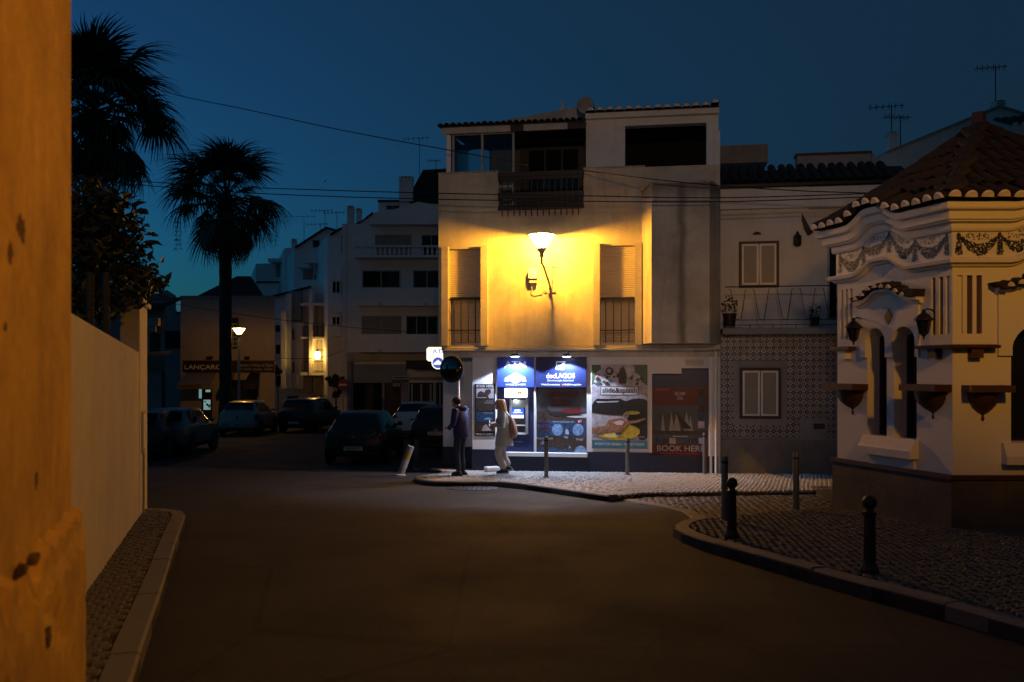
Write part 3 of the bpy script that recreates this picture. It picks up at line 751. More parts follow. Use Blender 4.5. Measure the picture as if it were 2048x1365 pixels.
s.text('Vehicle Documentation', 1101, 769.5, 3.6, -.003, M['white_print'], wpx=38, bold=.008)
s.text('Kraftfahrzeugpapiere', 1146, 769.5, 3.6, -.003, M['white_print'], wpx=34, bold=.012)
s.rect(1124.5,1127.5,768.5,771,-.004,-.001,'flag_mark',M['orange_print'])

# cash machine
s = Sub(on_mf('cash_machine', 'lit cash machine set in the navy shop panel below an ATM light box', 'cash machine', 1032, 905, YG+.14))
s.rect(995.5,1067.5,775.5,905,0.0,.055,'surround',M['navy_panel'])
s.rect(1009,1053.5,777,795.5,-.09,-.001,'light_box',emit('cash machine light box', (1,.93,.86), 3.2), bevel=.01)
lb = s.text('ATM', 1031.5, 786.5, 8.5, -.094, emit('lit orange lettering', (1,.28,.01), .9), wpx=26, bold=.025)
fr_ = plain('grey machine metal', (.30,.31,.33), .35, .5)
s.rect(1019,1022.5,798,869,-.05,-.001,'frame_side',fr_); s.rect(1051,1056.5,798,869,-.05,-.001,'frame_side',fr_); s.rect(1022.7,1050.8,866,869.5,-.06,-.001,'tray',M['white_paint'])
s.rect(1022.7,1050.8,797.5,800,-.06,-.001,'hood',M['plastic'])
lamp_ = s.rect(1027,1034,801,804,-.05,-.01,'task_light',emit('cash machine task light', (.8,1,.95), 9))
s.rect(1022.7,1050.8,800.5,816,-.004,-.001,'back_plate',fr_)
scr = s.rect(1023,1047.5,817,837,-.012,-.001,'screen',emit('blue cash machine screen', (.03,.10,.55), .9))
s.rect(1023.2,1047.3,830.5,836.8,-.016,-.0125,'screen_banner',emit('pale screen banner', (1,.7,.5), 1.1),scr)
s.rect(1029,1041,820,823,-.016,-.0125,'screen_line',emit('white screen line', (.9,.95,1), 1.4),scr); s.rect(1026,1044.5,825,826.5,-.016,-.0125,'screen_line',emit('white screen text', (.9,.95,1), 1.0),scr)
s.rect(1022.7,1050.8,838,850,-.03,-.001,'keypad',M['plastic']); s.rect(1022.7,1050.8,850,852,-.05,-.001,'shelf',M['white_paint'])
s.rect(1022.7,1050.8,853,866,-.02,-.001,'lower_panel',M['plastic'])
s.text('EURONET', 1034, 884, 2.6, -.002, M['dim_print'], wpx=22)
po = MF.wp(X(1031,YG+.0), YG+.05, Z(803,1031,YG)); point('cash_machine_light', po, 1.6, (.8,1,.95), .02)

# poster of boat trips in the shop window
s = Sub(on_mf('boat_trip_poster', 'dark window poster of an open speed boat trip and sea caves', 'poster', 1122, 900, YG+.12))
s.rect(1071.5,1173,775.5,905,0,.02,'sheet',M['sky_print'])
s.rect(1071.6,1172.9,823,842,-.002,-.0005,'dark_sea',M['brown_print']); s.rect(1071.6,1172.9,842,872,-.003,-.0005,'blue_sea',M['sea_print']); s.rect(1071.6,1172.9,872,905,-.003,-.0005,'caves',M['brown_print'])
s.poly([(1071.6,905),(1071.6,897),(1100,893),(1125,900),(1150,901),(1172.9,897),(1172.9,905)],-.006,'cave_water',M['sea_print'])
s.text('SEAFARIS', 1126, 790, 9, -.003, M['red_print'], wpx=64, bold=.05, shear=.2)
s.text('TERRAMAR', 1121, 803, 7.5, -.003, M['red_print'], wpx=40, bold=.03); s.rect(1101,1141,808,812,-.003,-.0005,'rule',M['red_print'])
s.poly([(1090,817),(1104,824),(1125,826),(1150,828),(1164,829),(1163,832),(1140,833),(1110,834),(1098,830)],-.006,'boat_hull',M['black_print'])
s.poly([(1112,824),(1126,820),(1140,817),(1152,816),(1157,811),(1161,817),(1162,828),(1140,827)],-.006,'passengers',M['red_print'])
s.poly([(1132,834),(1150,831),(1172.9,828),(1172.9,836),(1150,836)],-.006,'wake',M['pale_print'])
s.rect(1071.6,1098,844,848,-.006,-.003,'ribbon',M['red_print']); s.rect(1071.6,1100,856,860,-.006,-.003,'ribbon',M['red_print'])
s.text('WWW.SEAFARIS.NET', 1127, 844.5, 3.6, -.005, M['dim_print'], wpx=44); s.rect(1153,1166,839,851,-.005,-.0035,'badge',M['red_print']); s.text('#1', 1160, 843, 5, -.008, M['white_print'], bold=.02)
teal = plain('pale blue print', (.16,.26,.42), .4, var=.5, scale=14)
s.disc(1115,860,11,12,-.007,'round_photo',teal); s.disc(1156,860,11,12,-.007,'round_photo',teal)
s.poly([(1131,869),(1130,862),(1133,857),(1137,862),(1138,869)],-.007,'rock',M['pale_print'])
s.disc(1161,905,12,13,-.008,'round_photo',teal,a0=0,a1=math.pi)
s.text('Ponta da', 1081, 877, 5, -.006, M['dim_print'], wpx=17, bold=.01); s.text('Lua', 1101, 877, 5, -.006, M['dim_print'], wpx=9, bold=.01); s.text('Benagil', 1159, 879, 5, -.006, M['dim_print'], wpx=14, bold=.01)
s.poly([(1126,873),(1136,873),(1136,878),(1130,877)],-.006,'sky_gap',teal); s.poly([(1080,889),(1086,881),(1090,886),(1096,889)],-.006,'rock',teal); s.poly([(1137,897),(1139,890),(1142,897)],-.007,'sail',teal)

# black BOOK HERE poster
s = Sub(on_mf('excursion_poster', 'narrow black BOOK HERE poster with four pictures left of the cash machine', 'poster', 969.5, 874, YG-.012))
s.rect(949.5,990,768.5,873,0,.012,'board',M['black_print'])
s.text('BOOK HERE', 969.8, 773, 5.2, -.002, M['white_print'], wpx=35, bold=.006)
for y0, y1, m in ((777.5,797,M['pale_print']),(799,822.5,M['brown_print']),(824,845,M['sea_print']),(846,864.5,M['brown_print'])):
    s.rect(952.5,987.5,y0,y1,-.003,-.0005,'picture',m)
s.poly([(953,797),(956,786),(962,782),(968,786),(972,780),(980,778),(983,785),(976,792),(978,797)],-.006,'rocks',M['brown_print']); s.rect(953,973,795,796.6,-.009,-.0065,'caption',M['dim_print'])
s.text('JET BOAT', 979, 803, 2.6, -.006, M['dim_print'], wpx=15); s.rect(969,987,806,807,-.006,-.004,'caption',M['dim_print'])
s.disc(976,840,8,5,-.006,'dome',teal,a0=0,a1=math.pi); s.poly([(963,862),(967,853),(972,849),(977,855),(983,862)],-.006,'rock',M['pale_print']); s.rect(966,986,826,827,-.006,-.004,'caption',M['dim_print'])
s.text('RESERVE AQUI', 969, 869.5, 4.2, -.002, M['dim_print'], wpx=35, bold=.01)

# slide poster
s = Sub(on_mf('water_park_poster', 'tall white poster lettered slide&splash with a sunbather on a yellow float', 'poster', 1239, 898, YG-.014))
s.rect(1183.5,1295,730,898,0,.014,'sheet',M['pale_print'])
s.poly([(1183.6,730.2),(1200,730.2),(1203,737),(1194,745),(1189,758),(1184,772)],-.003,'palm_leaf',M['green_print'])
s.poly([(1268,730.2),(1294.9,730.2),(1294.9,772),(1284,765),(1280,752),(1270,745)],-.003,'palm_leaf',M['green_print'])
rr = random.Random(4)
for k in range(34):
    px, py = rr.uniform(1187,1284), rr.uniform(748,768); w = rr.uniform(1.5,5)
    s.poly([(px-w,py+rr.uniform(0,3)),(px,py-w*.8),(px+w,py+rr.uniform(-1,2)),(px+w*.3,py+w)],-.004-.0025*(k % 3),'slide_detail',rr.choice([M['brown_print'],M['sea_print'],M['red_print'],M['green_print'],M['teal_print']]))
s.poly([(1238,768),(1236,752),(1240,738),(1246,733),(1251,741),(1254,756),(1252,768)],-.013,'slide_tower',M['brown_print'])
s.disc(1219,743,9.5,10,-.014,'emblem_ring',M['pale_print']); s.disc(1219,743,8,8.5,-.017,'emblem',M['brown_print']); s.disc(1218,742,4,4,-.020,'emblem_core',M['pale_print'])
s.rect(1201,1277,773,791,-.004,-.001,'title_border',M['red_print'], bevel=.0); s.rect(1202.2,1275.8,774.2,789.8,-.007,-.0045,'title_plate',M['white_print'])
s.text('slide&splash', 1239, 781.5, 10.5, -.009, M['black_print'], wpx=68, bold=.004)
s.poly([(1188,803),(1194,798),(1215,798.5),(1240,798),(1252,803),(1262,799),(1278,797),(1290,799),(1294.9,803),(1294.9,876),(1288,881),(1279,880),(1266,860),(1250,832),(1225,831),(1205,829),(1184,826),(1183.8,810)],-.004,'rocks',M['black_print'])
s.poly([(1191,803),(1212,803),(1238,802),(1236,805),(1196,806)],-.007,'rock_gap',M['pale_print'])
s.disc(1236,864,44,17,-.008,'float',M['yellow_print']); s.disc(1225,871,18,5,-.011,'float_shine',plain('pale yellow print', (.7,.58,.2), .4))
s.poly([(1184,857),(1200,853),(1216,854),(1226,860),(1224,866),(1206,867),(1184,868)],-.014,'legs',M['skin_print'])
s.poly([(1212,853),(1216,841),(1228,838),(1243,837),(1252,842),(1254,851),(1246,860),(1236,866),(1224,862)],-.017,'torso',M['skin_print'])
s.disc(1252,832,6,6,-.020,'face',M['skin_print']); s.poly([(1250,843),(1272,841),(1291,836),(1291,839),(1274,846),(1256,848)],-.017,'arm',M['skin_print'])
s.poly([(1226,845),(1240,841),(1248,843),(1246,850),(1234,851)],-.020,'swimsuit',plain('white swimsuit print', (.6,.45,.4), .4))
ring = [(1265+15*math.cos(a), 826-3.4*math.sin(a)) for a in [k*math.pi/12 for k in range(25)]] + [(1265+12*math.cos(a), 826-1.8*math.sin(a)) for a in [k*math.pi/12 for k in range(24,-1,-1)]]
s.poly(ring,-.023,'gold_ring',M['yellow_print']); s.poly([(1230,866),(1241,864),(1243,870),(1232,870)],-.02,'bottle',M['sea_print'])
s.rect(1183.7,1294.8,881,897.8,-.006,-.003,'banner',M['teal_print'])
s.text('PONTO DE VENDA • TICKET POINT', 1239, 889.5, 4.8, -.008, M['white_print'], wpx=98, bold=.01); s.text('LAGOS', 1281, 874.5, 3.8, -.007, M['dim_print'], wpx=16)

# sailing poster on the door panel
s = Sub(on_mf('sailing_poster', 'dark red poster of tall sails lettered BOM DIA and BOOK HERE', 'poster', 1361, 913, YG+.12))
s.rect(1304.5,1417.5,775,913,0,.02,'sheet',M['sky_print'])
s.rect(1304.7,1417.3,776,811,-.003,-.0005,'red_band',M['red_print']); s.rect(1304.7,1417.3,889,912.8,-.003,-.0005,'red_band',M['red_print'])
s.text('BOM', 1360, 788, 7, -.005, M['dim_print'], wpx=20, bold=.02); s.text('DIA', 1360, 797, 7, -.005, M['dim_print'], wpx=12, bold=.02)
for k in range(3): s.rect(1310,1338-k*3,778+k*7,780.5+k*7,-.005,-.0035,'small_print',plain('red print', (.3,.05,.04), .4) if k == 0 else M['red_print'])
for x, w, h, y in ((1325,7,38,864),(1342,8,40,863),(1352,12,36,862),(1372,11,38,861),(1380,8,30,862)):
    s.poly([(x-w*.5,y),(x+w*.1,y-h),(x+w*.8,y)],-.004-.002*(x % 3),'sail',plain('sail print', (.30,.26,.22), .5, var=.2))
s.poly([(1350,822),(1384,858),(1366,858)],-.010,'dark_sail',M['black_print'])
s.rect(1304.7,1417.3,862,869,-.010,-.008,'hull_band',M['brown_print'])
for k in range(5): s.rect(1396,1409,779+k*16,793+k*16,-.006,-.0035,'inset_photo',[M['black_print'],M['sea_print'],M['brown_print'],M['sea_print'],M['pale_print']][k])
for k in range(7): s.rect(1310+k*14.6,1322+k*14.6,876.5,888,-.006,-.0035,'strip_photo',[M['sea_print'],M['brown_print'],M['pale_print'],M['sky_print']][k % 4])
s.rect(1345,1375,872,874.5,-.012,-.0105,'caption',M['dim_print'])
s.text('BOOK HERE', 1361, 898, 11.5, -.005, M['dim_print'], wpx=93, bold=.01); s.rect(1320,1400,907,908.5,-.005,-.0035,'small_print',plain('red small print', (.3,.05,.04), .4))

# lit blade sign on the side of the building
s = Sub(on_mf('atm_light_sign', 'glowing white projecting ATM light sign at the building corner', 'light sign', 879, 724, 1.5))
s.rect(852,906,694.5,723,0,.18,'light_box',emit('warm white light box', (1,.86,.52), 1.35), bevel=.05)
s.rect(855,903,697,720,-.004,.0,'face',emit('white sign face', (1,.97,.9), 1.5))
s.text('ATM', 880, 703.5, 9, -.008, emit('lit blue lettering', (.16,.17,.62), .45), wpx=33, bold=.01)
s.disc(876,726,13,13,-.03,'round_sign',emit('white round sign', (1,1,1), 1.2)).data.transform(Matrix.Identity(4))
s.disc(876,726,11,11,-.034,'blue_disc',emit('blue disc', (.14,.2,.75), .5)); s.poly([(867,727),(876,720),(885,727)],-.038,'house_mark',emit('white mark', (1,1,1), 1.0)); s.rect(867,885,727.3,730,-.038,-.0345,'house_base',emit('white mark base', (1,1,1), 1.0))
s.rect(890,900,700,715,.18,.5,'bracket',M['iron'])

# ---------------------------------------------------------------- wall lamp, its box, and the two floodlights
lx, lz = MF.at(1083.5, 497, -.64)
lamp = thing('wall_lamp', 'bright conical street lamp on a bracket in the middle of the yellow wall', 'wall lamp', MF.wp(lx, -.64, lz), MF.rz)
k = 20.1/FPX
def cone_lamp(root, k, power, glow, r_scale=1.0, sodium=SODIUM, cap=True):
    rt, rb, h = 27*k*r_scale, 8.5*k*r_scale, 26*k*r_scale
    m, nt, bs = newmat('glowing lamp glass'); out = nt.nodes['Material Output']
    em = nt.nodes.new('ShaderNodeEmission'); em.inputs[0].default_value = (1,.66,.22,1); em.inputs[1].default_value = glow
    tr_ = nt.nodes.new('ShaderNodeBsdfTransparent'); ad = nt.nodes.new('ShaderNodeAddShader')
    nt.links.new(em.outputs[0], ad.inputs[0]); nt.links.new(tr_.outputs[0], ad.inputs[1]); nt.links.new(ad.outputs[0], out.inputs[0])
    MB().lathe([(rb,0),(rt,h)], n=28).build('lamp_glass', m, root, True)
    MB().lathe([(rt*.4,h+.06*r_scale),(rt*1.08,h+.02*r_scale),(rt*1.08,h+.002),(rt*.2,h+.002)], n=28).build('cap', M['iron'], root, True)
    cg = MB()
    for a in range(6):
        t = a*math.pi/3 + .3; cg.tube([(rb*1.1*math.cos(t), rb*1.1*math.sin(t), -.02), (rt*1.05*math.cos(t), rt*1.05*math.sin(t), h+.01)], .009*r_scale+.001, 5)
    cg.build('cage', M['iron'], root)
    MB().lathe([(.02,-.2*r_scale),(.045*r_scale+.005,-.19*r_scale),(.05*r_scale,-.1*r_scale),(rb*1.15,-.03),(rb*1.15,0.0),(.03,.002)], n=14).build('socket', M['grey_paint'], root, True)
    point('lamp_bulb', (0,0,h*.90), power, sodium, .06*r_scale, root)
cone_lamp(lamp, k, 1050, 8)
MB().tube([(0,0,-.18),(0,0,-.33),(.03,.12,-.4),(.11,.42,-.72),(.115,.59,-.8)], [.03,.03,.026,.026,.026], 8).build('arm', M['grey_paint'], lamp, True)
MB().box(.075,.155,.58,.635,-.95,-.3).build('back_plate', M['shutter'], lamp); MB().box(-.02,.24,.615,.638,-.93,-.88).build('clamp', M['grey_paint'], lamp); MB().box(-.08,.28,.62,.638,-.345,-.325).build('clamp', M['grey_paint'], lamp)
jx, jz = MF.at(1066, 553, -.06)
jb = thing('junction_box', 'small white junction box on the wall beside the lamp bracket', 'junction box', MF.wp(jx, 0, jz), MF.rz)
MB().box(-.1,.1,-.13,-.002,-.06,.17).build('box', M['white_paint'], jb, bevel=.01); MB().box(-.09,.09,-.1,-.002,-.16,-.062).build('terminal_cover', M['grey_paint'], jb, bevel=.01)
MB().tube([(-.03,-.05,-.15),(-.03,-.06,-.3),(.03,-.05,-.36),(.2,-.04,-.35),(.27,-.03,-.25)], .008, 5).build('cable', M['grey_paint'], jb)
def floodlight(px, label):
    fx, fz = MF.at(px, 712, .02)
    t = thing('floodlight', label, 'floodlight', MF.wp(fx, .02, fz), MF.rz, 'floodlights over the shop signs')
    MB().add([(-.1,-.07,-.015),(.1,-.07,-.015),(.1,.07,-.015),(-.1,.07,-.015),(-.065,-.04,.045),(.065,-.04,.045),(.065,.04,.045),(-.065,.04,.045)], [(4,5,6,7),(0,1,5,4),(1,2,6,5),(2,3,7,6),(3,0,4,7)]).build('housing', M['plastic'], t)
    MB().box(-.085,.085,-.055,.055,-.024,-.016).build('lens', emit('floodlight lens', COOL, 22), t)
    MB().tube([(.03,.03,.04),(.035,.1,.10),(.035,.248,.12)], .012, 6).build('arm', M['plastic'], t)
    l = bpy.data.lights.new('floodlight_beam', 'SPOT'); l.energy = 270; l.color = COOL; l.spot_size = R(134); l.spot_blend = .12; l.shadow_soft_size = .03
    link('floodlight_beam', l, t, (0,0,-.07), (R(-6), 0, 0))
floodlight(1030, 'small floodlight shining on the ATM sign'); floodlight(1133, 'small floodlight shining on the docLAGOS sign')
# ================================================================ the tiled kiosk on the right
C0 = Vector((5.384, 11.0, 0)); WLf = 2.25
adir = Vector((.278, -.961, 0)).normalized(); P0 = C0 - adir*WLf
KL = Fr(P0.x, P0.y, math.atan2(adir.y, adir.x)); KR = Fr(C0.x, C0.y, 0.0)
kiosk = thing('tiled_kiosk', 'small white kiosk with brown trim, garland tile frieze and pointed tile roof', 'kiosk', (C0.x, C0.y, 0), 0)
def kworld(mb):                                          # face-local -> kiosk-local is done by parenting to an empty-free matrix
    return mb
def onface(mb, fr):
    Mx = Matrix.Translation(Vector((fr.o.x-C0.x, fr.o.y-C0.y, 0))) @ Matrix.Rotation(fr.rz, 4, 'Z'); return mb.xf(Mx)
def fb(mb, fr, name, mat, parent=None, **kw): return onface(mb, fr).build(name, mat, parent or kiosk, **kw)
def bmp(u, amp=.17, a=.43, w=1.15):
    t = (u-a)/w
    if t <= 0 or t >= 1: return 0.0
    return amp*min(1, 1.25*(.5-.5*math.cos(2*math.pi*t)))**.9
BL = lambda x: bmp(x); BR = lambda x: bmp(x, a=.67)
WRt = 2.49
nl, nr = -KL.b, -KR.b
path = []                                                # (point, outward, bump)
path.append((P0 + KL.b*1.2, -KL.a, 0)); path.append((P0.copy(), -KL.a + nl, 0))
for i in range(1, 30): x = WLf*i/30; path.append((P0 + KL.a*x, nl, BL(x)))
path.append((C0.copy(), (nl+nr)/(1+nl.dot(nr)), 0))
for i in range(1, 31): x = WRt*i/30; path.append((C0 + KR.a*x, nr, BR(x)))
def sweep(prof, pth, z_add=True):
    mb = MB(); n = len(prof); vs = []
    for p, o, bz in pth:
        for u, z in prof: q = p - C0 + o*u; vs.append((q.x, q.y, z + (bz if z_add else 0)))
    fs = [(i*n+k, i*n+(k+1) % n, (i+1)*n+(k+1) % n, (i+1)*n+k) for i in range(len(pth)-1) for k in range(n)]
    fs += [tuple(range(n)), tuple(range(len(pth)*n-1, (len(pth)-1)*n-1, -1))]
    return mb.add(vs, fs)
# walls with window openings
zsl, ztp = KL.z(872, 1755), KL.z(657, 1755)
w1 = (KL.x(1734.5), KL.x(1773.5)); w2 = (KL.x(1788), KL.x(1833.5)); wr = (w1[1]-w1[0])/2
OL = [(w1[0], w1[1], zsl, ztp, wr), (w2[0], w2[1], zsl, ztp, wr)]
zs0, zs1 = KR.z(668, 1940), KR.z(551, 1940)
SL = [(KL.x(a), KL.x(b_), zs0, zs1, 0) for a, b_ in ((1681,1686.5),(1690,1695.5),(1699,1705),(1863,1871),(1877.5,1886),(1891.5,1900))]
SR = [(KR.x(a), KR.x(b_), zs0, zs1, 0) for a, b_ in ((1914.5,1925.5),(1934,1945),(1953,1964))]
zw0 = .3
mb = MB(); grid_wall(mb, 0, WLf, zw0, lambda x: 2.9 + BL(x), OL + SL, .4, seg=40); fb(mb, KL, 'wall', M['plaster_kiosk'])
dr = (KR.x(2022), KR.x(2022)+1.06); zds, zdt = KR.z(886, 2040), KR.z(640, 2040)
mb = MB(); grid_wall(mb, .004, WRt, zw0, lambda x: 2.9 + BR(x), [(dr[0], dr[1], zds, zdt, .35)] + SR, .4, seg=40); fb(mb, KR, 'wall', M['plaster_kiosk'])
mb = MB(); mb.box(-.4, 0, .0, 1.2, 0, 1); 
fb(MB().box(.02, .4, .4, 2.6, zw0, 2.9), KL, 'wall', M['plaster_kiosk'])
fb(MB().box(WRt-.2, WRt, .4, 3, zw0, 2.9), KR, 'wall', M['plaster_kiosk'])
for s_ in SL: fb(MB().box(s_[0]-.01, s_[1]+.01, .05, .1, s_[2]-.01, s_[3]+.01), KL, 'brown_slot', M['brown_paint'])
for s_ in SR: fb(MB().box(s_[0]-.01, s_[1]+.01, .05, .1, s_[2]-.01, s_[3]+.01), KR, 'brown_slot', M['brown_paint'])
# frieze band of tiles, cornices
fz = lambda: None
tile_w = plaster('glazed frieze tile', (.66,.62,.62), (.40,.38,.40), .2, .05, .05, .35)
sweep([(0,2.88),(.012,2.88),(.012,3.30),(0,3.30)], path).build('frieze', tile_w, kiosk)
sweep([(.0,2.84),(.035,2.85),(.05,2.875),(.10,2.89),(.11,2.93),(.09,2.945),(.0,2.965)], path).build('lower_cornice', M['plaster_kiosk'], kiosk)
sweep([(0,3.27),(.045,3.28),(.06,3.31),(.06,3.37),(.12,3.385),(.125,3.40),(.15,3.41),(.16,3.50),(.215,3.52),(.225,3.54),(.225,3.60),(.16,3.63),(0,3.64)], path).build('upper_cornice', M['plaster_kiosk'], kiosk)
garl = plain('dark blue glaze', (.020,.026,.085), .35, var=.4, scale=30)
def garland(fr, xa, xb, bf, sag=.15, seed=1, sprig=True):
    r = random.Random(seed); mb = MB(); y = -.0145
    def leaf(x, z, s, a, k):
        yy = y - .0006*(k % 4)
        mb.add([(x-s*math.cos(a), yy, z-s*math.sin(a)), (x+s*.45*math.sin(a), yy, z-s*.45*math.cos(a)), (x+s*math.cos(a), yy, z+s*math.sin(a)), (x-s*.45*math.sin(a), yy, z+s*.45*math.cos(a))], [(0,1,2,3)])
    zt = lambda x: 3.235 + bf(x)
    n = int((xb-xa)*760)
    for i in range(n):
        t = r.random(); x = xa + (xb-xa)*t; c = zt(x) - .03 - sag*4*t*(1-t); w = .022 + .05*4*t*(1-t)
        if c + w > zt(x) + .02: continue
        leaf(x, c + r.uniform(-w, w), r.uniform(.010,.022), r.uniform(0,3.14), i)
    if sprig:
        for i in range(60):
            t = r.gauss(.5,.2); x = xa + (xb-xa)*min(.85,max(.15,t)); leaf(x, zt(x) - r.uniform(-.02,.05)*1.2, r.uniform(.008,.016), r.uniform(0,3.14), i)
    return tag(fb(mb, fr, 'garland', garl), kind='stuff')
def drop(fr, x, bf, seed):
    r = random.Random(seed); mb = MB()
    for i in range(170):
        t = r.random(); z = 3.26 + bf(x) - .27*t; w = .018 + .028*t; xx = x + r.uniform(-w, w); s = r.uniform(.009,.018); a = r.uniform(0,3.14); yy = -.017-.0006*(i % 4)
        mb.add([(xx-s*math.cos(a), yy, z-s*math.sin(a)), (xx+s*.45*math.sin(a), yy, z-s*.45*math.cos(a)), (xx+s*math.cos(a), yy, z+s*math.sin(a)), (xx-s*.45*math.sin(a), yy, z+s*.45*math.cos(a))], [(0,1,2,3)])
    tag(fb(mb, fr, 'garland_drop', garl), kind='stuff')
dl = [.08, .60, 1.13, 1.62, 2.17]; drr = [.07, .57, 1.15, 1.72, 2.3]
for i in range(4): garland(KL, dl[i]+.03, dl[i+1]-.03, BL, seed=i); garland(KR, drr[i]+.03, drr[i+1]-.03, BR, seed=i+9)
for i in range(5): drop(KL, dl[i], BL, i+20); drop(KR, drr[i], BR, i+30)
# plinth
def offset(u): return [((P0 + KL.b*2.4 - KL.a*u) - C0)[:2], ((P0 - KL.a*u + nl*u) - C0)[:2], (((nl+nr)/(1+nl.dot(nr)))*u)[:2], ((C0 + KR.a*(WRt+u) + nr*u) - C0)[:2], ((C0 + KR.a*(WRt+u) + KR.b*3) - C0)[:2]]
MB().slab(offset(.05), gz(13)-.2, .25).build('plinth', plain('dark stone plinth', (.085,.07,.06), .85, var=.3, scale=3, bmp=.3), kiosk)
MB().slab(offset(.075), .25, .302).build('plinth_band', M['brown_paint'], kiosk)
# raised surround, hood, diamond
zst = KL.z(716, 1725); xs0, xs1 = KL.x(1724), KL.x(1841)
hz = KL.z(606, 1841); xh0, xh1 = KL.x(1702), KL.x(1853)
hb = lambda x: bmp(x, .15, xs0+.03, xs1-xs0-.1)
mb = MB(); grid_wall(mb, xs0, xs1, zst, lambda x: hz + hb(x), [(w1[0], w1[1], zst-.001, ztp, wr), (w2[0], w2[1], zst-.001, ztp, wr)], .034, -.035, seg=30); fb(mb, KL, 'window_surround', M['plaster_kiosk'])
hp = [(P0 + KL.a*(xs0-.05+(xs1-xs0+.1)*i/24), nl, hb(xs0-.05+(xs1-xs0+.1)*i/24)) for i in range(25)]
hood = sweep([(0,hz-.01),(.05,hz),(.06,hz+.03),(.11,hz+.035),(.115,hz+.075),(0,hz+.08)], hp).build('window_hood', M['plaster_kiosk'], kiosk)
def tile_row(fr, parent, x0, x1, pitch, r0, out, zf, L, pitchang, n_=None):
    tm = barrel(r0, r0*.82, L, 7).mesh('roof_tile', M['tile_roof'], True); pm = plug(r0*.93, 7).mesh('tile_plug', M['mortar']); ch = barrel(r0*.9, r0*.75, L, 5).xf(Matrix.Rotation(math.pi, 4, 'Y')).mesh('channel_tile', M['tile_roof'], True)
    k = int((x1-x0)/pitch)
    for i in range(k+1):
        x = x0 + (x1-x0)*i/k; q = fr.o + fr.a*x + fr.b*(-out) - C0
        o = link('roof_tile', tm, parent, (q.x, q.y, zf(x) + rnd.uniform(-.004,.006)), (0,0,0))
        o.rotation_euler = (pitchang, 0, fr.rz + rnd.uniform(-.03,.03)); o.rotation_mode = 'XYZ'
        link('tile_plug', pm, o, (0, -.004, 0))
        if i < k:
            q = fr.o + fr.a*(x + (x1-x0)/k/2) + fr.b*(-out-.025) - C0
            o2 = link('channel_tile', ch, parent, (q.x, q.y, zf(x+(x1-x0)/k/2)+r0*.62), (pitchang*.8, 0, fr.rz))
tile_row(KL, hood, xs0-.04, xs1-.12, .125, .052, .17, lambda x: hz+.095+hb(x), .2, .25)
fb(MB().prism([(xs1-.1,hz+.09),(xs1+.07,hz+.08),(xs1+.09,hz+.17),(xs1-.1,hz+.19)], -.19, .0), KL, 'hood_end', M['tile_roof'], hood)
hbr = lambda x: bmp(x, .15, dr[0]-.1, dr[1]-dr[0]+.2); hzr = KR.z(585, 2000)
hp2 = [(C0 + KR.a*(dr[0]-.2+(dr[1]-dr[0]+.4)*i/24), nr, hbr(dr[0]-.2+(dr[1]-dr[0]+.4)*i/24)) for i in range(25)]
hood2 = sweep([(0,hzr-.02),(.05,hzr-.01),(.06,hzr+.01),(.10,hzr+.015),(.105,hzr+.05),(0,hzr+.055)], hp2).build('window_hood', M['plaster_kiosk'], kiosk)
tile_row(KR, hood2, dr[0]-.10, dr[1]+.1, .13, .056, .17, lambda x: hzr+.06+hbr(x), .2, .25)
fb(MB().prism([(dr[0]-.29,hzr+.11),(dr[0]-.17,hzr+.03),(dr[0]-.1,hzr+.03),(dr[0]-.12,hzr+.13)], -.19, .0), KR, 'hood_end', M['tile_roof'], hood2)
mb = MB(); grid_wall(mb, dr[0]-.17, dr[1]+.17, KR.z(712,2000), lambda x: hzr-.01+hbr(x), [(dr[0], dr[1], KR.z(712,2000)-.001, zdt, .35)], .034, -.035, seg=24); fb(mb, KR, 'door_surround', M['plaster_kiosk'])
dx, dz = KL.at(1777, 634, -.04)
fb(MB().prism([(dx-.075,dz),(dx,dz-.105),(dx+.075,dz),(dx,dz+.105)], -.05, -.03), KL, 'diamond', M['brown_paint'])
# dark panes in the openings
for w in (w1, w2):
    fb(MB().box(w[0]-.02, w[1]+.02, .24, .28, zsl-.02, ztp+.02), KL, 'window_pane', M['glass'])
    f_ = MB(); f_.box(w[0], w[0]+.03, .2, .239, zsl, ztp-.05); fb(f_, KL, 'window_frame', M['brown_paint'])
fb(MB().box(dr[0]-.02, dr[1]+.02, .3, .36, zds-.02, zdt+.02), KR, 'door_pane', M['glass'])
# sills
def sill(fr, x0, x1, zt, zb): 
    mb = MB(); prof = [(0,zb),(-.13,zb),(-.135,zb+.10),(-.11,zb+.13),(-.05,zt),(0,zt)]
    n = len(prof); vs = [(x0, y, z) for y, z in prof] + [(x1, y, z) for y, z in prof]
    mb.add(vs, [tuple(range(n)), tuple(range(2*n-1,n-1,-1))] + [(i,(i+1)%n,(i+1)%n+n,i+n) for i in range(n)]); return mb
fb(sill(KL, KL.x(1731), KL.x(1837), zsl+.0, KL.z(912,1785)+.0), KL, 'window_sill', M['plaster_kiosk'])
fb(sill(KR, dr[0]-.12, dr[1]+.12, zds, KR.z(928,2020)), KR, 'window_sill', M['plaster_kiosk'])
fb(MB().box(KL.x(1745), KL.x(1832), -.04, -.0, .3025, .42), KL, 'wall_base', M['plaster_kiosk'])
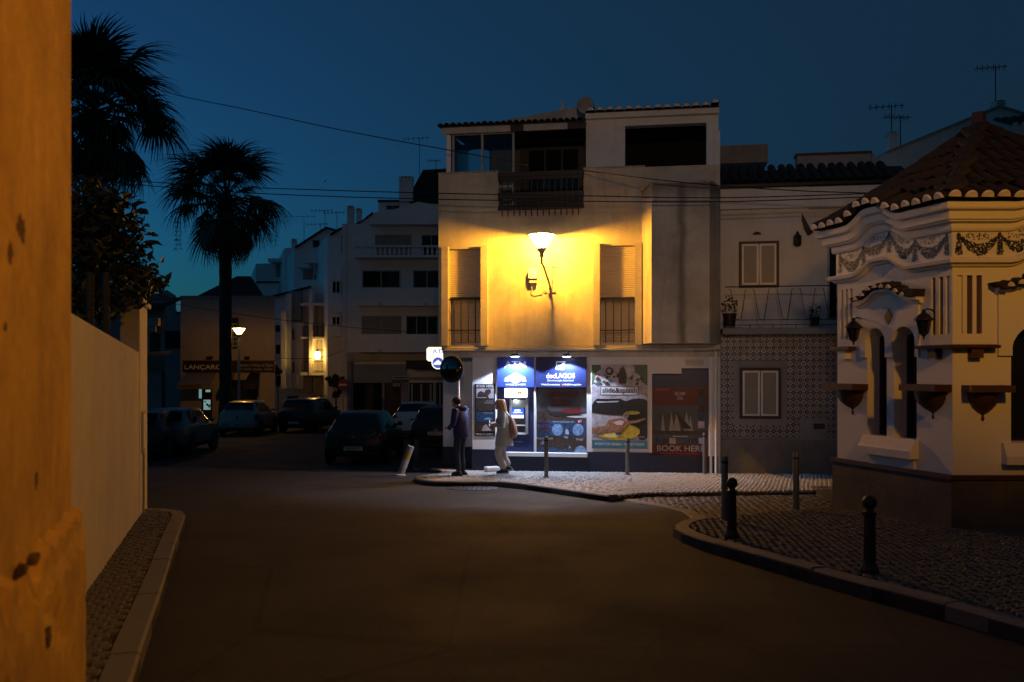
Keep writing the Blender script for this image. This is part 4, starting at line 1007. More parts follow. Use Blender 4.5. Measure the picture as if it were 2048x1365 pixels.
# ledges with blocks
zl = KR.z(697, 1940); ll = [(P0 + KL.a*KL.x(1845), nl, 0), (C0.copy(), (nl+nr)/(1+nl.dot(nr)), 0), (C0 + KR.a*KR.x(1990), nr, 0)]
lg = sweep([(0,zl),(.13,zl),(.14,zl+.035),(0,zl+.05)], ll).build('ledge', M['brown_paint'], kiosk)
for fr, px0, px1 in ((KL,1868,1884),(KR,1935,1959)): fb(MB().box(fr.x(px0), fr.x(px1), -.1, .0, zl-.12, zl-.001), fr, 'ledge_block', M['brown_paint'], lg)
zl2 = KL.z(701, 1690); lg = fb(MB().box(-.02, KL.x(1712), -.13, 0, zl2, zl2+.05), KL, 'ledge', M['brown_paint'])
fb(MB().box(KL.x(1688), KL.x(1702), -.1, 0, zl2-.13, zl2-.001), KL, 'ledge_block', M['plaster_kiosk'], lg)
# bell shaped planter shelves
def shelf(fr, px0, px1, py):
    x0, x1 = fr.x(px0, -.12), fr.x(px1, -.12); zt = fr.z(py, (px0+px1)/2, -.12); c = (x0+x1)/2; w = (x1-x0)
    sh = fb(MB().box(x0, x1, -.26, .0, zt-.085, zt), fr, 'planter_shelf', M['brown_paint'], bevel=.004)
    r = w*.36
    prof = [(.012,-.44),(.022,-.41),(.012,-.37),(.03,-.35),(r*.45,-.31),(r*.75,-.25),(r*.93,-.18),(r,-.1),(r,-.086)]
    fb(MB().lathe(prof, (c, 0, zt), 18, 'z', math.pi, 2*math.pi, min(1, .22/r)), fr, 'bowl', M['brown_paint'], sh, smooth=True)
shelf(KL, 1662, 1722, 768); shelf(KL, 1815, 1888, 769); shelf(KR, 1932, 2019, 771)
# ---- roof: flared pyramid of barrel tiles
AP = Vector((6.60, 12.72, 5.02)); ze = 3.66; OUT = .27
def roof_face(fr, L, bf, name_seed):
    ap = AP - fr.o; xa, D = ap.dot(fr.a), ap.dot(fr.b) + OUT
    exl = OUT*.85; exr = OUT*.85
    def hmax(x):
        return D*min((x+exl)/(xa+exl), (L+exr-x)/(L+exr-xa))
    prof = lambda d, x: ze + (AP.z-ze)*(d/D)**1.12 + bf(min(max(x,0),L))*max(0, 1-d/.8)
    skin = MB(); n, m = 24, 8
    for i in range(n):
        for j in range(m):
            q = []
            for ii, jj in ((i,j),(i+1,j),(i+1,j+1),(i,j+1)):
                s = -exl + (L+exl+exr)*ii/n; t = jj/m; x = s + (xa-s)*t; d = D*t
                p = fr.o + fr.a*x + fr.b*(d-OUT) - C0; q.append((p.x, p.y, prof(d, x)-.03))
            skin.quad(*q)
    face = skin.build('roof_slope', M['tile_roof'], kiosk)
    tm = barrel(.083, .066, .4, 7).mesh('roof_tile', M['tile_roof'], True)
    pitch = .185; k = int(L/pitch)
    for i in range(k+1):
        x = L*i/k; d = .33; h = hmax(x)
        while d < h - .05:
            sl_ = math.atan2(prof(d+.3, x)-prof(d, x), .3); p = fr.o + fr.a*x + fr.b*(d-OUT) - C0
            o = link('roof_tile', tm, face, (p.x, p.y, prof(d, x)+rnd.uniform(-.004,.012)), (sl_-.04, 0, fr.rz+rnd.uniform(-.05,.05)))
            d += .31
    tile_row(fr, face, -.12, L+.12, .185, .085, OUT+.03, lambda x: ze-.01+bf(min(max(x,0),L)), .42, .42)
roof_face(KL, WLf, BL, 1); roof_face(KR, WRt, BR, 2)
K3 = Fr(P0.x + KL.b.x*2.3, P0.y + KL.b.y*2.3, KL.rz - math.pi/2)
mb = MB(); q = P0 - C0 + (-KL.a + nl)*OUT*.8; q2 = P0 - C0 + KL.b*2.6 - KL.a*OUT; ap = AP - C0
mb.add([(q.x,q.y,ze-.02),(q2.x,q2.y,ze-.02),(ap.x,ap.y,AP.z-.03)], [(0,1,2)]); q3 = C0 + KR.a*(WRt+.25) + nr*.25 - C0; q4 = C0 + KR.a*(WRt+.2) + KR.b*3 - C0
mb.add([(q3.x,q3.y,ze-.02),(q4.x,q4.y,ze-.02),(ap.x,ap.y,AP.z-.03)], [(0,1,2)]); mb.add([(q4.x,q4.y,ze-.02),(q2.x,q2.y,ze-.02),(ap.x,ap.y,AP.z-.03)], [(0,1,2)])
mb.build('roof_slope', M['tile_roof'], kiosk)
ht = barrel(.10, .085, .36, 7).mesh('hip_tile', M['tile_roof'], True)
for e in ((C0 + ((nl+nr)/(1+nl.dot(nr)))*OUT), (P0 + (-KL.a+nl)*OUT*.85), (C0 + KR.a*(WRt+.24) + nr*.24)):
    d = Vector((AP.x-e.x, AP.y-e.y, 0)); Ln = d.length; az = math.atan2(d.y, d.x) - math.pi/2
    for i in range(9):
        t = i/9; p = e + d*t - C0; z = ze + (AP.z-ze)*t**1.12; z2 = ze + (AP.z-ze)*min(1,t+.11)**1.12
        link('hip_tile', ht, kiosk, (p.x, p.y, z+.0), (math.atan2(z2-z, Ln*.11), 0, az))
MB().lathe([(.16,-.12),(.15,.0),(.11,.03),(.10,.22),(.0,.23)], (ap.x, ap.y, AP.z-.02), 4).build('finial', M['brown_paint'], kiosk)
e = P0 + (-KL.a+nl)*OUT - C0; dd = (-KL.a+nl).normalized()
MB().tube([(e.x,e.y,ze-.06), (e.x+dd.x*.05,e.y+dd.y*.05,ze+.02), (e.x+dd.x*.10,e.y+dd.y*.10,ze+.16), (e.x+dd.x*.12,e.y+dd.y*.12,ze+.25)], [.05,.045,.03,.006], 8).build('corner_horn', M['tile_roof'], kiosk, True)
# two wall lanterns
def lantern(px, py, label):
    x, z = KL.at(px, py, -.16); t = thing('wall_lantern', label, 'lantern', KL.wp(x, -.16, z), KL.rz, 'unlit lanterns on the kiosk')
    g = MB()
    for k in range(6):
        a = k*math.pi/3; g.tube([(.052*math.cos(a),.052*math.sin(a),-.11),(.088*math.cos(a),.088*math.sin(a),.06)], .006, 4)
    g.build('cage', M['iron'], t)
    MB().lathe([(.05,-.11),(.083,.058)], n=6).build('glass', M['glass'], t)
    MB().lathe([(.125,.055),(.12,.07),(.05,.135),(.03,.15),(.02,.165),(.026,.18),(.0,.2)], n=12).build('hood', M['iron'], t, True)
    MB().lathe([(.0,-.19),(.014,-.17),(.012,-.15),(.03,-.13),(.055,-.11),(.0,-.108)], n=10).build('base', M['iron'], t, True)
    MB().tube([(0,0,.17),(0,.05,.2),(0,.12,.19),(0,.158,.15)], .01, 6).build('bracket', M['iron'], t)
lantern(1707, 664, 'black unlit lantern left of the kiosk windows'); lantern(1847.5, 650, 'black unlit lantern right of the kiosk windows')

# twin floodlights on a post on the near pavement, outside the photo at the right; they light the ochre wall and the kiosk
tf = thing('floodlight_post', 'tall post with two sodium floodlights on the near pavement outside the photo', 'floodlight', (5.2, 1.2, gz(1.2)+KH))
MB().lathe([(.11,0),(.11,.3),(.07,.36),(.055,6.2),(.0,6.22)], n=12).build('post', M['grey_paint'], tf, True)
def flood(aim, power, half, blend):
    o = Vector((5.2, 1.2, 6.25+gz(1.2)+KH)); d = (Vector(aim)-o).normalized(); q = d.to_track_quat('-Z', 'Y').to_euler()
    h = MB().add([(-.2,-.14,-.06),(.2,-.14,-.06),(.2,.14,-.06),(-.2,.14,-.06),(-.12,-.09,.14),(.12,-.09,.14),(.12,.09,.14),(-.12,.09,.14)], [(4,5,6,7),(0,1,5,4),(1,2,6,5),(2,3,7,6),(3,0,4,7)]).build('lamp_head', M['plastic'], tf)
    h.location = Vector((0,0,6.25)) + Vector((d.x,d.y,0))*.25; h.rotation_euler = q
    MB().box(-.18,.18,-.12,.12,-.072,-.062).build('lens', emit('sodium floodlight lens', SODIUM, 8), h)
    l = bpy.data.lights.new('floodlight_beam', 'SPOT'); l.energy = power; l.color = SODIUM; l.spot_size = 2*R(half); l.spot_blend = blend; l.shadow_soft_size = .28
    link('floodlight_beam', l, h, (0,0,-.4))
flood((-2.2, 4.4, 3.2), 1200, 32, 1.0); flood((6.2, 11.0, 3.0), 1250, 19, 1.0)
# warm white lamp on a bracket of the ochre wall, behind the viewer; it looks down the street
wl_ = thing('street_floodlight', 'warm white street floodlight on a bracket of the ochre wall behind the viewer', 'floodlight', (-.2, -1.2, 5.3))
d = (Vector((2.0, 20.5, 6.4)) - Vector((.15, -1.2, 5.3))).normalized(); hq = d.to_track_quat('-Z', 'Y').to_euler()
MB().tube([(-.1,0,.0),(.2,.0,.12),(.35,.05,.08)], .025, 8).build('bracket', M['grey_paint'], wl_)
h = MB().add([(-.2,-.14,-.06),(.2,-.14,-.06),(.2,.14,-.06),(-.2,.14,-.06),(-.12,-.09,.14),(.12,-.09,.14),(.12,.09,.14),(-.12,.09,.14)], [(4,5,6,7),(0,1,5,4),(1,2,6,5),(2,3,7,6),(3,0,4,7)]).build('lamp_head', M['plastic'], wl_)
h.location = (.35,.1,0); h.rotation_euler = hq
MB().box(-.18,.18,-.12,.12,-.072,-.062).build('lens', emit('warm white floodlight lens', (1,.68,.48), 8), h)
l = bpy.data.lights.new('floodlight_beam', 'SPOT'); l.energy = 1350; l.color = (1,.66,.46); l.spot_size = 2*R(24); l.spot_blend = .9; l.shadow_soft_size = .3
link('floodlight_beam', l, h, (0,0,-.4))
# ================================================================ generic block on an upright frame, named by photo pixels
def blk(fr, parent, name, mat, x0, x1, y0, y1, d0=0.0, d1=.1, bevel=0):
    xm = (x0+x1)/2; o = fr.o; 
    return MB().box(fr.x(x0,d0), fr.x(x1,d0), d0, d1, fr.z(y1,xm,d0), fr.z(y0,xm,d0)).build(name, mat, parent, bevel=bevel)
SHEAR = Matrix(((1,-.33,0,0),(0,1,0,0),(0,0,1,0),(0,0,0,1))); SHEAR2 = Matrix(((1,-.5,0,0),(0,1,0,0),(0,0,1,0),(0,0,0,1)))   # side walls run along the street
def win(fr, parent, x0, x1, y0, y1, d=0.0, frame=None, panes=2, fw=.05, glassm=None, deep=.10, name='window'):
    """a window: frame, panes and (sunk) glass; sits on the wall plane d"""
    frame = frame or M['white_paint']; xm = (x0+x1)/2; a, b_ = fr.x(x0,d), fr.x(x1,d); z0, z1 = fr.z(y1,xm,d), fr.z(y0,xm,d)
    mb = MB(); mb.box(a,b_,d-.03,d+.0,z0,z0+fw); mb.box(a,b_,d-.03,d+.0,z1-fw,z1); mb.box(a,a+fw,d-.03,d+.0,z0+fw,z1-fw); mb.box(b_-fw,b_,d-.03,d+.0,z0+fw,z1-fw)
    for k in range(1, panes): x = a+(b_-a)*k/panes; mb.box(x-fw*.5,x+fw*.5,d-.025,d,z0+fw,z1-fw)
    w = mb.build(name, frame, parent)
    for k in range(panes):
        xa = a+fw*.6+(b_-a-fw*1.2)*k/panes; xb = a+fw*.6+(b_-a-fw*1.2)*(k+1)/panes
        MB().box(xa+.004,xb-.004,d-.014,d-.006,z0+fw*.8,z1-fw*.8).build('pane', glassm or M['glass'], w)
    return w

# ================================================================ house with the patterned tile front, right of the shop
th_ = on(MF, 'tile_front_house', 'house with blue patterned wall tiles and a zigzag railed balcony', 'house')
YT, YW = .38, 1.0
gbase = gz(20.3) - .05
xt0, xt1 = X(1441.5,YT), X(1760,YT)
zt0, zt1 = Z(880,1560,YT), Z(668,1560,YT)
b = MB(); b.box(xt0, xt1, YT, YT+.3, zt0, zt1); b.box(xt0, xt1, YT+.3, 8, gbase, zt1)
b.build('ground_floor_wall', M['plaster_dim'], th_)
MB().box(xt0, xt1, YT-.03, YT+.3, gbase, zt0).build('stone_dado', M['concrete'], th_)
def azulejo():
    m, nt, bs = newmat('blue patterned glazed tile'); bs.inputs['Roughness'].default_value = .25
    tc = nt.nodes.new('ShaderNodeTexCoord'); sp_ = nt.nodes.new('ShaderNodeSeparateXYZ'); nt.links.new(tc.outputs['Object'], sp_.inputs[0])
    def mth(op, a, b_=None):
        n = nt.nodes.new('ShaderNodeMath'); n.operation = op
        for i, v in enumerate((a, b_)):
            if v is None: continue
            if isinstance(v, (int, float)): n.inputs[i].default_value = v
            else: nt.links.new(v, n.inputs[i])
        return n.outputs[0]
    S = .144
    u = mth('ABSOLUTE', mth('DIVIDE', sp_.outputs[0], S)); v = mth('ABSOLUTE', mth('DIVIDE', sp_.outputs[2], S))
    cu = mth('SUBTRACT', .5, u); cv = mth('SUBTRACT', .5, v)
    rc = mth('SQRT', mth('ADD', mth('MULTIPLY', cu, cu), mth('MULTIPLY', cv, cv)))     # from corners
    r0 = mth('SQRT', mth('ADD', mth('MULTIPLY', u, u), mth('MULTIPLY', v, v)))         # from centre
    dg = mth('ABSOLUTE', mth('SUBTRACT', u, v))
    a = mth('MULTIPLY', mth('GREATER_THAN', rc, .17), mth('LESS_THAN', rc, .34))
    b_ = mth('MULTIPLY', mth('LESS_THAN', r0, .25), mth('GREATER_THAN', dg, .05))
    c_ = mth('LESS_THAN', rc, .10)
    e_ = mth('MULTIPLY', mth('GREATER_THAN', mth('MAXIMUM', u, v), .42), mth('LESS_THAN', mth('MINIMUM', u, v), .12))
    tot = mth('MINIMUM', mth('ADD', mth('ADD', a, b_), mth('ADD', c_, e_)), 1.0)
    nz_ = noise(nt, coords(nt), 40, 3)
    c1 = mixc(nt, tot, (.56,.54,.54), (.05,.046,.06)); oi = nt.nodes.new('ShaderNodeObjectInfo')
    c1 = mixc(nt, mth('MULTIPLY', oi.outputs['Random'], .35), c1, (.10,.09,.085)); c1 = mixc(nt, ramp(nt, nz_, [(.45, 0.0), (.8, .4)]), c1, (.16,.14,.13))
    nt.links.new(c1, bs.inputs['Base Color']); return m
TS = .144; am = azulejo()
tm = MB().add([(-.071,0,-.071),(.071,0,-.071),(.071,0,.071),(-.071,0,.071),(-.067,-.008,-.067),(.067,-.008,-.067),(.067,-.008,.067),(-.067,-.008,.067)],
              [(0,1,5,4),(1,2,6,5),(2,3,7,6),(3,0,4,7),(4,5,6,7)]).mesh('wall_tile', am)
wx0, wx1, wz0, wz1 = X(1472,YT), X(1567,YT), Z(845,1520,YT), Z(729,1520,YT)
px0_, px1_, pz0_, pz1_ = X(1608,YT), X(1654,YT), Z(871,1630,YT), Z(842,1630,YT)
nxx = int((X(1690,YT)-xt0)/TS); nzz = int((zt1-zt0)/TS)
for i in range(nxx):
    for j in range(nzz+1):
        x = xt0 + (i+.5)*TS; z = zt1 - .02 - (j+.5)*TS
        if z - TS/2 < zt0 - .03: continue
        if wx0-TS*.45 < x < wx1+TS*.45 and wz0-TS*.45 < z < wz1+TS*.45: continue
        if px0_-TS*.3 < x < px1_+TS*.3 and pz0_-TS*.3 < z < pz1_+TS*.3: continue
        link('wall_tile', tm, th_, (x, YT-.003, z))
MB().box(wx0-.07, wx1+.07, YT-.03, YT+.01, wz0-.07, wz1+.07).build('window_border', M['plaster_dim'], th_)
blind = plain('cream blind', (.30,.265,.22), .5, var=.06)
def brown_window(x0, x1, y0, y1, d):
    xm = (x0+x1)/2; w = win(MF, th_, x0, x1, y0, y1, d, M['brown_paint'], 1, .06)
    a, b_ = X(x0,d)+.065, X(x1,d)-.065; z0, z1 = Z(y1,xm,d)+.065, Z(y0,xm,d)-.065
    for k in range(2):
        xa, xb = (a, (a+b_)/2-.008) if k == 0 else ((a+b_)/2+.008, b_)
        mb = MB(); f_ = .045; mb.box(xa,xb,d-.05,d-.035,z0,z0+f_); mb.box(xa,xb,d-.05,d-.035,z1-f_,z1); mb.box(xa,xa+f_,d-.05,d-.035,z0+f_,z1-f_); mb.box(xb-f_,xb,d-.05,d-.035,z0+f_,z1-f_)
        mb.build('casement', M['white_paint'], w); MB().box(xa+f_-.004,xb-f_+.004,d-.044,d-.038,z0+f_-.004,z1-f_+.004).build('blind', blind, w)
    return w
brown_window(1479, 1562, 736, 838, YT-.03); brown_window(1477.5, 1558, 483, 576, YW)
pq = MB().box(px0_, px1_, YT-.025, YT+.0, pz0_, pz1_).build('vent_plate', M['plaster_dim'], th_); MB().box(px0_+.2, px1_-.05, YT-.03, YT-.024, pz0_+.14, pz1_-.06).build('vent_slot', M['brown_paint'], pq)
# balcony slab, railing, upper wall
zbs0, zbs1 = Z(668,1560,-.1), Z(656,1560,-.1)
MB().box(X(1441,YT)+.02, X(1760,-.1), -.1, YW, zbs0, zbs1).build('balcony_slab', M['plaster_dim'], th_)
zr1 = Z(573,1560,-.05); xr0, xr1 = X(1450,-.05), X(1700,-.05)
rl = MB().tube([(xr0,-.05,zr1),(xr1,-.05,zr1)], .013, 6).build('railing', M['iron'], th_)
for py in (640,650): MB().tube([(xr0,-.05,Z(py,1560,-.05)),(xr1,-.05,Z(py,1560,-.05))], .008, 5).build('rail', M['iron'], rl)
k = 0; px = 1453.0
while px < 1690:
    zt_, zb_ = zr1, Z(640,1560,-.05)
    for a, c in ((px+8, px+24), (px+38, px+24)):
        MB().tube([(X(a-3 if a < c else a+3,-.05),-.05,zt_-.05),(X(a,-.05),-.05,zt_-.06),(X(c-5 if a < c else c+5,-.05),-.05,zb_+.03),(X(c,-.05),-.05,zb_)], .007, 4).build('zigzag_rod', M['iron'], rl)
    px += 46.5
for px in (1450,1500,1546,1592,1640): MB().tube([(X(px,-.05),-.05,Z(650,px,-.05)),(X(px,-.05),-.05,zbs1)], .01, 5).build('railing_post', M['iron'], rl)
b = MB(); ztw = Z(372,1560,YW); b.box(X(1441,YW), X(1617,YW), YW, YW+.3, zbs1-.2, ztw); b.box(X(1617,YW), X(1830,YW), YW+.12, YW+.35, zbs1-.2, ztw); b.box(X(1441,YW), X(1830,YW), YW+.35, 8, zbs1-.2, ztw-.02)
b.build('upper_wall', M['plaster_white'], th_)
MB().box(X(1439,YW), X(1830,YW), YW-.16, YW+.2, Z(416,1560,YW-.16), Z(376,1560,YW-.16)).build('cornice_band', M['plaster_white'], th_)
win(MF, th_, 1655, 1676, 480, 640, YW+.11, M['grey_paint'], 1, .04, name='balcony_door')
zrf = Z(372,1560,YW-.2)
MB().box(X(1439,YW-.2), X(1830,YW-.2), YW-.22, YW+.3, zrf, zrf+.06).build('gutter', M['iron'], th_)
MB().add([(X(1441,YW),YW-.12,zrf+.06),(X(1830,YW),YW-.12,zrf+.06),(X(1800,YW+1.2),YW+1.1,zrf+.64),(X(1441,YW+1.2),YW+1.1,zrf+.64)], [(0,1,2,3)]).build('roof_deck', M['tile_roof'], th_)
tmesh = barrel(.09,.09,1.42,7).mesh('roof_tile', M['tile_roof'], True); px = 1448
ang = math.atan2(.58, 1.22)
while px < 1800: link('roof_tile', tmesh, th_, (X(px,YW), YW-.15, zrf+.09), (ang, 0, rnd.uniform(-.02,.02))); px += 21
blk(MF, th_, 'roof_block', M['concrete'], 1440, 1536, 290, 326, 2.6, 4)
blk(MF, th_, 'roof_parapet', M['plaster_dim'], 1594, 1742, 309, 345, 2.4, 2.7); blk(MF, th_, 'parapet_coping', M['brown_paint'], 1592, 1744, 304.5, 309, 2.36, 2.75)
MB().prism([MF.at(1742,304,2.5), MF.at(1788,357,2.5), MF.at(1742,357,2.5)], 2.45, 2.7).build('roof_end', M['plaster_dim'], th_)
# small things on the house
def wall_light(px, py, d, lab):
    x, z = MF.at(px, py, d-.1); t = thing('wall_lantern', lab, 'lantern', MF.wp(x, d-.1, z), MF.rz)
    MB().lathe([(.0,-.14),(.05,-.13),(.09,-.1),(.09,.1),(.05,.13),(.03,.18),(.0,.22)], n=8).build('lantern_body', M['iron'], t); MB().tube([(0,0,.15),(0,.098,.15)], .012, 5).build('bracket', M['iron'], t)
wall_light(1595, 481, YW, 'dark lantern on the white wall beside the balcony window')
x, z = MF.at(1514, 467, YW-.06); t = thing('wall_spot', 'tiny dark wall spotlight above the balcony window', 'wall light', MF.wp(x, YW-.06, z), MF.rz)
MB().lathe([(.0,.04),(.03,.035),(.10,-.01),(.10,-.02),(.0,-.0)], n=10).build('shade', M['iron'], t); MB().box(-.02,.02,.0,.058,.0,.03).build('arm', M['iron'], t)
def potted(px, py, d, lab, seed, s=1.0):
    x, z = MF.at(px, py, d); t = thing('potted_plant', lab, 'potted plant', MF.wp(x, d, z), MF.rz); r = random.Random(seed)
    MB().lathe([(.0,0),(.11*s,0),(.15*s,.24*s),(.17*s,.25*s),(.16*s,.27*s),(.12*s,.25*s),(.0,.24*s)], n=12).build('pot', M['dark_wood'], t, True)
    mb = MB(); leafy(mb, Vector((0,0,.45*s)), (.2*s,.2*s,.22*s), 60, .05*s, r); mb.build('leaves', M['leaf'], t)
def leafy(mb, c, rad, n, s, r, shell=.3):
    for i in range(n):
        d = Vector((r.gauss(0,1), r.gauss(0,1), r.gauss(0,1))).normalized(); k = shell + (1-shell)*r.random()**.5
        p = c + Vector((d.x*rad[0], d.y*rad[1], d.z*rad[2]))*k
        u = Vector((r.uniform(-1,1), r.uniform(-1,1), r.uniform(-.8,.6))).normalized(); w = u.cross(Vector((r.uniform(-1,1), r.uniform(-1,1), r.uniform(-1,1))).normalized())
        if w.length < .1: continue
        w.normalize(); L = s*r.uniform(.7,1.35); h = u.cross(w)*L*.12
        mb.add([p-u*L, p+w*L*.42+h, p+u*L, p-w*L*.42+h], [(0,1,2),(0,2,3)])
def leaf_mat(name, a, b_):
    m, nt, bs = newmat(name); geo = nt.nodes.new('ShaderNodeNewGeometry'); oi = nt.nodes.new('ShaderNodeObjectInfo')
    c = mixc(nt, geo.outputs['Random Per Island'], a, b_); nt.links.new(c, bs.inputs['Base Color']); bs.inputs['Roughness'].default_value = .55
    try: bs.inputs['Transmission Weight'].default_value = 0
    except Exception: pass
    return m
M['leaf'] = leaf_mat('dark green leaf', (.018,.026,.01), (.045,.052,.018))
M['frond'] = leaf_mat('palm frond', (.03,.04,.016), (.06,.07,.03))
M['bark'] = plain('palm bark', (.045,.034,.026), .9, var=.4, scale=4, bmp=.6)
potted(1459, 652, .1, 'potted plant at the left end of the zigzag railed balcony', 5); potted(1630, 652, .2, 'low planter on the balcony behind the middle of the railing', 8, .7)

# ================================================================ far white gable house and rooftops at the right edge
GF = Fr(0, 30, 0); gb = on(GF, 'white_gable_house', 'tall white house with plain sloping gable behind the kiosk roof', 'house')
pts = [(1742,700),(1742,327),(1768,310),(1776,306),(2000,214),(2052,230),(2160,285),(2160,700)]
MB().prism([GF.at(a, c) for a, c in pts], 0, 6).build('wall', M['plaster_white'], gb)
MB().prism([GF.at(a, c, -.05) for a, c in ((1776,306),(2000,214),(2052,230),(2160,285),(2160,281),(2052,226),(2000,209.5),(1775,302))], -.06, 6.1).build('verge', M['plaster_dim'], gb)
def chimney(fr, root, x0, x1, y0, y1, d):
    c = blk(fr, root, 'chimney', M['plaster_white'], x0, x1, y0+8, y1, d, d+.35); a, b_ = fr.x(x0,d), fr.x(x1,d); zt = fr.z(y0+8,(x0+x1)/2,d); z1 = fr.z(y0,(x0+x1)/2,d); h = z1-zt
    MB().box(a-.04,b_+.04,d-.04,d+.39,zt,zt+h*.15).build('chimney_band', M['plaster_white'], c)
    for k in range(4): x = a+(b_-a)*(k+.5)/4; MB().box(x-(b_-a)*.07,x+(b_-a)*.07,d,d+.35,zt+h*.15,zt+h*.75).build('chimney_slat', M['plaster_white'], c)
    MB().prism([(a-.03,zt+h*.75),(b_+.03,zt+h*.75),((a+b_)/2,z1)], d-.03, d+.38).build('chimney_cap', M['plaster_white'], c)
chimney(GF, gb, 1780, 1795, 262, 303, .3); chimney(GF, gb, 1993, 2011, 200, 222, .3)
RF_ = Fr(0, 19, 0); rb = on(RF_, 'cream_house', 'cream house corner with tiled eave at the far right above the kiosk', 'house')
MB().box(RF_.x(2028), RF_.x(2120), 0, 3, gz(19), RF_.z(268,2040)).build('wall', M['plaster_white'], rb); blk(RF_, rb, 'eaves', M['plaster_white'], 2018, 2120, 262, 269, -.25, 3)
tm2 = barrel(.09,.07,.8,7).mesh('roof_tile', M['tile_roof'], True); pm2 = plug(.085).mesh('tile_plug', M['mortar'])
for k in range(8):
    o = link('roof_tile', tm2, rb, (RF_.x(2014+k*17), -.32, RF_.z(260-k*1.5,2030)), (.4,0,0)); link('tile_plug', pm2, o, (0,.012,0))
def antenna(fr, px, py_top, py_base, d, lab, seed, boom=.7, group='rooftop television antennas'):
    r = random.Random(seed); x, z = fr.at(px, py_base, d); zt = fr.z(py_top, px, d) - z
    t = thing('tv_antenna', lab, 'antenna', fr.wp(x, d, z), fr.rz, group)
    MB().tube([(0,0,-.3),(0,0,zt)], .018, 5).build('mast', M['iron'], t)
    a = r.uniform(-.35,.35); bm = MB().tube([(-boom*math.cos(a),-boom*math.sin(a)*.6,zt-.08),(boom*.6*math.cos(a),boom*.6*math.sin(a)*.6,zt-.03)], .012, 4).build('boom', M['iron'], t)
    for k in range(6):
        q = -boom + boom*1.5*k/5; MB().tube([(q*math.cos(a)+.12*math.sin(a),q*.6*math.sin(a)-.2,zt-.07),(q*math.cos(a)-.12*math.sin(a),q*.6*math.sin(a)+.2,zt-.07),(q*math.cos(a),q*.6*math.sin(a),zt-.07+.12),(q*math.cos(a),q*.6*math.sin(a),zt-.19)], .008, 4).build('element', M['iron'], bm)
antenna(GF, 1783, 210, 268, .45, 'television antenna on the far right chimney, tallest of the pair', 1); antenna(GF, 1801, 232, 290, .6, 'television antenna just right of the far right chimney', 2, .6); antenna(GF, 1991, 132, 205, .5, 'tall television antenna at the top right', 3, .6)

# ================================================================ café building at the left
CF = Fr(0, 48, 0); cf = on(CF, 'cafe_building', 'pale café building with brown sign band and awnings behind the palm', 'building')
gzc = gz(48)-.1
MB().box(CF.x(361), CF.x(550), 0, 7, gzc, CF.z(596)).xf(SHEAR).build('wall', M['plaster_cafe'], cf)
MB().box(CF.x(360), CF.x(551), -.05, 7, CF.z(596.2), CF.z(592)).xf(SHEAR).build('coping', M['plaster_dim'], cf)
a, c = CF.x(391,.3), CF.x(527,.3); zc_ = CF.z(592); q = W(456,552,51)
MB().add([(a,.4,zc_),(c,.4,zc_),(c-1.8,6,zc_),(a-1.8,6,zc_),((a+c)/2-.5,3.2,q.z),((a+c)/2+.3,3.2,q.z)], [(0,1,5,4),(1,2,5),(2,3,4,5),(3,0,4)]).build('roof', M['tile_roof'], cf)
sb_ = blk(CF, cf, 'sign_band', M['dark_wood'], 367, 549, 724, 744, -.14, -.0)
blk(CF, cf, 'sign_rim', M['brown_paint'], 366, 550, 721.5, 723.8, -.17, -.0)
def ctext(txt, px, py, h, wpx, m, d=-.145): 
    x, z = CF.at(px, py, d); k = 48/FPX; letters(sb_, txt, x, d, z, h*k/.7, m, width=wpx*k, bold=.02)
ctext('LANÇAROTE', 415, 735, 9, 92, M['white_paint']); ctext('Gelados | Wines & Tapas', 510, 731, 5, 72, M['grey_paint']); ctext('Cocktails  Snacks  Coffee', 512, 739, 3.5, 66, M['grey_paint'])
def awning(x0, x1, y0, y1, ov, m):
    a, c = CF.x(x0), CF.x(x1); z0, z1 = CF.z(y0), CF.z(y1, (x0+x1)/2, -ov)
    aw = MB().add([(a,-.02,z0),(c,-.02,z0),(c+.05,-ov,z1),(a-.1,-ov,z1),(a,-.02,z0-.04),(c,-.02,z0-.04),(c+.05,-ov,z1-.04),(a-.1,-ov,z1-.04)], [(0,1,2,3),(7,6,5,4),(0,3,7,4),(1,5,6,2)]).build('awning', m, cf)
    MB().box(a-.1,c+.05,-ov-.01,-ov+.01,z1-.28,z1).build('valance', m, aw)
    return a, c, z1, aw
aw_m = plain('faded canvas', (.20,.16,.14), .8, var=.15)
a, c, z1, aw1 = awning(374, 432, 746, 768, 1.1, aw_m); letters(aw1, 'LANÇAROTE', (a+c)/2-.2, -1.12, z1-.14, .2, M['dark_wood'], width=1.1); awning(456, 470, 746, 768, 1.1, aw_m); awning(500, 520, 746, 768, .8, M['dark_wood'])
cy = emit('cool lit interior', (.35,.62,.62), .42)
for x0, x1, y0, y1 in ((398,403,779,797),(411,421,780,784.5),(407,421,800,820),(498,511,769,778)): blk(CF, cf, 'lit_pane', cy, x0, x1, y0, y1, -.03, -.001)
rr = random.Random(2)
for k in range(6): x = rr.uniform(408,418); y = rr.uniform(802,816); blk(CF, cf, 'shelf_thing', M['plastic'], x, x+rr.uniform(2,5), y, y+rr.uniform(2,4), -.034-.001*k, -.031)
blk(CF, cf, 'door', M['dark_wood'], 403.5, 424, 779, 842, -.028, -.001); blk(CF, cf, 'shop_window', M['glass'], 456, 514, 760, 842, -.025, -.001)
for x0, x1 in ((470,472),(485,487),(496,498)): blk(CF, cf, 'mullion', M['dark_wood'], x0, x1, 760, 842, -.04, -.026)
bd = blk(CF, cf, 'picture_board', M['dark_wood'], 450, 476, 636, 698, -.08, -.001); blk(CF, cf, 'board_face', M['grey_paint'], 452, 474, 647, 694, -.09, -.081)
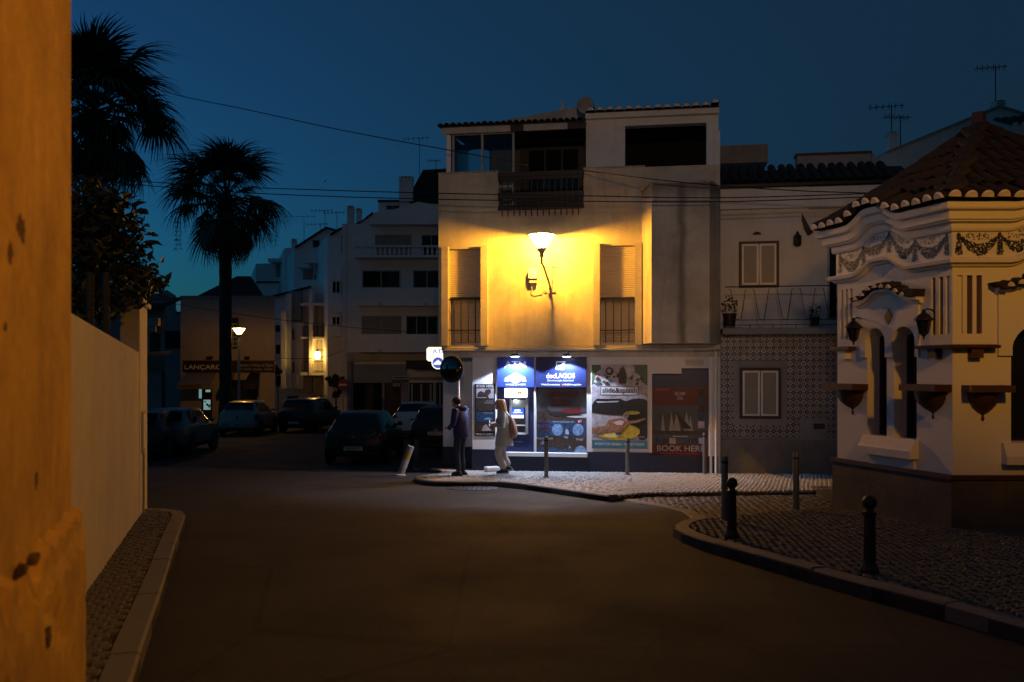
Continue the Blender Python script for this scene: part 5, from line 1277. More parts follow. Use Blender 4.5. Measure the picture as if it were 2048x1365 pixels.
for i in range(3):
    for j in range(5): blk(CF, bd, 'picture', [M['sea_print'],M['brown_print'],M['red_print']][(i+j) % 3], 453.5+i*7, 458.5+i*7, 649+j*9, 655+j*9, -.1, -.091)
for px in (418,492): blk(CF, cf, 'sign_light', M['iron'], px-4, px+4, 713, 718, -.3, -.001)

# ================================================================ dark houses at the far left
DF = Fr(0, 41, 0); dh = on(DF, 'dark_corner_house', 'dark house with eaves and rounded awning beyond the garden pillar', 'house')
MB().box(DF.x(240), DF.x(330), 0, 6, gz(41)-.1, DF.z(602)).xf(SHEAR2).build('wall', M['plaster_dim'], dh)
MB().add([(DF.x(230),-.6,DF.z(612)),(DF.x(337),-.6,DF.z(612)),(DF.x(330),2,DF.z(588)),(DF.x(230),2,DF.z(588)),(DF.x(230),-.6,DF.z(618)),(DF.x(337),-.6,DF.z(618)),(DF.x(330),2,DF.z(594)),(DF.x(230),2,DF.z(594))], [(0,1,2,3),(7,6,5,4),(0,4,5,1),(1,5,6,2)]).build('eaves', M['tile_roof'], dh)
blk(DF, dh, 'corbel', M['plaster_main'], 295, 316, 636, 652, -.35, -.001); blk(DF, dh, 'corbel', M['plaster_main'], 297, 311, 652.3, 664, -.2, -.001)
win(DF, dh, 301, 320, 668, 705, -.0, M['dark_wood'], 2)
aw = MB(); n = 8
for i in range(n):
    a0, a1 = math.pi/2*i/n, math.pi/2*(i+1)/n
    aw.quad((DF.x(298),-1.1*math.sin(a0),DF.z(745)+.95*math.cos(a0)),(DF.x(346),-1.1*math.sin(a0),DF.z(745)+.95*math.cos(a0)),(DF.x(346),-1.1*math.sin(a1),DF.z(745)+.95*math.cos(a1)),(DF.x(298),-1.1*math.sin(a1),DF.z(745)+.95*math.cos(a1)))
aw.build('rounded_awning', plain('brown canvas', (.16,.11,.07), .8), dh)
blk(DF, dh, 'door', M['dark_wood'], 324, 329.5, 742, 828, -.03, -.001)
D2 = Fr(0, 52, 0); d2 = on(D2, 'dim_back_house', 'dim grey house showing between the dark eaves and the café', 'house')
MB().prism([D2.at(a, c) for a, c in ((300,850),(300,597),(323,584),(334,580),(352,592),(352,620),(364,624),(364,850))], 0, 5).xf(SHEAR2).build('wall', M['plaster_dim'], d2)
blk(D2, d2, 'dark_opening', M['black'], 330, 360, 663, 697, -.03, -.001); blk(D2, d2, 'opening_lintel', M['plaster_dim'], 328, 361, 655, 662, -.12, -.001); blk(D2, d2, 'roof_hatch', M['tile_roof'], 352, 362, 624, 628, -.1, 2); blk(D2, d2, 'lit_window', emit('blue dusk window', (.1,.22,.32), .3), 354, 359, 598, 626, -.02, -.001)
# ================================================================ white apartment house between palm and shop
BF = Fr(0, 52, 0); ah = on(BF, 'apartment_house', 'white apartment house with balconies and balustrade left of the shop', 'apartment house')
pw = plaster('bright white render', (.82,.82,.84), (.4,.38,.36), .3, .25); g52 = gz(52)-.1
def B(name, mat, x0, x1, y0, y1, d0, d1): return blk(BF, ah, name, mat, x0, x1, y0, y1, d0, d1)
MB().box(BF.x(684), BF.x(905), 0, 8, g52, BF.z(448,790)).build('wall', pw, ah)
MB().prism([BF.at(a, c, -1.0) for a, c in ((738,447),(742,440),(757,432),(800,415),(836,404),(882,412),(905,414),(905,447))], -1.0, -.7).build('terrace_parapet', pw, ah)
MB().box(BF.x(738,-1), BF.x(905,-1), -1.0, 2, BF.z(449,800,-1), BF.z(447,800,-1)-.002).build('terrace_slab', pw, ah)
B('attic', pw, 757, 905, 403, 447, 2, 7); B('attic_roof', M['tile_roof'], 755, 822, 400, 403.5, 1.8, 7.2)
MB().prism([BF.at(a, c, 1.7) for a, c in ((819,406),(822,385),(835,360),(846,340),(905,337),(905,406))], 1.7, 6).build('mansard_roof', M['tile_roof'], ah)
win(BF, ah, 772, 800, 411, 420, 2, M['grey_paint'], 2, .04)
chimney(BF, ah, 798, 826, 352, 402, 1.5)
for x0, x1 in ((750,823),(843,882)):
    w = win(BF, ah, x0, x1, 470, 512, 0, M['grey_paint'], 2, .05, plain('closed shutter', (.28,.26,.25), .6)) if x0 == 750 else win(BF, ah, x0, x1, 470, 512, 0, M['grey_paint'], 2, .05)
# balustrade
zb_, zt_ = BF.z(513,790,-1), BF.z(491,790,-1); xa, xb = BF.x(709,-1), BF.x(905,-1)
bl = MB().box(xa, xb, -1.05, -.85, zt_-.1, zt_).build('balustrade', pw, ah); MB().box(xa, xb, -1.1, -.0, zb_-.08, zb_+.06).build('balcony_slab', pw, ah)
h = zt_-.1-zb_-.06; pf = [(.06,0),(.06,.05*h),(.04,.1*h),(.085,.35*h),(.075,.5*h),(.035,.75*h),(.055,.9*h),(.06,h)]
bm_ = MB().lathe(pf, n=8).mesh('baluster', pw, True); nb = 21
for k in range(nb): link('baluster', bm_, bl, (xa+.12+(xb-xa-.2)*k/(nb-1), -.95, zb_+.06))
# balconies with solid parapets
for y0, y1 in ((576,612),(669,705)):
    B('balcony_parapet', pw, 716, 905, y0, y1, -1.0, -.85); B('balcony_slab', pw, 716, 905, y1-3, y1-.2, -.848, -.0)
    B('balcony_return', pw, 716, 720, y0, y1, -.849, -.0)
win(BF, ah, 724, 801, 541, 577, 0, M['grey_paint'], 2, .07); win(BF, ah, 826, 882, 541, 577, 0, M['grey_paint'], 2, .06)
win(BF, ah, 723, 803, 632, 670, 0, M['grey_paint'], 2, .05, plain('half closed shutter', (.25,.235,.225), .6)); win(BF, ah, 812, 876, 632, 670, 0, M['grey_paint'], 3, .05)
for px, py in ((760,608),(850,608),(758,701)): B('spout', M['grey_paint'], px-2, px+2, py-1.5, py+1.5, -1.15, -1.001)
# left column and bay windows facing the street
B('corner_pier', pw, 684, 692, 450, 720, -.06, -.001)
# ground floor shop fronts
B('fascia', M['plaster_main'], 694, 905, 705.5, 722, -.25, -.001); B('roller_box', M['plaster_dim'], 703, 812, 729, 766, -.12, -.001)
B('pillar', M['plaster_dim'], 694, 703, 722.5, 850, -.3, -.002); B('pillar', M['plaster_dim'], 764, 769, 766.5, 850, -.14, -.001); B('pillar', M['plaster_dim'], 802, 816, 766.5, 850, -.14, -.001)
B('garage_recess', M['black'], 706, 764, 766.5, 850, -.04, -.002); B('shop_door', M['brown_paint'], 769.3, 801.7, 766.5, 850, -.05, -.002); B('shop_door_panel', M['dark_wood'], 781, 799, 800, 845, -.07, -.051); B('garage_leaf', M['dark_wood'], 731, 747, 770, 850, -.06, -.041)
B('dark_awning', M['iron'], 812, 905, 721, 738, -.9, -.26); B('shop_glass', M['glass'], 818, 905, 766, 850, -.03, -.002)
for k in range(11): B('curtain_fold', [M['grey_paint'], M['dark_wood'], M['brown_paint']][k % 3], 822+k*6.2, 826+k*6.2, 768, 848, -.06, -.031)
B('shop_post', M['plaster_main'], 866, 872, 766, 850, -.1, -.061); B('shop_lintel', M['grey_paint'], 812, 905, 754, 758, -.3, -.001)
B('lit_shop_pane', emit('dim green lit pane', (.12,.35,.28), .25), 890, 899, 770, 777, -.09, -.061); B('lit_shop_pane', emit('dim warm lit pane', (.7,.5,.3), .35), 891, 898, 781, 784, -.09, -.061)

# ================================================================ stepped white houses along the side street
def house(name, label, Y, outline, rz=0.0): 
    fr = Fr(0, Y, rz); t = on(fr, name, label, 'house')
    MB().prism([fr.at(a, c) for a, c in outline], 0, 8).xf(SHEAR).build('wall', pw, t); return fr, t
fr, t = house('stepped_house', 'white stepped house with two roof chimneys beside the apartment house', 54, [(655,850),(655,472),(677,459),(700,452),(712,449),(735,438),(745,426),(757,424),(757,850)])
MB().prism([fr.at(a, c, -.2) for a, c in ((660,468),(677,457),(712,447),(735,436),(745,424),(745,428),(712,451),(677,461),(660,472))], -.22, 1).build('verge', M['tile_roof'], t)
chimney(fr, t, 694, 707, 411, 448, .5); chimney(fr, t, 712, 722, 416, 446, .6)
win(fr, t, 683, 709, 471, 506, 0, M['brown_paint'], 2, .06); blk(fr, t, 'balcony_slab', pw, 681, 716, 513, 516, -.6, 0); 
MB().prism([fr.at(a, c, -.5) for a, c in ((683,517),(716,517),(712,526),(690,533),(684,530))], -.5, -.002).build('balcony_soffit', pw, t)
for y0, y1 in ((541,562),(588,625),(652,673)): blk(fr, t, 'bay', pw, 660, 683, y0+0, y1, -.7, -.001)
for y0, y1 in ((562.5,587.5),(633,651.5)): w = win(fr, t, 664, 681, y0, y1, -.5, M['white_paint'], 2, .05)
for y0, y1 in ((562.5,587.5),(625.3,651.5)): blk(fr, t, 'bay_core', pw, 662, 682.5, y0, y1, -.499, -.001)
fr, t = house('gabled_house', 'white house with dark edged gable and small square windows on the skyline', 60, [(588,850),(588,497),(592,494),(652,455),(680,462),(680,850)])
MB().prism([fr.at(a, c, -.2) for a, c in ((590,497),(652,457.5),(681,465),(681,461.5),(652,453.5),(590,493))], -.22, 2).build('verge', M['tile_roof'], t)
win(fr, t, 625, 640, 480, 496, 0, M['grey_paint'], 1, .05); win(fr, t, 648, 662, 480, 493, 0, M['grey_paint'], 1, .05)
for x0, x1, y0 in ((632,674,511),(606,642,519),(592,618,528)): blk(fr, t, 'canopy', pw, x0, x1, y0, y0+7, -1.2, -.001)
blk(fr, t, 'recess', M['plaster_dim'], 606, 626, 536, 565, -.02, -.001); blk(fr, t, 'recess', M['plaster_dim'], 628, 648, 548, 575, -.02, -.001); blk(fr, t, 'balcony', pw, 600, 650, 560, 575, -1.0, -.021)
for px, y0, y1, sd in ((641,447,500,11),(650,420,500,12),(674,424,455,13)): antenna(fr, px, y0, y1, .3, {641:'short antenna left of the gabled house ridge',650:'tallest antenna on the gabled house ridge',674:'antenna at the right end of the gabled house ridge'}[px], sd, .9)
fr, t = house('flat_roof_house', 'white flat roofed house with one small chimney left of the gable', 66, [(569,850),(569,497),(600,494),(600,850)])
chimney(fr, t, 583, 592, 477, 497, .4); antenna(fr, 608, 432, 505, .3, 'lone tall antenna between the small chimney and the gable', 15, 1.4)
fr2, t2 = house('terrace_house', 'white terrace house with overhanging roof slab at the end of the skyline', 70, [(512,850),(512,528),(540,527),(570,518),(570,850)])
blk(fr2, t2, 'roof_slab', pw, 536, 570, 517, 524, -1.6, -.001); blk(fr2, t2, 'loggia', M['plaster_dim'], 552, 569, 527, 554, -.03, -.001); blk(fr2, t2, 'parapet', pw, 520, 556, 566, 592, -1.2, -.9); blk(fr2, t2, 'parapet_cap', M['tile_roof'], 512, 556, 563, 566, -1.3, -.8)
# lower houses with balconies, lit by the globe lantern
LFm = Fr(0, 57, 0); lh = on(LFm, 'balcony_house', 'white house of stacked balconies, one glowing yellow under a globe lantern', 'house')
def L(name, mat, x0, x1, y0, y1, d0, d1, parent=None): return blk(LFm, parent or lh, name, mat, x0, x1, y0, y1, d0, d1)
MB().prism([LFm.at(a, c) for a, c in ((549,850),(549,592),(620,575),(690,560),(690,850))], 0, 6).xf(SHEAR).build('wall', pw, lh)
MB().prism([LFm.at(a, c, -.3) for a, c in ((532,594),(620,572),(620,575.5),(532,598))], -.3, .5).build('verge', M['tile_roof'], lh)
for x0, x1, y0, y1, d in ((562,571,623,777,-1.2),(571.3,582,588,777,-.8),(618,625,582,751,-1.5),(649,657,575,752,-1.6)): L('fin', pw, x0, x1, y0, y1, d, -.001)
L('jetty', pw, 582.3, 607, 645, 778, -.4, -.001); L('upper_box', M['plaster_dim'], 576, 602, 583, 641, -.5, -.001)
win(LFm, lh, 583, 589, 658, 681, -.41, M['grey_paint'], 1, .05); win(LFm, lh, 583, 589, 725, 747, -.41, M['grey_paint'], 1, .05); win(LFm, lh, 551, 560, 651, 664, -.02, M['brown_paint'], 1, .05)
def bal(x0, x1, y0, y1, d):                              # barred balcony front
    r = L('balcony_rail', M['iron'], x0, x1, y0, y0+1.5, d-.05, d); L('balcony_foot', M['iron'], x0, x1, y1-1.5, y1, d-.05, d, r)
    n = max(3, int((x1-x0)/2.6))
    for k in range(n+1): px = x0+(x1-x0)*k/n; L('bar', M['iron'], px-.35, px+.35, y0+1.5, y1-1.5, d-.04, d-.01, r)
for x0, x1 in ((603,617.8),(625.2,648.8)):
    L('balcony_floor', pw, x0-2, x1+1, 674, 678, -1.4, -.001); L('balcony_floor', pw, x0-2, x1+1, 744, 751, -1.45, -.001)
    for y0, y1 in ((582,650),(679,743)): L('balcony_back', M['plaster_white'], x0, x1, y0+4, y1, -.08, -.001)
    bal(x0+.5, x1-.5, 653, 673.5, -1.38); bal(x0+.5, x1-.5, 722, 743.5, -1.42)
    L('balcony_head', pw, x0-2, x1+1, 606, 611, -1.5, -.001)
L('end_wall', pw, 657.2, 663, 712, 751, -1.6, -.001)
L('dark_opening', M['black'], 552, 560, 690, 708, -.05, -.001); L('dark_opening', M['black'], 552, 561, 752, 773, -.05, -.001)
L('ground_panel', M['plaster_dim'], 608, 624, 756, 786, -.5, -.001); L('ground_panel', M['plaster_dim'], 626, 649, 756, 790, -.6, -.001); L('ground_opening', M['black'], 574, 597, 792, 806, -.05, -.001)
lowm = emit('white glow for low wall', (.95,.95,1.0), 1.6)
L('glow_wall_strip', lowm, 646, 684, 825, 842, -.06, -.001)  # glowing panel added in place of a lamplit strip of wall
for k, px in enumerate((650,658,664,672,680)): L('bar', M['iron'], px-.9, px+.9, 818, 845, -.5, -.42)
# globe lantern on a curly bracket
gx, gzv = LFm.at(635, 711, -1.72)
gl = thing('globe_lantern', 'glowing globe lantern on a bracket in front of the yellow balcony', 'lantern', LFm.wp(gx, -1.72, gzv))
gm, nt, bs = newmat('glowing globe'); em = nt.nodes.new('ShaderNodeEmission'); em.inputs[0].default_value = (1,.55,.14,1); em.inputs[1].default_value = 6; tr_ = nt.nodes.new('ShaderNodeBsdfTransparent'); ad = nt.nodes.new('ShaderNodeAddShader')
nt.links.new(em.outputs[0], ad.inputs[0]); nt.links.new(tr_.outputs[0], ad.inputs[1]); nt.links.new(ad.outputs[0], nt.nodes['Material Output'].inputs[0])
MB().lathe([(.08,-.26),(.15,-.22),(.19,-.08),(.19,.08),(.15,.2),(.09,.24)], n=14).build('globe', gm, gl, True)
MB().lathe([(.0,.4),(.03,.36),(.06,.3),(.11,.27),(.1,.235),(.0,.23)], n=10).build('cap', M['iron'], gl, True); MB().tube([(0,0,.34),(.3,.05,.34),(.55,.1,.2),(.6,.12,-.1)], .02, 6).build('bracket', M['iron'], gl)
point('globe_bulb', (0,0,0), 42, (1,.52,.08), .08, gl)
# street lamp left of the café lettering
slp = W(478, 676, 42); sg = gz(42)
st = thing('street_lamp', 'lit conical street lamp on a post before the café wall', 'street lamp', (slp.x, 42, sg))
hh = slp.z - sg
MB().lathe([(.09,0),(.09,.3),(.07,.4),(.06,hh-.12),(.04,hh)], n=10).build('post', M['grey_paint'], st, True)
hd2 = bpy.data.objects.new('lamp_head', None); COL.objects.link(hd2); hd2.parent = st; hd2.location = (0,0,hh+.16)
cone_lamp(hd2, 20.1/FPX, 160, 5, .95)
# ================================================================ palms, trees, cables, birds
def frond_mesh(seed, dead=False):
    r = random.Random(seed); mb = MB(); pl_ = 1.3
    mb.tube([(0,0,0),(pl_*.5,0,.05),(pl_,0,.04)], [.028,.02,.014], 5)
    n = 30; c = Vector((pl_-.02,0,.04))
    for i in range(n):
        t = (i+.5)/n*2-1; a = t*R(112) + r.uniform(-.03,.03); L = (1.22 - .42*abs(t)**1.6)*r.uniform(.86,1.06)*(.85 if dead else 1)
        d = Vector((math.cos(a), math.sin(a), 0)); e = Vector((-d.y, d.x, 0)); w = .034
        droop = r.uniform(.25,.65) + (.5 if dead else 0) + .35*abs(t)
        pts = []
        for k in range(5):
            s = k/4; pts.append(c + d*(L*s*(1-.18*droop*s)) + Vector((0,0,.10*math.sin(s*2.2) - droop*L*s**2.4 + .12*abs(t)*s)))
        ws = [.010,w,w*.95,w*.55,.003]
        base = len(mb.v)
        vs = []
        for p, q in zip(pts, ws): vs += [p - e*q, p + Vector((0,0,q*.5)), p + e*q]
        fs = []
        for k in range(4):
            fs += [(k*3,k*3+1,k*3+4,k*3+3),(k*3+1,k*3+2,k*3+5,k*3+4)]
        mb.add(vs, fs)
    return mb
fm = [frond_mesh(k).mesh('frond', M['frond']) for k in range(4)]; fd = [frond_mesh(20+k, True).mesh('frond', M['frond']) for k in range(3)]
def strand_mesh(seed):
    r = random.Random(seed); mb = MB()
    for k in range(5):
        x = r.uniform(-.2,.2); y = r.uniform(-.2,.2); p = Vector((x,y,0)); pts = [p.copy()]
        for i in range(7): p = p + Vector((r.uniform(-.05,.05), r.uniform(-.05,.05), -.2)); pts.append(p.copy())
        mb.tube(pts, [.006]*8, 3)
        for i in range(14):
            q = pts[r.randrange(1,8)]; d = Vector((r.uniform(-.12,.12), r.uniform(-.12,.12), -.12)); mb.add([q, q+d+Vector((.012,0,0)), q+d-Vector((.012,0,.01))], [(0,1,2)])
    return mb
sm = [strand_mesh(k).mesh('seed_strand', M['frond']) for k in range(3)]
def palm(px, py, Y, scale, tw, base_w, label, seed, n=62):
    c = W(px, py, Y); g = gz(Y); r = random.Random(seed)
    t = thing('palm_tree', label, 'palm tree', (c.x, Y, g), 0, 'fan palms'); H = c.z - g - .25*scale
    prof = []; 
    for k in range(30):
        s = k/29; rr = tw*(1 + (base_w-1)*max(0,1-s*6)**2) * (1+.035*math.sin(k*2.9)) * (1 + (.25*(s-.86)/.14 if s > .86 else 0)); prof.append((rr, H*s))
    tr = MB().lathe(prof, n=14).build('trunk', M['bark'], t, True)
    cr = bpy.data.objects.new('crown', None); COL.objects.link(cr); cr.parent = t; cr.location = (0,0,H); cr.rotation_euler = (0,0,r.uniform(0,6))
    ga = 2.39996
    for i in range(n):
        s = i/(n-1); el = R(84) - R(150)*s**.92 + r.uniform(-.2,.2); az = i*ga + r.uniform(-.45,.45)
        me = fd[i % 3] if s > .8 else fm[i % 4]; k = scale*(r.uniform(.85,1.1) if i % 5 else r.uniform(.45,.7))*(.92 if s > .85 else 1)*(.8+.2*min(1,s*4))
        o = link('frond', me, cr, (0,0,.18*scale*(1-s)-.2*s), (r.uniform(-.5,.5), -el, az), (k,k,k))
    for i in range(9): a = r.uniform(0,6.28); d = r.uniform(.9,1.7)*scale; link('seed_strand', sm[i % 3], cr, (d*math.cos(a), d*math.sin(a), -r.uniform(.35,.8)*scale), (0,0,r.uniform(0,6)))
palm(188, 205, 28, 1.25, .27, 1.3, 'taller fan palm cut by the ochre wall at the upper left', 3, 86)
palm(451, 385, 41, 1.34, .28, 1.5, 'whole fan palm with straight trunk before the café building', 5, 72)
def tree(name, label, cat, base, crown_c, rad, clumps, nleaf, ls, seed, trunk_r=.06, mat=None):
    r = random.Random(seed); t = thing(name, label, cat, base); c = Vector(crown_c) - Vector(base)
    cl = []
    for i in range(clumps):
        d = Vector((r.gauss(0,1), r.gauss(0,1), r.gauss(0,1))).normalized()*r.random()**.4; cl.append(c + Vector((d.x*rad[0], d.y*rad[1], d.z*rad[2])))
    mb = MB(); fork = Vector((c.x*.6, c.y*.6, c.z - rad[2]*.9)); mb.tube([(0,0,-.1), fork*.5, fork], [trunk_r*1.3, trunk_r, trunk_r*.8], 8)
    for p in cl[::2]: mb.tube([fork, fork.lerp(p, .5)+Vector((0,0,.08)), p], [trunk_r*.6, trunk_r*.35, .008], 5)
    mb.build('trunk', M['bark'], t, True)
    mb = MB()
    for p in cl: leafy(mb, p, (rad[0]*.36, rad[1]*.36, rad[2]*.3), nleaf, ls, r, .1)
    mb.build('crown', mat or M['leaf'], t)
tree('garden_tree', 'leafy dark garden tree above the white wall under the palm', 'tree', (-5.6,11.4,gz(11.4)), (-5.5,11.4,2.95), (.95,.9,1.0), 46, 80, .075, 4)
tree('garden_shrub', 'small dark shrub branch reaching out past the garden tree', 'shrub', (-7.6,17.2,gz(17.2)), W(292,578,17.2), (.35,.4,.42), 9, 45, .075, 6, .03)
tree('street_tree', 'small dark bushy tree beside the no entry sign', 'tree', (W(672,800,50).x,50,gz(50)), W(672,770,50), (.55,.5,.65), 14, 60, .11, 9, .05)
tree('wall_plant', 'small plant growing at the corner of the café sign', 'plant', (W(556,800,49).x,49,gz(49)), W(557,742,49), (.25,.25,.4), 6, 40, .08, 11, .025)

def cable(pix, label, r=.011):
    pts = [W(*p) for p in pix]; out = []
    for i in range(len(pts)-1):
        p0, p1, p2, p3 = pts[max(0,i-1)], pts[i], pts[i+1], pts[min(len(pts)-1,i+2)]
        for k in range(8):
            s = k/8; out.append(.5*((2*p1)+(p2-p0)*s+(2*p0-5*p1+4*p2-p3)*s*s+(3*p1-p0-3*p2+p3)*s**3))
    out.append(pts[-1]); o = out[0]; t = MB().tube([p-o for p in out], r, 4).build('overhead_cable', M['iron']); t.location = o
    tag(t, label, 'cable', 'overhead cables')
cable([(285,168,27.5),(360,192,26.5),(500,221,24.5),(660,256,22.5),(800,283,21.2),(905,302,20.4),(1058,331,20.35)], 'long cable sloping from the left palm to the veranda')
cable([(204,357,26),(400,371,24),(600,379,22),(875,387,19.6),(1160,392,19.2),(1440,396,18.9),(1750,387,18.6)], 'upper of the two level cables crossing the yellow facade')
cable([(204,364,26),(400,380,24),(600,391,22),(875,399,19.6),(1160,403,19.2),(1440,404,18.9),(1745,394,18.6)], 'lower of the two level cables crossing the yellow facade')
cable([(1165,341,20.1),(1290,357,19.0),(1440,372,18.9),(1600,382,18.8),(1750,387,18.6)], 'cable sloping down to the right over the bay')
cable([(345,607,45),(430,622,45),(560,640,47),(700,655,49),(820,664,51)], 'thin cable across the café wall toward the apartment house', .014)
cable([(550,716,47),(600,718,50),(655,713,52),(690,699,51)], 'thin cable passing below the globe lantern', .014)
def gull(px, py, Y, s, roll, label):
    c = W(px, py, Y); mb = MB()
    mb.lathe([(.0,-.22),(.05,-.15),(.075,0),(.05,.14),(.025,.2),(.0,.26)], n=8, ax='y')
    t = thing('gull', label, 'gull', c, 0, 'gulls in the evening sky'); mb.build('body', M['grey_paint'], t, True)
    for sx in (-1, 1):
        MB().add([(sx*.04,-.1,.03),(sx*.04,.09,.03),(sx*.32,.14,.18),(sx*.32,-.03,.18),(sx*.66,.02,.06),(sx*.62,-.06,.06),(sx*.04,-.0,.05),(sx*.32,.05,.2)], [(0,6,7,3),(6,1,2,7),(3,7,4,5),(7,2,4),(0,3,2,1),(3,5,4,2)]).build('wing', M['iron'], t)
    t.rotation_euler = (.3, roll, roll*2); t.scale = (s, s, s)
for a in ((665,305,110,.55,.35,'gull highest of those left of the veranda'),(795,292,110,.6,-.2,'gull nearest the veranda roof'),(651,363,110,.6,-.4,'gull just above the stepped skyline left of centre'),(756,346,110,.55,.2,'gull above the apartment house chimney'),(416,566,120,.4,.1,'tiny gull low beside the palm trunk')): gull(*a)
antenna(BF, 839, 275, 340, 2, 'tall antenna above the apartment house roof', 21, 1.0); antenna(BF, 872, 320, 340, 2, 'short antenna next to the main building edge', 22, .5)
# ================================================================ parked cars
def car_paint(name, col, rough=.35, metal=.35):
    m, nt, bs = newmat(name); bs.inputs['Base Color'].default_value = (*col, 1); bs.inputs['Metallic'].default_value = metal; bs.inputs['Roughness'].default_value = rough
    bs.inputs['Coat Weight'].default_value = .45; bs.inputs['Coat Roughness'].default_value = .06
    v = coords(nt); nt.links.new(mixc(nt, ramp(nt, noise(nt, v, 3.0), [(.35, 0.0), (.75, .35)]), col, tuple(c*.6+.01 for c in col)), bs.inputs['Base Color']); return m
M['tail'] = plain('red tail lamp', (.16,.008,.008), .15, var=.2, scale=40); M['amber'] = plain('pale lamp glass', (.5,.32,.18), .15, var=.2, scale=40); M['headlamp'] = plain('headlamp glass', (.45,.45,.45), .1)
M['plate'] = plain('number plate', (.55,.52,.42), .5, var=.05); M['car_glass'] = glass('car window glass', (.008,.009,.01), .04)
HATCH = dict(L=3.95, st=[  # x, bottom, belt, top, half width, half roof width
 (0,.34,.80,.86,.70,.52),(.05,.28,.86,.95,.78,.62),(.18,.24,.90,1.06,.81,.64),(.55,.23,.93,1.39,.83,.55),(1.0,.22,.93,1.445,.835,.575),(1.7,.22,.92,1.455,.835,.58),(2.3,.22,.91,1.42,.835,.57),(2.62,.22,.905,1.27,.83,.585),(3.0,.22,.90,1.01,.82,.66),(3.4,.23,.83,.92,.80,.66),(3.75,.26,.70,.79,.75,.60),(3.92,.32,.58,.63,.64,.5)],
 sides=[(.62,1.42),(1.52,2.62)], rear=(.20,.53), front=(2.36,2.94), wheels=(.62,3.15), seats=(.9,2.1))
WAGON = dict(L=4.3, st=[
 (0,.34,.84,.92,.72,.54),(.05,.28,.90,1.0,.80,.64),(.16,.24,.94,1.12,.83,.64),(.42,.23,.96,1.44,.85,.60),(.9,.22,.96,1.50,.86,.61),(1.8,.22,.95,1.52,.86,.61),(2.5,.22,.93,1.48,.86,.60),(2.85,.22,.92,1.32,.85,.61),(3.25,.22,.92,1.04,.84,.68),(3.7,.23,.86,.95,.82,.67),(4.1,.26,.72,.82,.77,.62),(4.27,.32,.6,.66,.66,.5)],
 sides=[(.5,1.25),(1.33,2.05),(2.13,2.85)], rear=(.18,.42), front=(2.58,3.18), wheels=(.75,3.45), seats=(1.1,2.3))
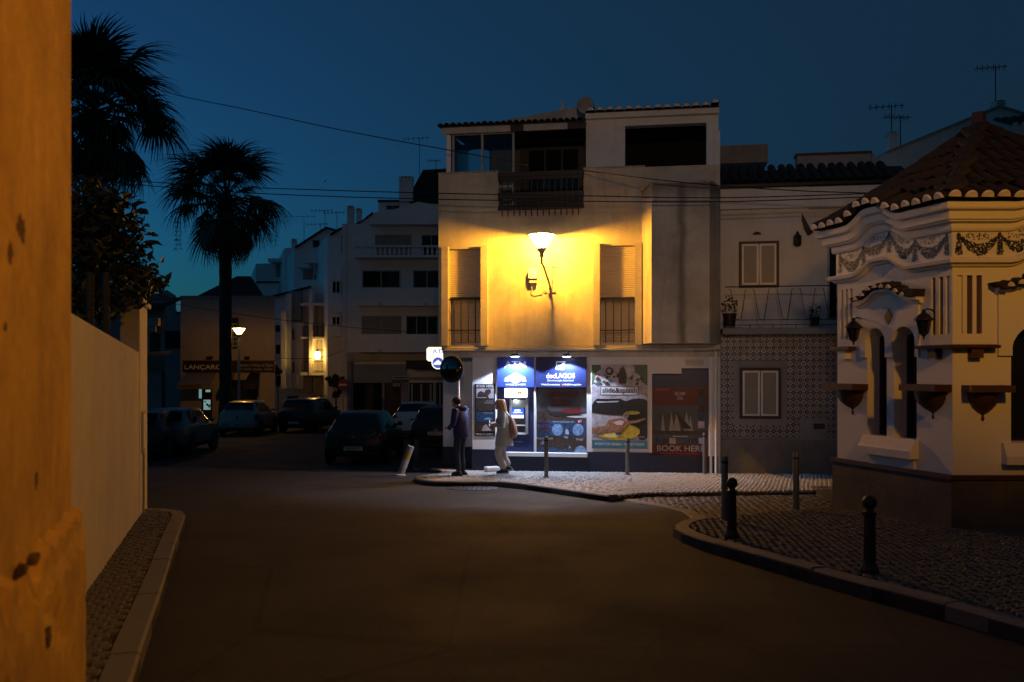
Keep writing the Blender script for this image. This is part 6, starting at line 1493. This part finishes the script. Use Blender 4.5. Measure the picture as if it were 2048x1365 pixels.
def car(spec, paint, px, py, Y, heading, label, plate='', group='parked cars', tail_style=0, light=None, rails=False, zoff=0.0, scale=1.0, centre=None):
    st = spec['st']; L = spec['L']
    def cr(vals, s):
        i = min(int(s), len(vals)-2); f = s - i; p0, p1, p2, p3 = vals[max(0,i-1)], vals[i], vals[i+1], vals[min(len(vals)-1,i+2)]
        m1, m2 = (p2-p0)*.42, (p3-p1)*.42; f2, f3 = f*f, f*f*f
        return (2*f3-3*f2+1)*p1 + (f3-2*f2+f)*m1 + (-2*f3+3*f2)*p2 + (f3-f2)*m2
    xs = [s[0] for s in st]
    def sx(x):                                           # x -> station parameter
        lo, hi = 0.0, len(st)-1.0
        for _ in range(30):
            mid = (lo+hi)/2
            if cr(xs, mid) < x: lo = mid
            else: hi = mid
        return (lo+hi)/2
    def sect(s):
        zb, ze_, zt, w, wr = [cr([q[k] for q in st], s) for k in range(1, 6)]
        zm = zb + (ze_-zb)*.5
        return [(w*.86,zb),(w*.975,zb+.10),(w,zm),(w*.985,ze_-.07),(w*.955,ze_),(wr+(w*.955-wr)*.5,ze_+(zt-.05-ze_)*.55),(wr,zt-.055),(wr*.93,zt-.018),(wr*.5,zt-.002),(0,zt+.006)]
    def S(s, t):                                         # t 0..9 along the half section, 9..18 mirrored
        q = sect(s); m = 1
        if t > 9: t = 18-t; m = -1
        y = cr([a for a, _ in q], t); z = cr([b_ for _, b_ in q], t); return Vector((m*max(0,y) if t < 8.999 else 0.0, cr(xs, s), z))
    root = thing('parked_car', label, 'car', (0,0,0), 0, group)
    mb = MB(); ns, nt_ = 44, 54; smax = len(st)-1
    vs = [S(smax*i/ns, 18*j/nt_) for i in range(ns+1) for j in range(nt_+1)]
    fs = [(i*(nt_+1)+j, i*(nt_+1)+j+1, (i+1)*(nt_+1)+j+1, (i+1)*(nt_+1)+j) for i in range(ns) for j in range(nt_)]
    fs += [(i*(nt_+1), (i+1)*(nt_+1), (i+1)*(nt_+1)+nt_, i*(nt_+1)+nt_) for i in range(ns)]
    fs += [tuple(range(nt_+1)), tuple(reversed(range(ns*(nt_+1), (ns+1)*(nt_+1))))]
    mb.add(vs, fs); body = mb.build('body', paint, root, True)
    def panel(name, mat, s0, s1, t0, t1, off=.006, parent=None, n=8, shrink=None):
        g = MB(); vv = []
        for i in range(n+1):
            for j in range(n+1):
                u = i/n; s = s0+(s1-s0)*u; a, b_ = t0, t1
                if shrink: a, b_ = t0+(shrink[0])*u, t1+(shrink[1])*u
                t = a+(b_-a)*j/n; e = .02; p = S(s, t); du = S(min(smax,s+e),t)-S(max(0,s-e),t); dv = S(s,min(18,t+.05))-S(s,max(0,t-.05)); nn = dv.cross(du)
                nn = nn.normalized() if nn.length > 1e-9 else Vector((0,-1,0)); c0 = Vector((0, cr(xs,s), .7))
                if nn.dot(p-c0) < 0: nn = -nn
                vv.append(p+nn*off)
        g.add(vv, [(i*(n+1)+j, (i+1)*(n+1)+j, (i+1)*(n+1)+j+1, i*(n+1)+j+1) for i in range(n) for j in range(n)]); return g.build(name, mat, parent or root, True)
    for a, b_ in spec['sides']:
        last = b_ == spec['sides'][-1][1]
        for m in (0, 1):
            panel('side_window', M['car_glass'], sx(a), sx(b_), 4.25 if not m else 18-4.25, 5.75 if not m else 18-5.75, shrink=((0,-.35) if not m else (0,.35)) if last else None)
    panel('rear_window', M['car_glass'], sx(spec['rear'][0]), sx(spec['rear'][1]), 6.5, 18-6.5, shrink=(.12,-.12), n=12)
    panel('windscreen', M['car_glass'], sx(spec['front'][0]), sx(spec['front'][1]), 6.45, 18-6.45, n=12)
    for m in (0, 1):
        t0, t1 = (2.4, 4.3) if tail_style == 0 else (3.0, 6.3)
        tl = panel('tail_lamp', light or M['tail'], .45, sx(.30 if tail_style == 0 else .34), t0 if not m else 18-t0, t1 if not m else 18-t1, .012, n=6)
        panel('headlamp', M['headlamp'], sx(L-.5), sx(L-.13), 3.4 if not m else 14.6, 6.0 if not m else 12.0, .008, n=5)
        panel('sill', M['plastic'], sx(.9), sx(L-.95), .2 if not m else 17.8, 1.2 if not m else 16.8, .006, n=6)
        # door handle and mirror
        y = .86*(1 if not m else -1); MB().box(y-.02, y+.02, 1.75, 1.93, .83, .86).build('door_handle', M['plastic'], root)
        sgn = 1 if not m else -1; p = S(sx(spec['front'][1]-.25), 4.6)
        mm = MB().ball((sgn*(p.x+.11), p.y-.02, p.z+.03), .09, 10, 1.0, .55, .75); mm.box(sgn*(p.x-.02), sgn*(p.x+.06), p.y-.02, p.y+.02, p.z-.02, p.z+.02); mm.build('mirror', paint, root, True)
    # rear face: bumper, plate, emblem, wiper, handle
    zc = st[0]
    MB().add([(-.74,.10,.30),(.74,.10,.30),(.70,-.035,.31),(-.70,-.035,.31),(-.76,.12,.56),(.76,.12,.56),(.71,-.05,.54),(-.71,-.05,.54)], [(3,2,1,0),(4,5,6,7),(3,7,6,2),(0,4,7,3),(2,6,5,1)]).build('bumper', paint, root, bevel=.02)
    MB().box(-.70,.70,-.056,-.03,.30,.345).build('bumper_strip', M['plastic'], root)
    pl_ = MB().box(-.26,.26,-.062,-.0515,.40,.51) if tail_style == 0 else MB().box(-.26,.26,-.02,-.004,.62,.73); pl_ = pl_.build('number_plate', M['plate'], root)
    if plate: letters(pl_, plate, 0, -.0645 if tail_style == 0 else -.0225, .455 if tail_style == 0 else .675, .10, M['black_print'], width=.40, bold=.01)
    MB().lathe([(.0,-.014),(.05,-.014),(.055,-.004),(.055,0)], (0,-.002,.78), 16, 'y').build('emblem', M['chrome'], root)
    MB().box(-.12,.12,-.015,-.001,.67 if tail_style == 0 else .75,.685 if tail_style == 0 else .762).build('tailgate_handle', M['chrome'] if light else M['plastic'], root)
    MB().tube([(0,.15,.96),(.0,.165,1.03),(.36,.19,1.06)], .008, 4).build('wiper', M['plastic'], root)
    MB().tube([(0,.75,1.4),(0,.55,1.56)], .006, 4).build('roof_aerial', M['plastic'], root)
    # wheels
    tm_ = MB().lathe([(.19,-.09),(.27,-.1),(.305,-.075),(.31,0),(.305,.075),(.27,.1),(.19,.09)], n=22, ax='x'); tme = tm_.mesh('wheel', M['rubber'], True)
    rm = MB().lathe([(.0,.075),(.05,.085),(.07,.07),(.16,.07),(.185,.088),(.19,.06)], n=20, ax='x')
    for k in range(5):
        a = k*2*math.pi/5; rm.add([(.082,.05*math.cos(a+.5),.05*math.sin(a+.5)),(.082,.05*math.cos(a-.5),.05*math.sin(a-.5)),(.088,.18*math.cos(a-.18),.18*math.sin(a-.18)),(.088,.18*math.cos(a+.18),.18*math.sin(a+.18))], [(0,1,2,3)])
    rme = rm.mesh('rim', M['steel'])
    arch = MB().lathe([(.0,.0),(.355,.0),(.36,.02)], n=22, ax='x').mesh('wheel_arch', M['plastic'])
    for y in spec['wheels']:
        for sgn in (1, -1):
            w_ = cr([q[4] for q in st], sx(y)); o = link('wheel', tme, root, (sgn*(w_-.07), y, .31)); link('rim', rme, o, (0,0,0), (0,0,0 if sgn > 0 else math.pi)); link('wheel_arch', arch, root, (sgn*(w_+.006), y, .33), (0,0,0 if sgn > 0 else math.pi))
    MB().box(-.66,.66,.3,L-.3,.2,.36).build('underbody', M['plastic'], root)
    if rails:
        for sgn in (1, -1): MB().tube([(sgn*.58,.55,1.50),(sgn*.59,.7,1.57),(sgn*.59,2.3,1.585),(sgn*.58,2.5,1.52)], .016, 6).build('roof_rail', M['chrome'], root)
    X_ = (px-CX)/FPX*Y; root.location = (X_, Y, gz(Y)+zoff); root.rotation_euler = (0, 0, heading); root.scale = (scale,)*3
    # bottoms of both ends follow the street
    sl = (gz(Y+4)-gz(Y))/4; root.rotation_euler = (sl*math.cos(heading), sl*math.sin(heading)*0, heading)
    return root
silver = car_paint('silver paint', (.34,.33,.31)); white = car_paint('white car paint', (.55,.54,.52), .3, 0.0); black = car_paint('black car paint', (.012,.012,.014)); dgrey = car_paint('dark grey paint', (.03,.03,.034)); dblue = car_paint('midnight paint', (.015,.017,.024))
car(HATCH, car_paint('dull silver paint', (.20,.20,.21)), 318, 0, 27.5, R(3), 'silver hatchback parked nearest the garden pillar on the left', '48-PC-22', tail_style=0, light=M['amber'])
car(HATCH, silver, 474, 0, 37.5, R(1), 'pale silver hatchback seen from behind under the café lamp', '17-FM-46', scale=1.0, tail_style=0)
car(WAGON, black, 588, 0, 39.5, R(-9), 'black estate car with roof rails right of the pale hatchback', '', rails=True)
car(HATCH, black, 707, 0, 24.6, R(-2), 'black hatchback parked by itself in the middle of the road', '92-28-UT', tail_style=0)
car(HATCH, white, 824, 0, 35.5, R(-3), 'white hatchback partly hidden behind the dark car at the kerb', '', tail_style=1)
car(WAGON, dblue, 872, 0, 28.0, R(-4), 'dark car with pale number plate at the shop corner beside the man', '64-BV-19', tail_style=1, light=plain('dark tail lamp', (.05,.006,.006), .12))
car(HATCH, dgrey, 268, 0, 26.0, R(8), 'dark car at the very edge of the garden pillar, mostly hidden', '', scale=.98)
# ================================================================ street furniture
def spot_on(px, py, h, rz=0.0): p = G(px, py, h); return p
def steel_post(px, y0, y1, h, label, ln=None):
    p = G(px, y1, h); t = thing('steel_post', label, 'post', p, 0, 'slim steel posts along the pavements')
    H = (y1-y0)*p.y/FPX
    MB().lathe([(.045,0),(.045,H-.02),(.04,H),(.0,H)], n=14).build('post', M['steel'], t, True); MB().lathe([(.075,0),(.07,.012),(.046,.016)], n=14).build('foot_ring', M['steel'], t, True)
    MB().lathe([(.0465,H-.09),(.0465,H-.06)], n=14).build('band', M['iron'], t, True)
steel_post(1092.5, 874, 955, .1, 'steel post on the lit pavement before the boat poster'); steel_post(1255, 877, 950, .1, 'steel post on the lit pavement before the slide poster'); steel_post(1409, 866, 948, .1, 'steel post before the sailing poster at the end of the shop')
steel_post(1580, 866, 943, .1, 'steel post standing before the patterned tile wall'); steel_post(1449.5, 913, 1041, .12, 'steel post right behind the iron bollard'); steel_post(1592, 906, 1020, .12, 'steel post midway between iron bollard and kiosk')
def bollard(px, y0, y1, label):
    p = G(px, y1, KH); H = (y1-y0)*p.y/FPX; t = thing('iron_bollard', label, 'bollard', p, 0, 'black iron bollards with ball tops')
    k = H/.70
    MB().lathe([(.085*k,0),(.085*k,.03*k),(.065*k,.075*k),(.056*k,.1*k),(.05*k,.50*k),(.062*k,.52*k),(.062*k,.545*k),(.04*k,.56*k),(.036*k,.575*k)], n=10).build('shaft', M['iron'], t, False)
    MB().ball((0,0,.632*k), .066*k, 16).build('ball_top', M['iron'], t, True)
bollard(1739, 990, 1145, 'black iron bollard with ball top nearest the camera'); bollard(1464, 955, 1076, 'black iron bollard with ball top at the kerb corner')
# leaning striped post and its neighbour
p = G(800, 952, .0); t = thing('leaning_post', 'knocked over white and yellow post leaning at the pavement tip', 'post', p)
q = W(822, 893, p.y) - p; d = q.normalized()
for a, c, m in ((0,.28,M['concrete']),(.285,.56,M['plaster_dim']),(.565,.78,plain('faded yellow paint', (.28,.2,.04), .7)),(.785,1.0,M['concrete'])): MB().tube([q*a, q*c], .08, 12).build('band', m, t)
MB().lathe([(.14,-.02),(.13,.03),(.085,.05)], n=12).build('foot', M['concrete'], t)
p = G(834, 940, .0); t = thing('short_post', 'short dark upright post behind the leaning one', 'post', (p.x, p.y, p.z)); MB().lathe([(.07,0),(.07,.72),(.05,.76),(.0,.77)], n=10).build('post', plain('brown post', (.06,.035,.03), .6), t, True); MB().lathe([(.1,0),(.1,.03),(.071,.04)], n=10).build('foot', M['concrete'], t)
# convex traffic mirror
p = G(913, 947, .1); p = Vector(((917-CX)/FPX*20.35, 20.35, gz(20.35)+.1)); t = thing('traffic_mirror', 'round convex traffic mirror on a thin pole at the shop corner', 'mirror', p)
MB().lathe([(.028,0),(.028,2.35)], n=10).build('pole', M['white_paint'], t, True)
mc = W(904, 739, 20.2) - p
hm = bpy.data.objects.new('mirror_head', None); COL.objects.link(hm); hm.parent = t; hm.location = mc; hm.rotation_euler = (0, 0, R(-28))
pr = [(.0,-.085)] + [(.285*math.sin(a), -.085+.085*(1-math.cos(a*1.0))/(1-math.cos(1.3))*.9) for a in [k*.13 for k in range(1,11)]]
MB().lathe([(r_, h_) for r_, h_ in pr], n=32, ax='y').build('mirror_face', plain('mirror glass', (.12,.115,.11), .06, 1.0, var=.05), hm, True)
MB().lathe([(.275,-.03),(.30,-.035),(.305,0),(.295,.03),(.2,.06),(.0,.08)], n=32, ax='y').build('rim', M['dark_wood'], hm, True)
MB().tube([(0,.07,0),(.06,.12,-.02),(.12,.13,-.05)], .018, 6).build('clamp', M['iron'], hm)
# white block lying on the pavement
p = G(984, 943, .1); t = thing('paving_block', 'pale loose stone block lying on the pavement beside the woman', 'stone block', (p.x, p.y, p.z+.0), R(20)); MB().box(-.17,.17,-.11,.11,0,.11).build('block', M['mortar'], t, bevel=.025)
# no entry sign and direction signs
def pole_sign(px, py, Y, r, label):
    c = W(px, py, Y); t = thing('no_entry_sign', label, 'road sign', (c.x, Y, gz(Y))); h = c.z-gz(Y)
    MB().lathe([(.035,0),(.035,h+r)], n=8).build('pole', M['grey_paint'], t, True)
    f = MB().lathe([(.0,-.05),(r,-.05),(r,-.035),(.0,-.035)], (0,0,h), 24, 'y').build('disc', plain('red sign', (.22,.02,.02), .4), t); MB().box(-r*.7,r*.7,-.056,-.051,h-r*.16,h+r*.16).build('white_bar', M['white_print'], f)
pole_sign(686, 770, 49, .30, 'red no entry sign on a pole beside the bushy tree')
def sign_plates():
    Y = 46; c = W(818, 760, Y); t = thing('direction_sign', 'small stacked street direction plates on a pole before the shop fronts', 'road sign', (c.x, Y, gz(Y)))
    MB().lathe([(.035,0),(.035,c.z-gz(Y)+.35)], n=8).build('pole', M['grey_paint'], t, True)
    for x0, x1, y0, y1, m in ((785.5,819,752.5,759,M['grey_paint']),(785.5,817,760.5,765.5,M['iron']),(786,800,767,773,M['grey_paint'])):
        a, b_ = W(x0,y0,Y), W(x1,y1,Y); pl_ = MB().box(a.x-c.x, b_.x-c.x, -.06, -.037, b_.z-gz(Y), a.z-gz(Y)).build('plate', m, t)
        MB().box(a.x-c.x+.08, b_.x-c.x-.25, -.064, -.061, b_.z-gz(Y)+.05, a.z-gz(Y)-.06).build('plate_text', M['iron'] if m is not M['iron'] else M['grey_paint'], pl_)
        MB().prism([(b_.x-c.x-.18,b_.z-gz(Y)+.04),(b_.x-c.x-.05,(a.z+b_.z)/2-gz(Y)),(b_.x-c.x-.18,a.z-gz(Y)-.04)], -.064, -.061).build('arrow', M['iron'] if m is not M['iron'] else M['grey_paint'], pl_)
sign_plates()

# ================================================================ people
def skin_mesh(name, V, E_, rad, mat, sub=2, root=0):
    me = bpy.data.meshes.new(name); me.from_pydata([tuple(v) for v in V], E_, []); o = bpy.data.objects.new(name, me); COL.objects.link(o)
    o.modifiers.new('s', 'SKIN').use_smooth_shade = True; sv = me.skin_vertices[0].data
    for i, r_ in enumerate(rad): sv[i].radius = r_ if isinstance(r_, tuple) else (r_, r_); sv[i].use_root = (i == root)
    sb = o.modifiers.new('u', 'SUBSURF'); sb.levels = sub; sb.render_levels = sub
    bpy.context.view_layer.update(); out = bpy.data.meshes.new_from_object(o.evaluated_get(bpy.context.evaluated_depsgraph_get())); bpy.data.objects.remove(o); bpy.data.meshes.remove(me)
    out.name = name; out.materials.clear(); out.materials.append(mat)
    for p_ in out.polygons: p_.use_smooth = True
    return out
skin = plain('skin', (.42,.24,.17), .55, var=.06); 
class Sk:
    def __init__(s): s.V = []; s.E = []; s.R = []
    def add(s, p, r, par=None):
        s.V.append(Vector(p)); s.R.append(r); i = len(s.V)-1
        if par is not None: s.E.append((par, i))
        return i
    def chain(s, pts, par):
        for p, r in pts: par = s.add(p, r, par)
        return par
def hand(k, par, wrist, d, side, up):                    # palm and five bent fingers
    d = Vector(d).normalized(); side = Vector(side).normalized(); up = Vector(up).normalized(); w = Vector(wrist)
    pm = k.add(w + d*.055, (.032,.018), par)
    for i, (o, L) in enumerate(((-.028,.062),(-.010,.075),(.010,.070),(.028,.055))):
        b_ = k.add(w + d*.085 + side*o, .011, pm); k.chain([(w + d*(.085+L*.5) + side*o - up*.006, .0095), (w + d*(.085+L*.8) + side*o*.9 - up*.03, .0085), (w + d*(.085+L*.75) + side*o*.85 - up*.05, .007)], b_)
    b_ = k.add(w + d*.035 - side*.035, .012, pm); k.chain([(w + d*.07 - side*.05 - up*.012, .0105), (w + d*.095 - side*.045 - up*.03, .009)], b_)
def person(label, loc, rz, H, J, cloth, group=None):
    """J: joints in metres; x is the way the person faces, y their left."""
    t = thing('person', label, 'person', loc, rz, group); k = Sk()
    pel = k.add(J['pelvis'], (.135,.10)); sp_ = k.add(J['waist'], (.115,.085), pel); ch = k.add(J['chest'], (.135,.095), sp_); nk = k.add(J['neck'], .052, ch); hb = k.add(J['jaw'], (.062,.058), nk); hd_ = k.add(J['brow'], (.078,.092), hb); k.add(J['crown'], (.062,.07), hd_)
    k.add(Vector(J['jaw'])*.35 + Vector(J['brow'])*.65 + Vector((.105,0,-.02)), .013, hd_)   # nose
    for s_ in ('l', 'r'):
        a = k.chain([(J['sh'+s_], .058), (J['el'+s_], .042), (J['wr'+s_], .028)], ch); hand(k, a, J['wr'+s_], J['hd'+s_], (0,1,0) if s_ == 'l' else (0,-1,0), J.get('up'+s_, (0,0,1)))
        k.chain([(J['hip'+s_], .085), (J['kn'+s_], .058), (J['an'+s_], .038), (Vector(J['an'+s_])+Vector(J.get('toe'+s_, (.15,0,-.05))), .03)], pel)
    c = Vector(J['brow'])*.75 + Vector(J['jaw'])*.25
    me = skin_mesh('body', k.V, k.E, k.R, skin); hb_ = MB().ball(c + Vector((.0,0,.012)), .1, 16, .93, .76, 1.12); hb_.ball(c + Vector((.03,0,-.07)), .06, 12, .9, .85, .8)
    hm_ = hb_.mesh('head', None, True); bm = bmesh.new(); bm.from_mesh(me); bm.from_mesh(hm_); bm.to_mesh(me); bm.free(); bpy.data.meshes.remove(hm_)
    for p_ in me.polygons: p_.use_smooth = True
    link('body', me, t)
    for sy in (-1, 1):
        MB().ball(c + Vector((.082,sy*.032,.012)), .010, 8).build('eye', M['black_print'], t, True); MB().ball(c + Vector((-.005,sy*.083,-.005)), .026, 8, .6, .35, 1.1).build('ear', skin, t, True)
    MB().ball(c + Vector((.078,0,-.068)), .018, 8, .5, 1.3, .35).build('mouth', plain('lips', (.3,.1,.09), .5), t, True)
    cloth(t, J); return t
def loft(sections, n=20):                                # sections: (cx,cy,z,rx,ry)
    mb = MB(); vs = []
    for cx_, cy_, z, rx, ry in sections:
        for k in range(n): a = 2*math.pi*k/n; w = 1 + .02*math.sin(5*a + z*9); vs.append((cx_+rx*w*math.cos(a), cy_+ry*w*math.sin(a), z))
    fs = [(i*n+k, i*n+(k+1) % n, (i+1)*n+(k+1) % n, (i+1)*n+k) for i in range(len(sections)-1) for k in range(n)]
    return mb.add(vs, fs)
def sleeve(t, J, s_, r0, r1, mat, name='sleeve'):
    sh, el, wr_ = Vector(J['sh'+s_]), Vector(J['el'+s_]), Vector(J['wr'+s_]); ch = Vector(J['chest'])
    pts = [ch.lerp(sh, .35)+Vector((0,0,.03)), sh+Vector((0,0,-.005)), sh.lerp(el,.5), el, el.lerp(wr_,.55), el.lerp(wr_,.95)]
    MB().tube(pts, [r0*1.1, r0*1.22, r0*1.05, r0*.95, r1*1.1, r1*1.15], 14).build(name, mat, t, True)
def trousers(t, J, mat, r=(.105,.082,.075)):
    k = Sk(); p0 = k.add(Vector(J['pelvis'])-Vector((0,0,.03)), (.17,.14)); k.add(Vector(J['pelvis'])*.5+Vector(J['waist'])*.5, (.14,.11), p0)
    for s_ in ('l','r'):
        hp, kn, an = Vector(J['hip'+s_]), Vector(J['kn'+s_]), Vector(J['an'+s_]); k.chain([(hp, r[0]), (hp.lerp(kn,.5), r[0]*.93), (kn, r[1]), (kn.lerp(an,.6), r[2]*1.02), (kn.lerp(an,.97), r[2])], p0)
    link('trousers', skin_mesh('trousers', k.V, k.E, k.R, mat), t)
def shoe(t, an, toe, mat, sole):
    an = Vector(an); d = Vector(toe); d.z = 0; a = math.atan2(d.y, d.x); z0 = max(0.0, an.z-.085)
    pit = math.atan2(-toe[2]-.05, .15)
    Mx = Matrix.Translation((an.x, an.y, z0)) @ Matrix.Rotation(a, 4, 'Z') @ Matrix.Rotation(pit, 4, 'Y')
    up = MB(); n = 14; secs = [(-.075,.03,.02),(-.085,.04,.03),(-.04,.045,.10),(.0,.045,.105),(.06,.048,.085),(.12,.047,.06),(.17,.036,.045),(.185,.015,.035)]
    vs = []
    for x, w, h in secs:
        for k in range(n+1): b_ = math.pi*k/n; vs.append((x, w*math.cos(b_), .02+h*math.sin(b_)))
    m = n+1; up.add(vs, [(i*m+k, i*m+k+1, (i+1)*m+k+1, (i+1)*m+k) for i in range(len(secs)-1) for k in range(n)]); up.xf(Mx); o = up.build('shoe', mat, t, True)
    pl_ = [(-.095,-.03),(-.06,-.046),(.1,-.05),(.17,-.038),(.195,0),(.17,.038),(.1,.05),(-.06,.046),(-.095,.03)]
    MB().slab(pl_, 0.0, .024).xf(Mx).build('sole', sole, o)
# --- the woman with the backpack
JW = dict(pelvis=(0,0,.88), waist=(-.01,0,1.05), chest=(.0,0,1.26), neck=(.045,0,1.41), jaw=(.085,0,1.475), brow=(.09,0,1.565), crown=(.07,0,1.625),
          shl=(-.005,.165,1.345), ell=(-.03,.225,1.09), wrl=(.19,.13,1.10), hdl=(1,-.35,.35), shr=(-.005,-.165,1.345), elr=(-.03,-.225,1.09), wrr=(.19,-.10,1.12), hdr=(1,.35,.35),
          hipl=(.0,.085,.85), knl=(.11,.09,.48), anl=(-.055,.085,.115), toel=(.15,0,-.055), hipr=(-.01,-.085,.85), knr=(.03,-.085,.47), anr=(-.12,-.08,.16), toer=(.13,0,-.09))
coat_m = plain('pale raincoat', (.42,.42,.38), .8, var=.18, scale=2.2, bmp=.35); trs_m = plain('cream trousers', (.52,.44,.38), .85, var=.18, scale=2.5, bmp=.35); bag_m = plain('tan canvas bag', (.34,.19,.12), .8, var=.15, scale=10, bmp=.3); hair_w = plain('light brown hair', (.42,.24,.10), .45, var=.4, scale=25); hair_d = plain('dark hair', (.02,.014,.01), .5, var=.3, scale=25)
def wcloth(t, J):
    trousers(t, J, trs_m, (.10,.085,.085))
    loft([(-.03,0,.64,.20,.235),(-.03,0,.66,.205,.24),(-.025,0,.80,.185,.225),(-.02,0,1.0,.16,.205),(-.015,0,1.2,.155,.20),(-.005,0,1.32,.135,.185),(.015,0,1.40,.09,.11),(.03,0,1.43,.07,.08)], 24).build('coat', coat_m, t, True)
    for s_ in ('l','r'): sleeve(t, J, s_, .068, .045, coat_m)
    MB().lathe([(.085,-.03),(.10,.0),(.105,.045),(.085,.05),(.075,.0)], (.025,0,1.41), 18).build('collar', coat_m, t, True)
    hr = MB(); n = 20; secs = [(.03,1.665,.02,.02),(.045,1.66,.07,.065),(.055,1.63,.105,.092),(.05,1.58,.115,.105),(.035,1.51,.112,.112),(.02,1.44,.105,.115),(.01,1.385,.09,.105),(.005,1.365,.06,.08)]
    vs = []
    for cx_, z, rx, ry in secs:
        for k in range(n+1):
            a = R(66) + (2*math.pi-R(132))*k/n; w = 1+.03*math.sin(7*a+z*20); vs.append((cx_+rx*w*math.cos(a), ry*w*math.sin(a), z))
    m = n+1; hr.add(vs, [(i*m+k, i*m+k+1, (i+1)*m+k+1, (i+1)*m+k) for i in range(len(secs)-1) for k in range(n)])
    hr.ball((.045,0,1.612), .094, 14, 1.0, .98, .56); h_ = hr.build('hair', hair_w, t, True)
    sd = h_.modifiers.new('th', 'SOLIDIFY'); sd.thickness = .012
    bg = loft([(-.20,0,.80,.02,.05),(-.22,0,.82,.07,.13),(-.235,0,.90,.095,.16),(-.225,0,1.05,.08,.14),(-.205,0,1.18,.06,.10),(-.185,0,1.26,.03,.05),(-.18,0,1.27,.005,.01)], 18).build('backpack', bag_m, t, True)
    for sy in (-1, 1): MB().tube([(-.18,sy*.06,1.25),(-.06,sy*.105,1.385),(.06,sy*.115,1.36),(.135,sy*.125,1.2),(.05,sy*.17,1.0),(-.14,sy*.13,.9)], .016, 6).build('strap', bag_m, bg, True)
    for s_ in ('l','r'): shoe(t, J['an'+s_], J['toe'+s_], M['plastic'], M['dim_print'])
pw_ = Vector(((1006-CX)/FPX*19.85, 19.85, gz(19.85)+.1))
person('woman in a pale raincoat with a tan backpack standing before the cash machine', pw_, R(172), 1.66, JW, wcloth)
ph = thing('phone', 'phone held up by the woman in the raincoat', 'phone', pw_ + Vector((-.30,.02,1.13)), R(172)); MB().box(-.005,.005,-.036,.036,-.07,.075).build('case', M['plastic'], ph, bevel=.003); MB().box(-.0065,-.0052,-.032,.032,-.063,.068).build('screen', emit('phone screen', (.8,.85,1), .8), ph)
# --- the man in the hooded top
JM = dict(pelvis=(0,0,.93), waist=(.0,0,1.1), chest=(.015,0,1.33), neck=(.06,0,1.48), jaw=(.11,0,1.53), brow=(.13,0,1.62), crown=(.115,0,1.69),
          shl=(.0,.19,1.41), ell=(.02,.24,1.13), wrl=(.22,.12,1.03), hdl=(1,-.3,.1), shr=(.0,-.19,1.41), elr=(.02,-.24,1.13), wrr=(.22,-.10,1.05), hdr=(1,.3,.1),
          hipl=(.0,.09,.90), knl=(.03,.10,.50), anl=(-.03,.11,.09), hipr=(.0,-.09,.90), knr=(.05,-.10,.50), anr=(.02,-.12,.09))
hood_m = plain('navy hooded top', (.024,.021,.095), .85, var=.2, scale=2.2, bmp=.3); jean = plain('dark jeans', (.022,.028,.042), .8, var=.2, scale=14, bmp=.2)
def mcloth(t, J):
    trousers(t, J, jean, (.095,.075,.068))
    loft([(-.005,0,.83,.13,.175),(-.005,0,.86,.145,.188),(-.01,0,.97,.15,.19),(-.005,0,1.1,.145,.19),(.0,0,1.28,.15,.205),(.0,0,1.40,.125,.19),(.03,0,1.465,.085,.11),(.05,0,1.49,.068,.075)], 24).build('hooded_top', hood_m, t, True)
    for s_ in ('l','r'): sleeve(t, J, s_, .072, .045, hood_m)
    MB().lathe([(.07,-.09),(.115,-.04),(.12,.02),(.09,.055),(.075,.04),(.08,.0)], (-.035,0,1.47), 18).build('hood', hood_m, t, True)
    hr = MB(); hr.ball((.098,0,1.628), .102, 16, 1.0, .86, 1.0); hr.build('hair', hair_d, t, True)
    for s_ in ('l','r'): shoe(t, J['an'+s_], (.15,0,-.05), M['plastic'], M['plastic'])
pm_ = Vector(((921-CX)/FPX*19.6, 19.6, gz(19.6)+.1))
person('man in a navy hooded top and dark jeans seen from behind at the corner', pm_, R(148), 1.74, JM, mcloth)
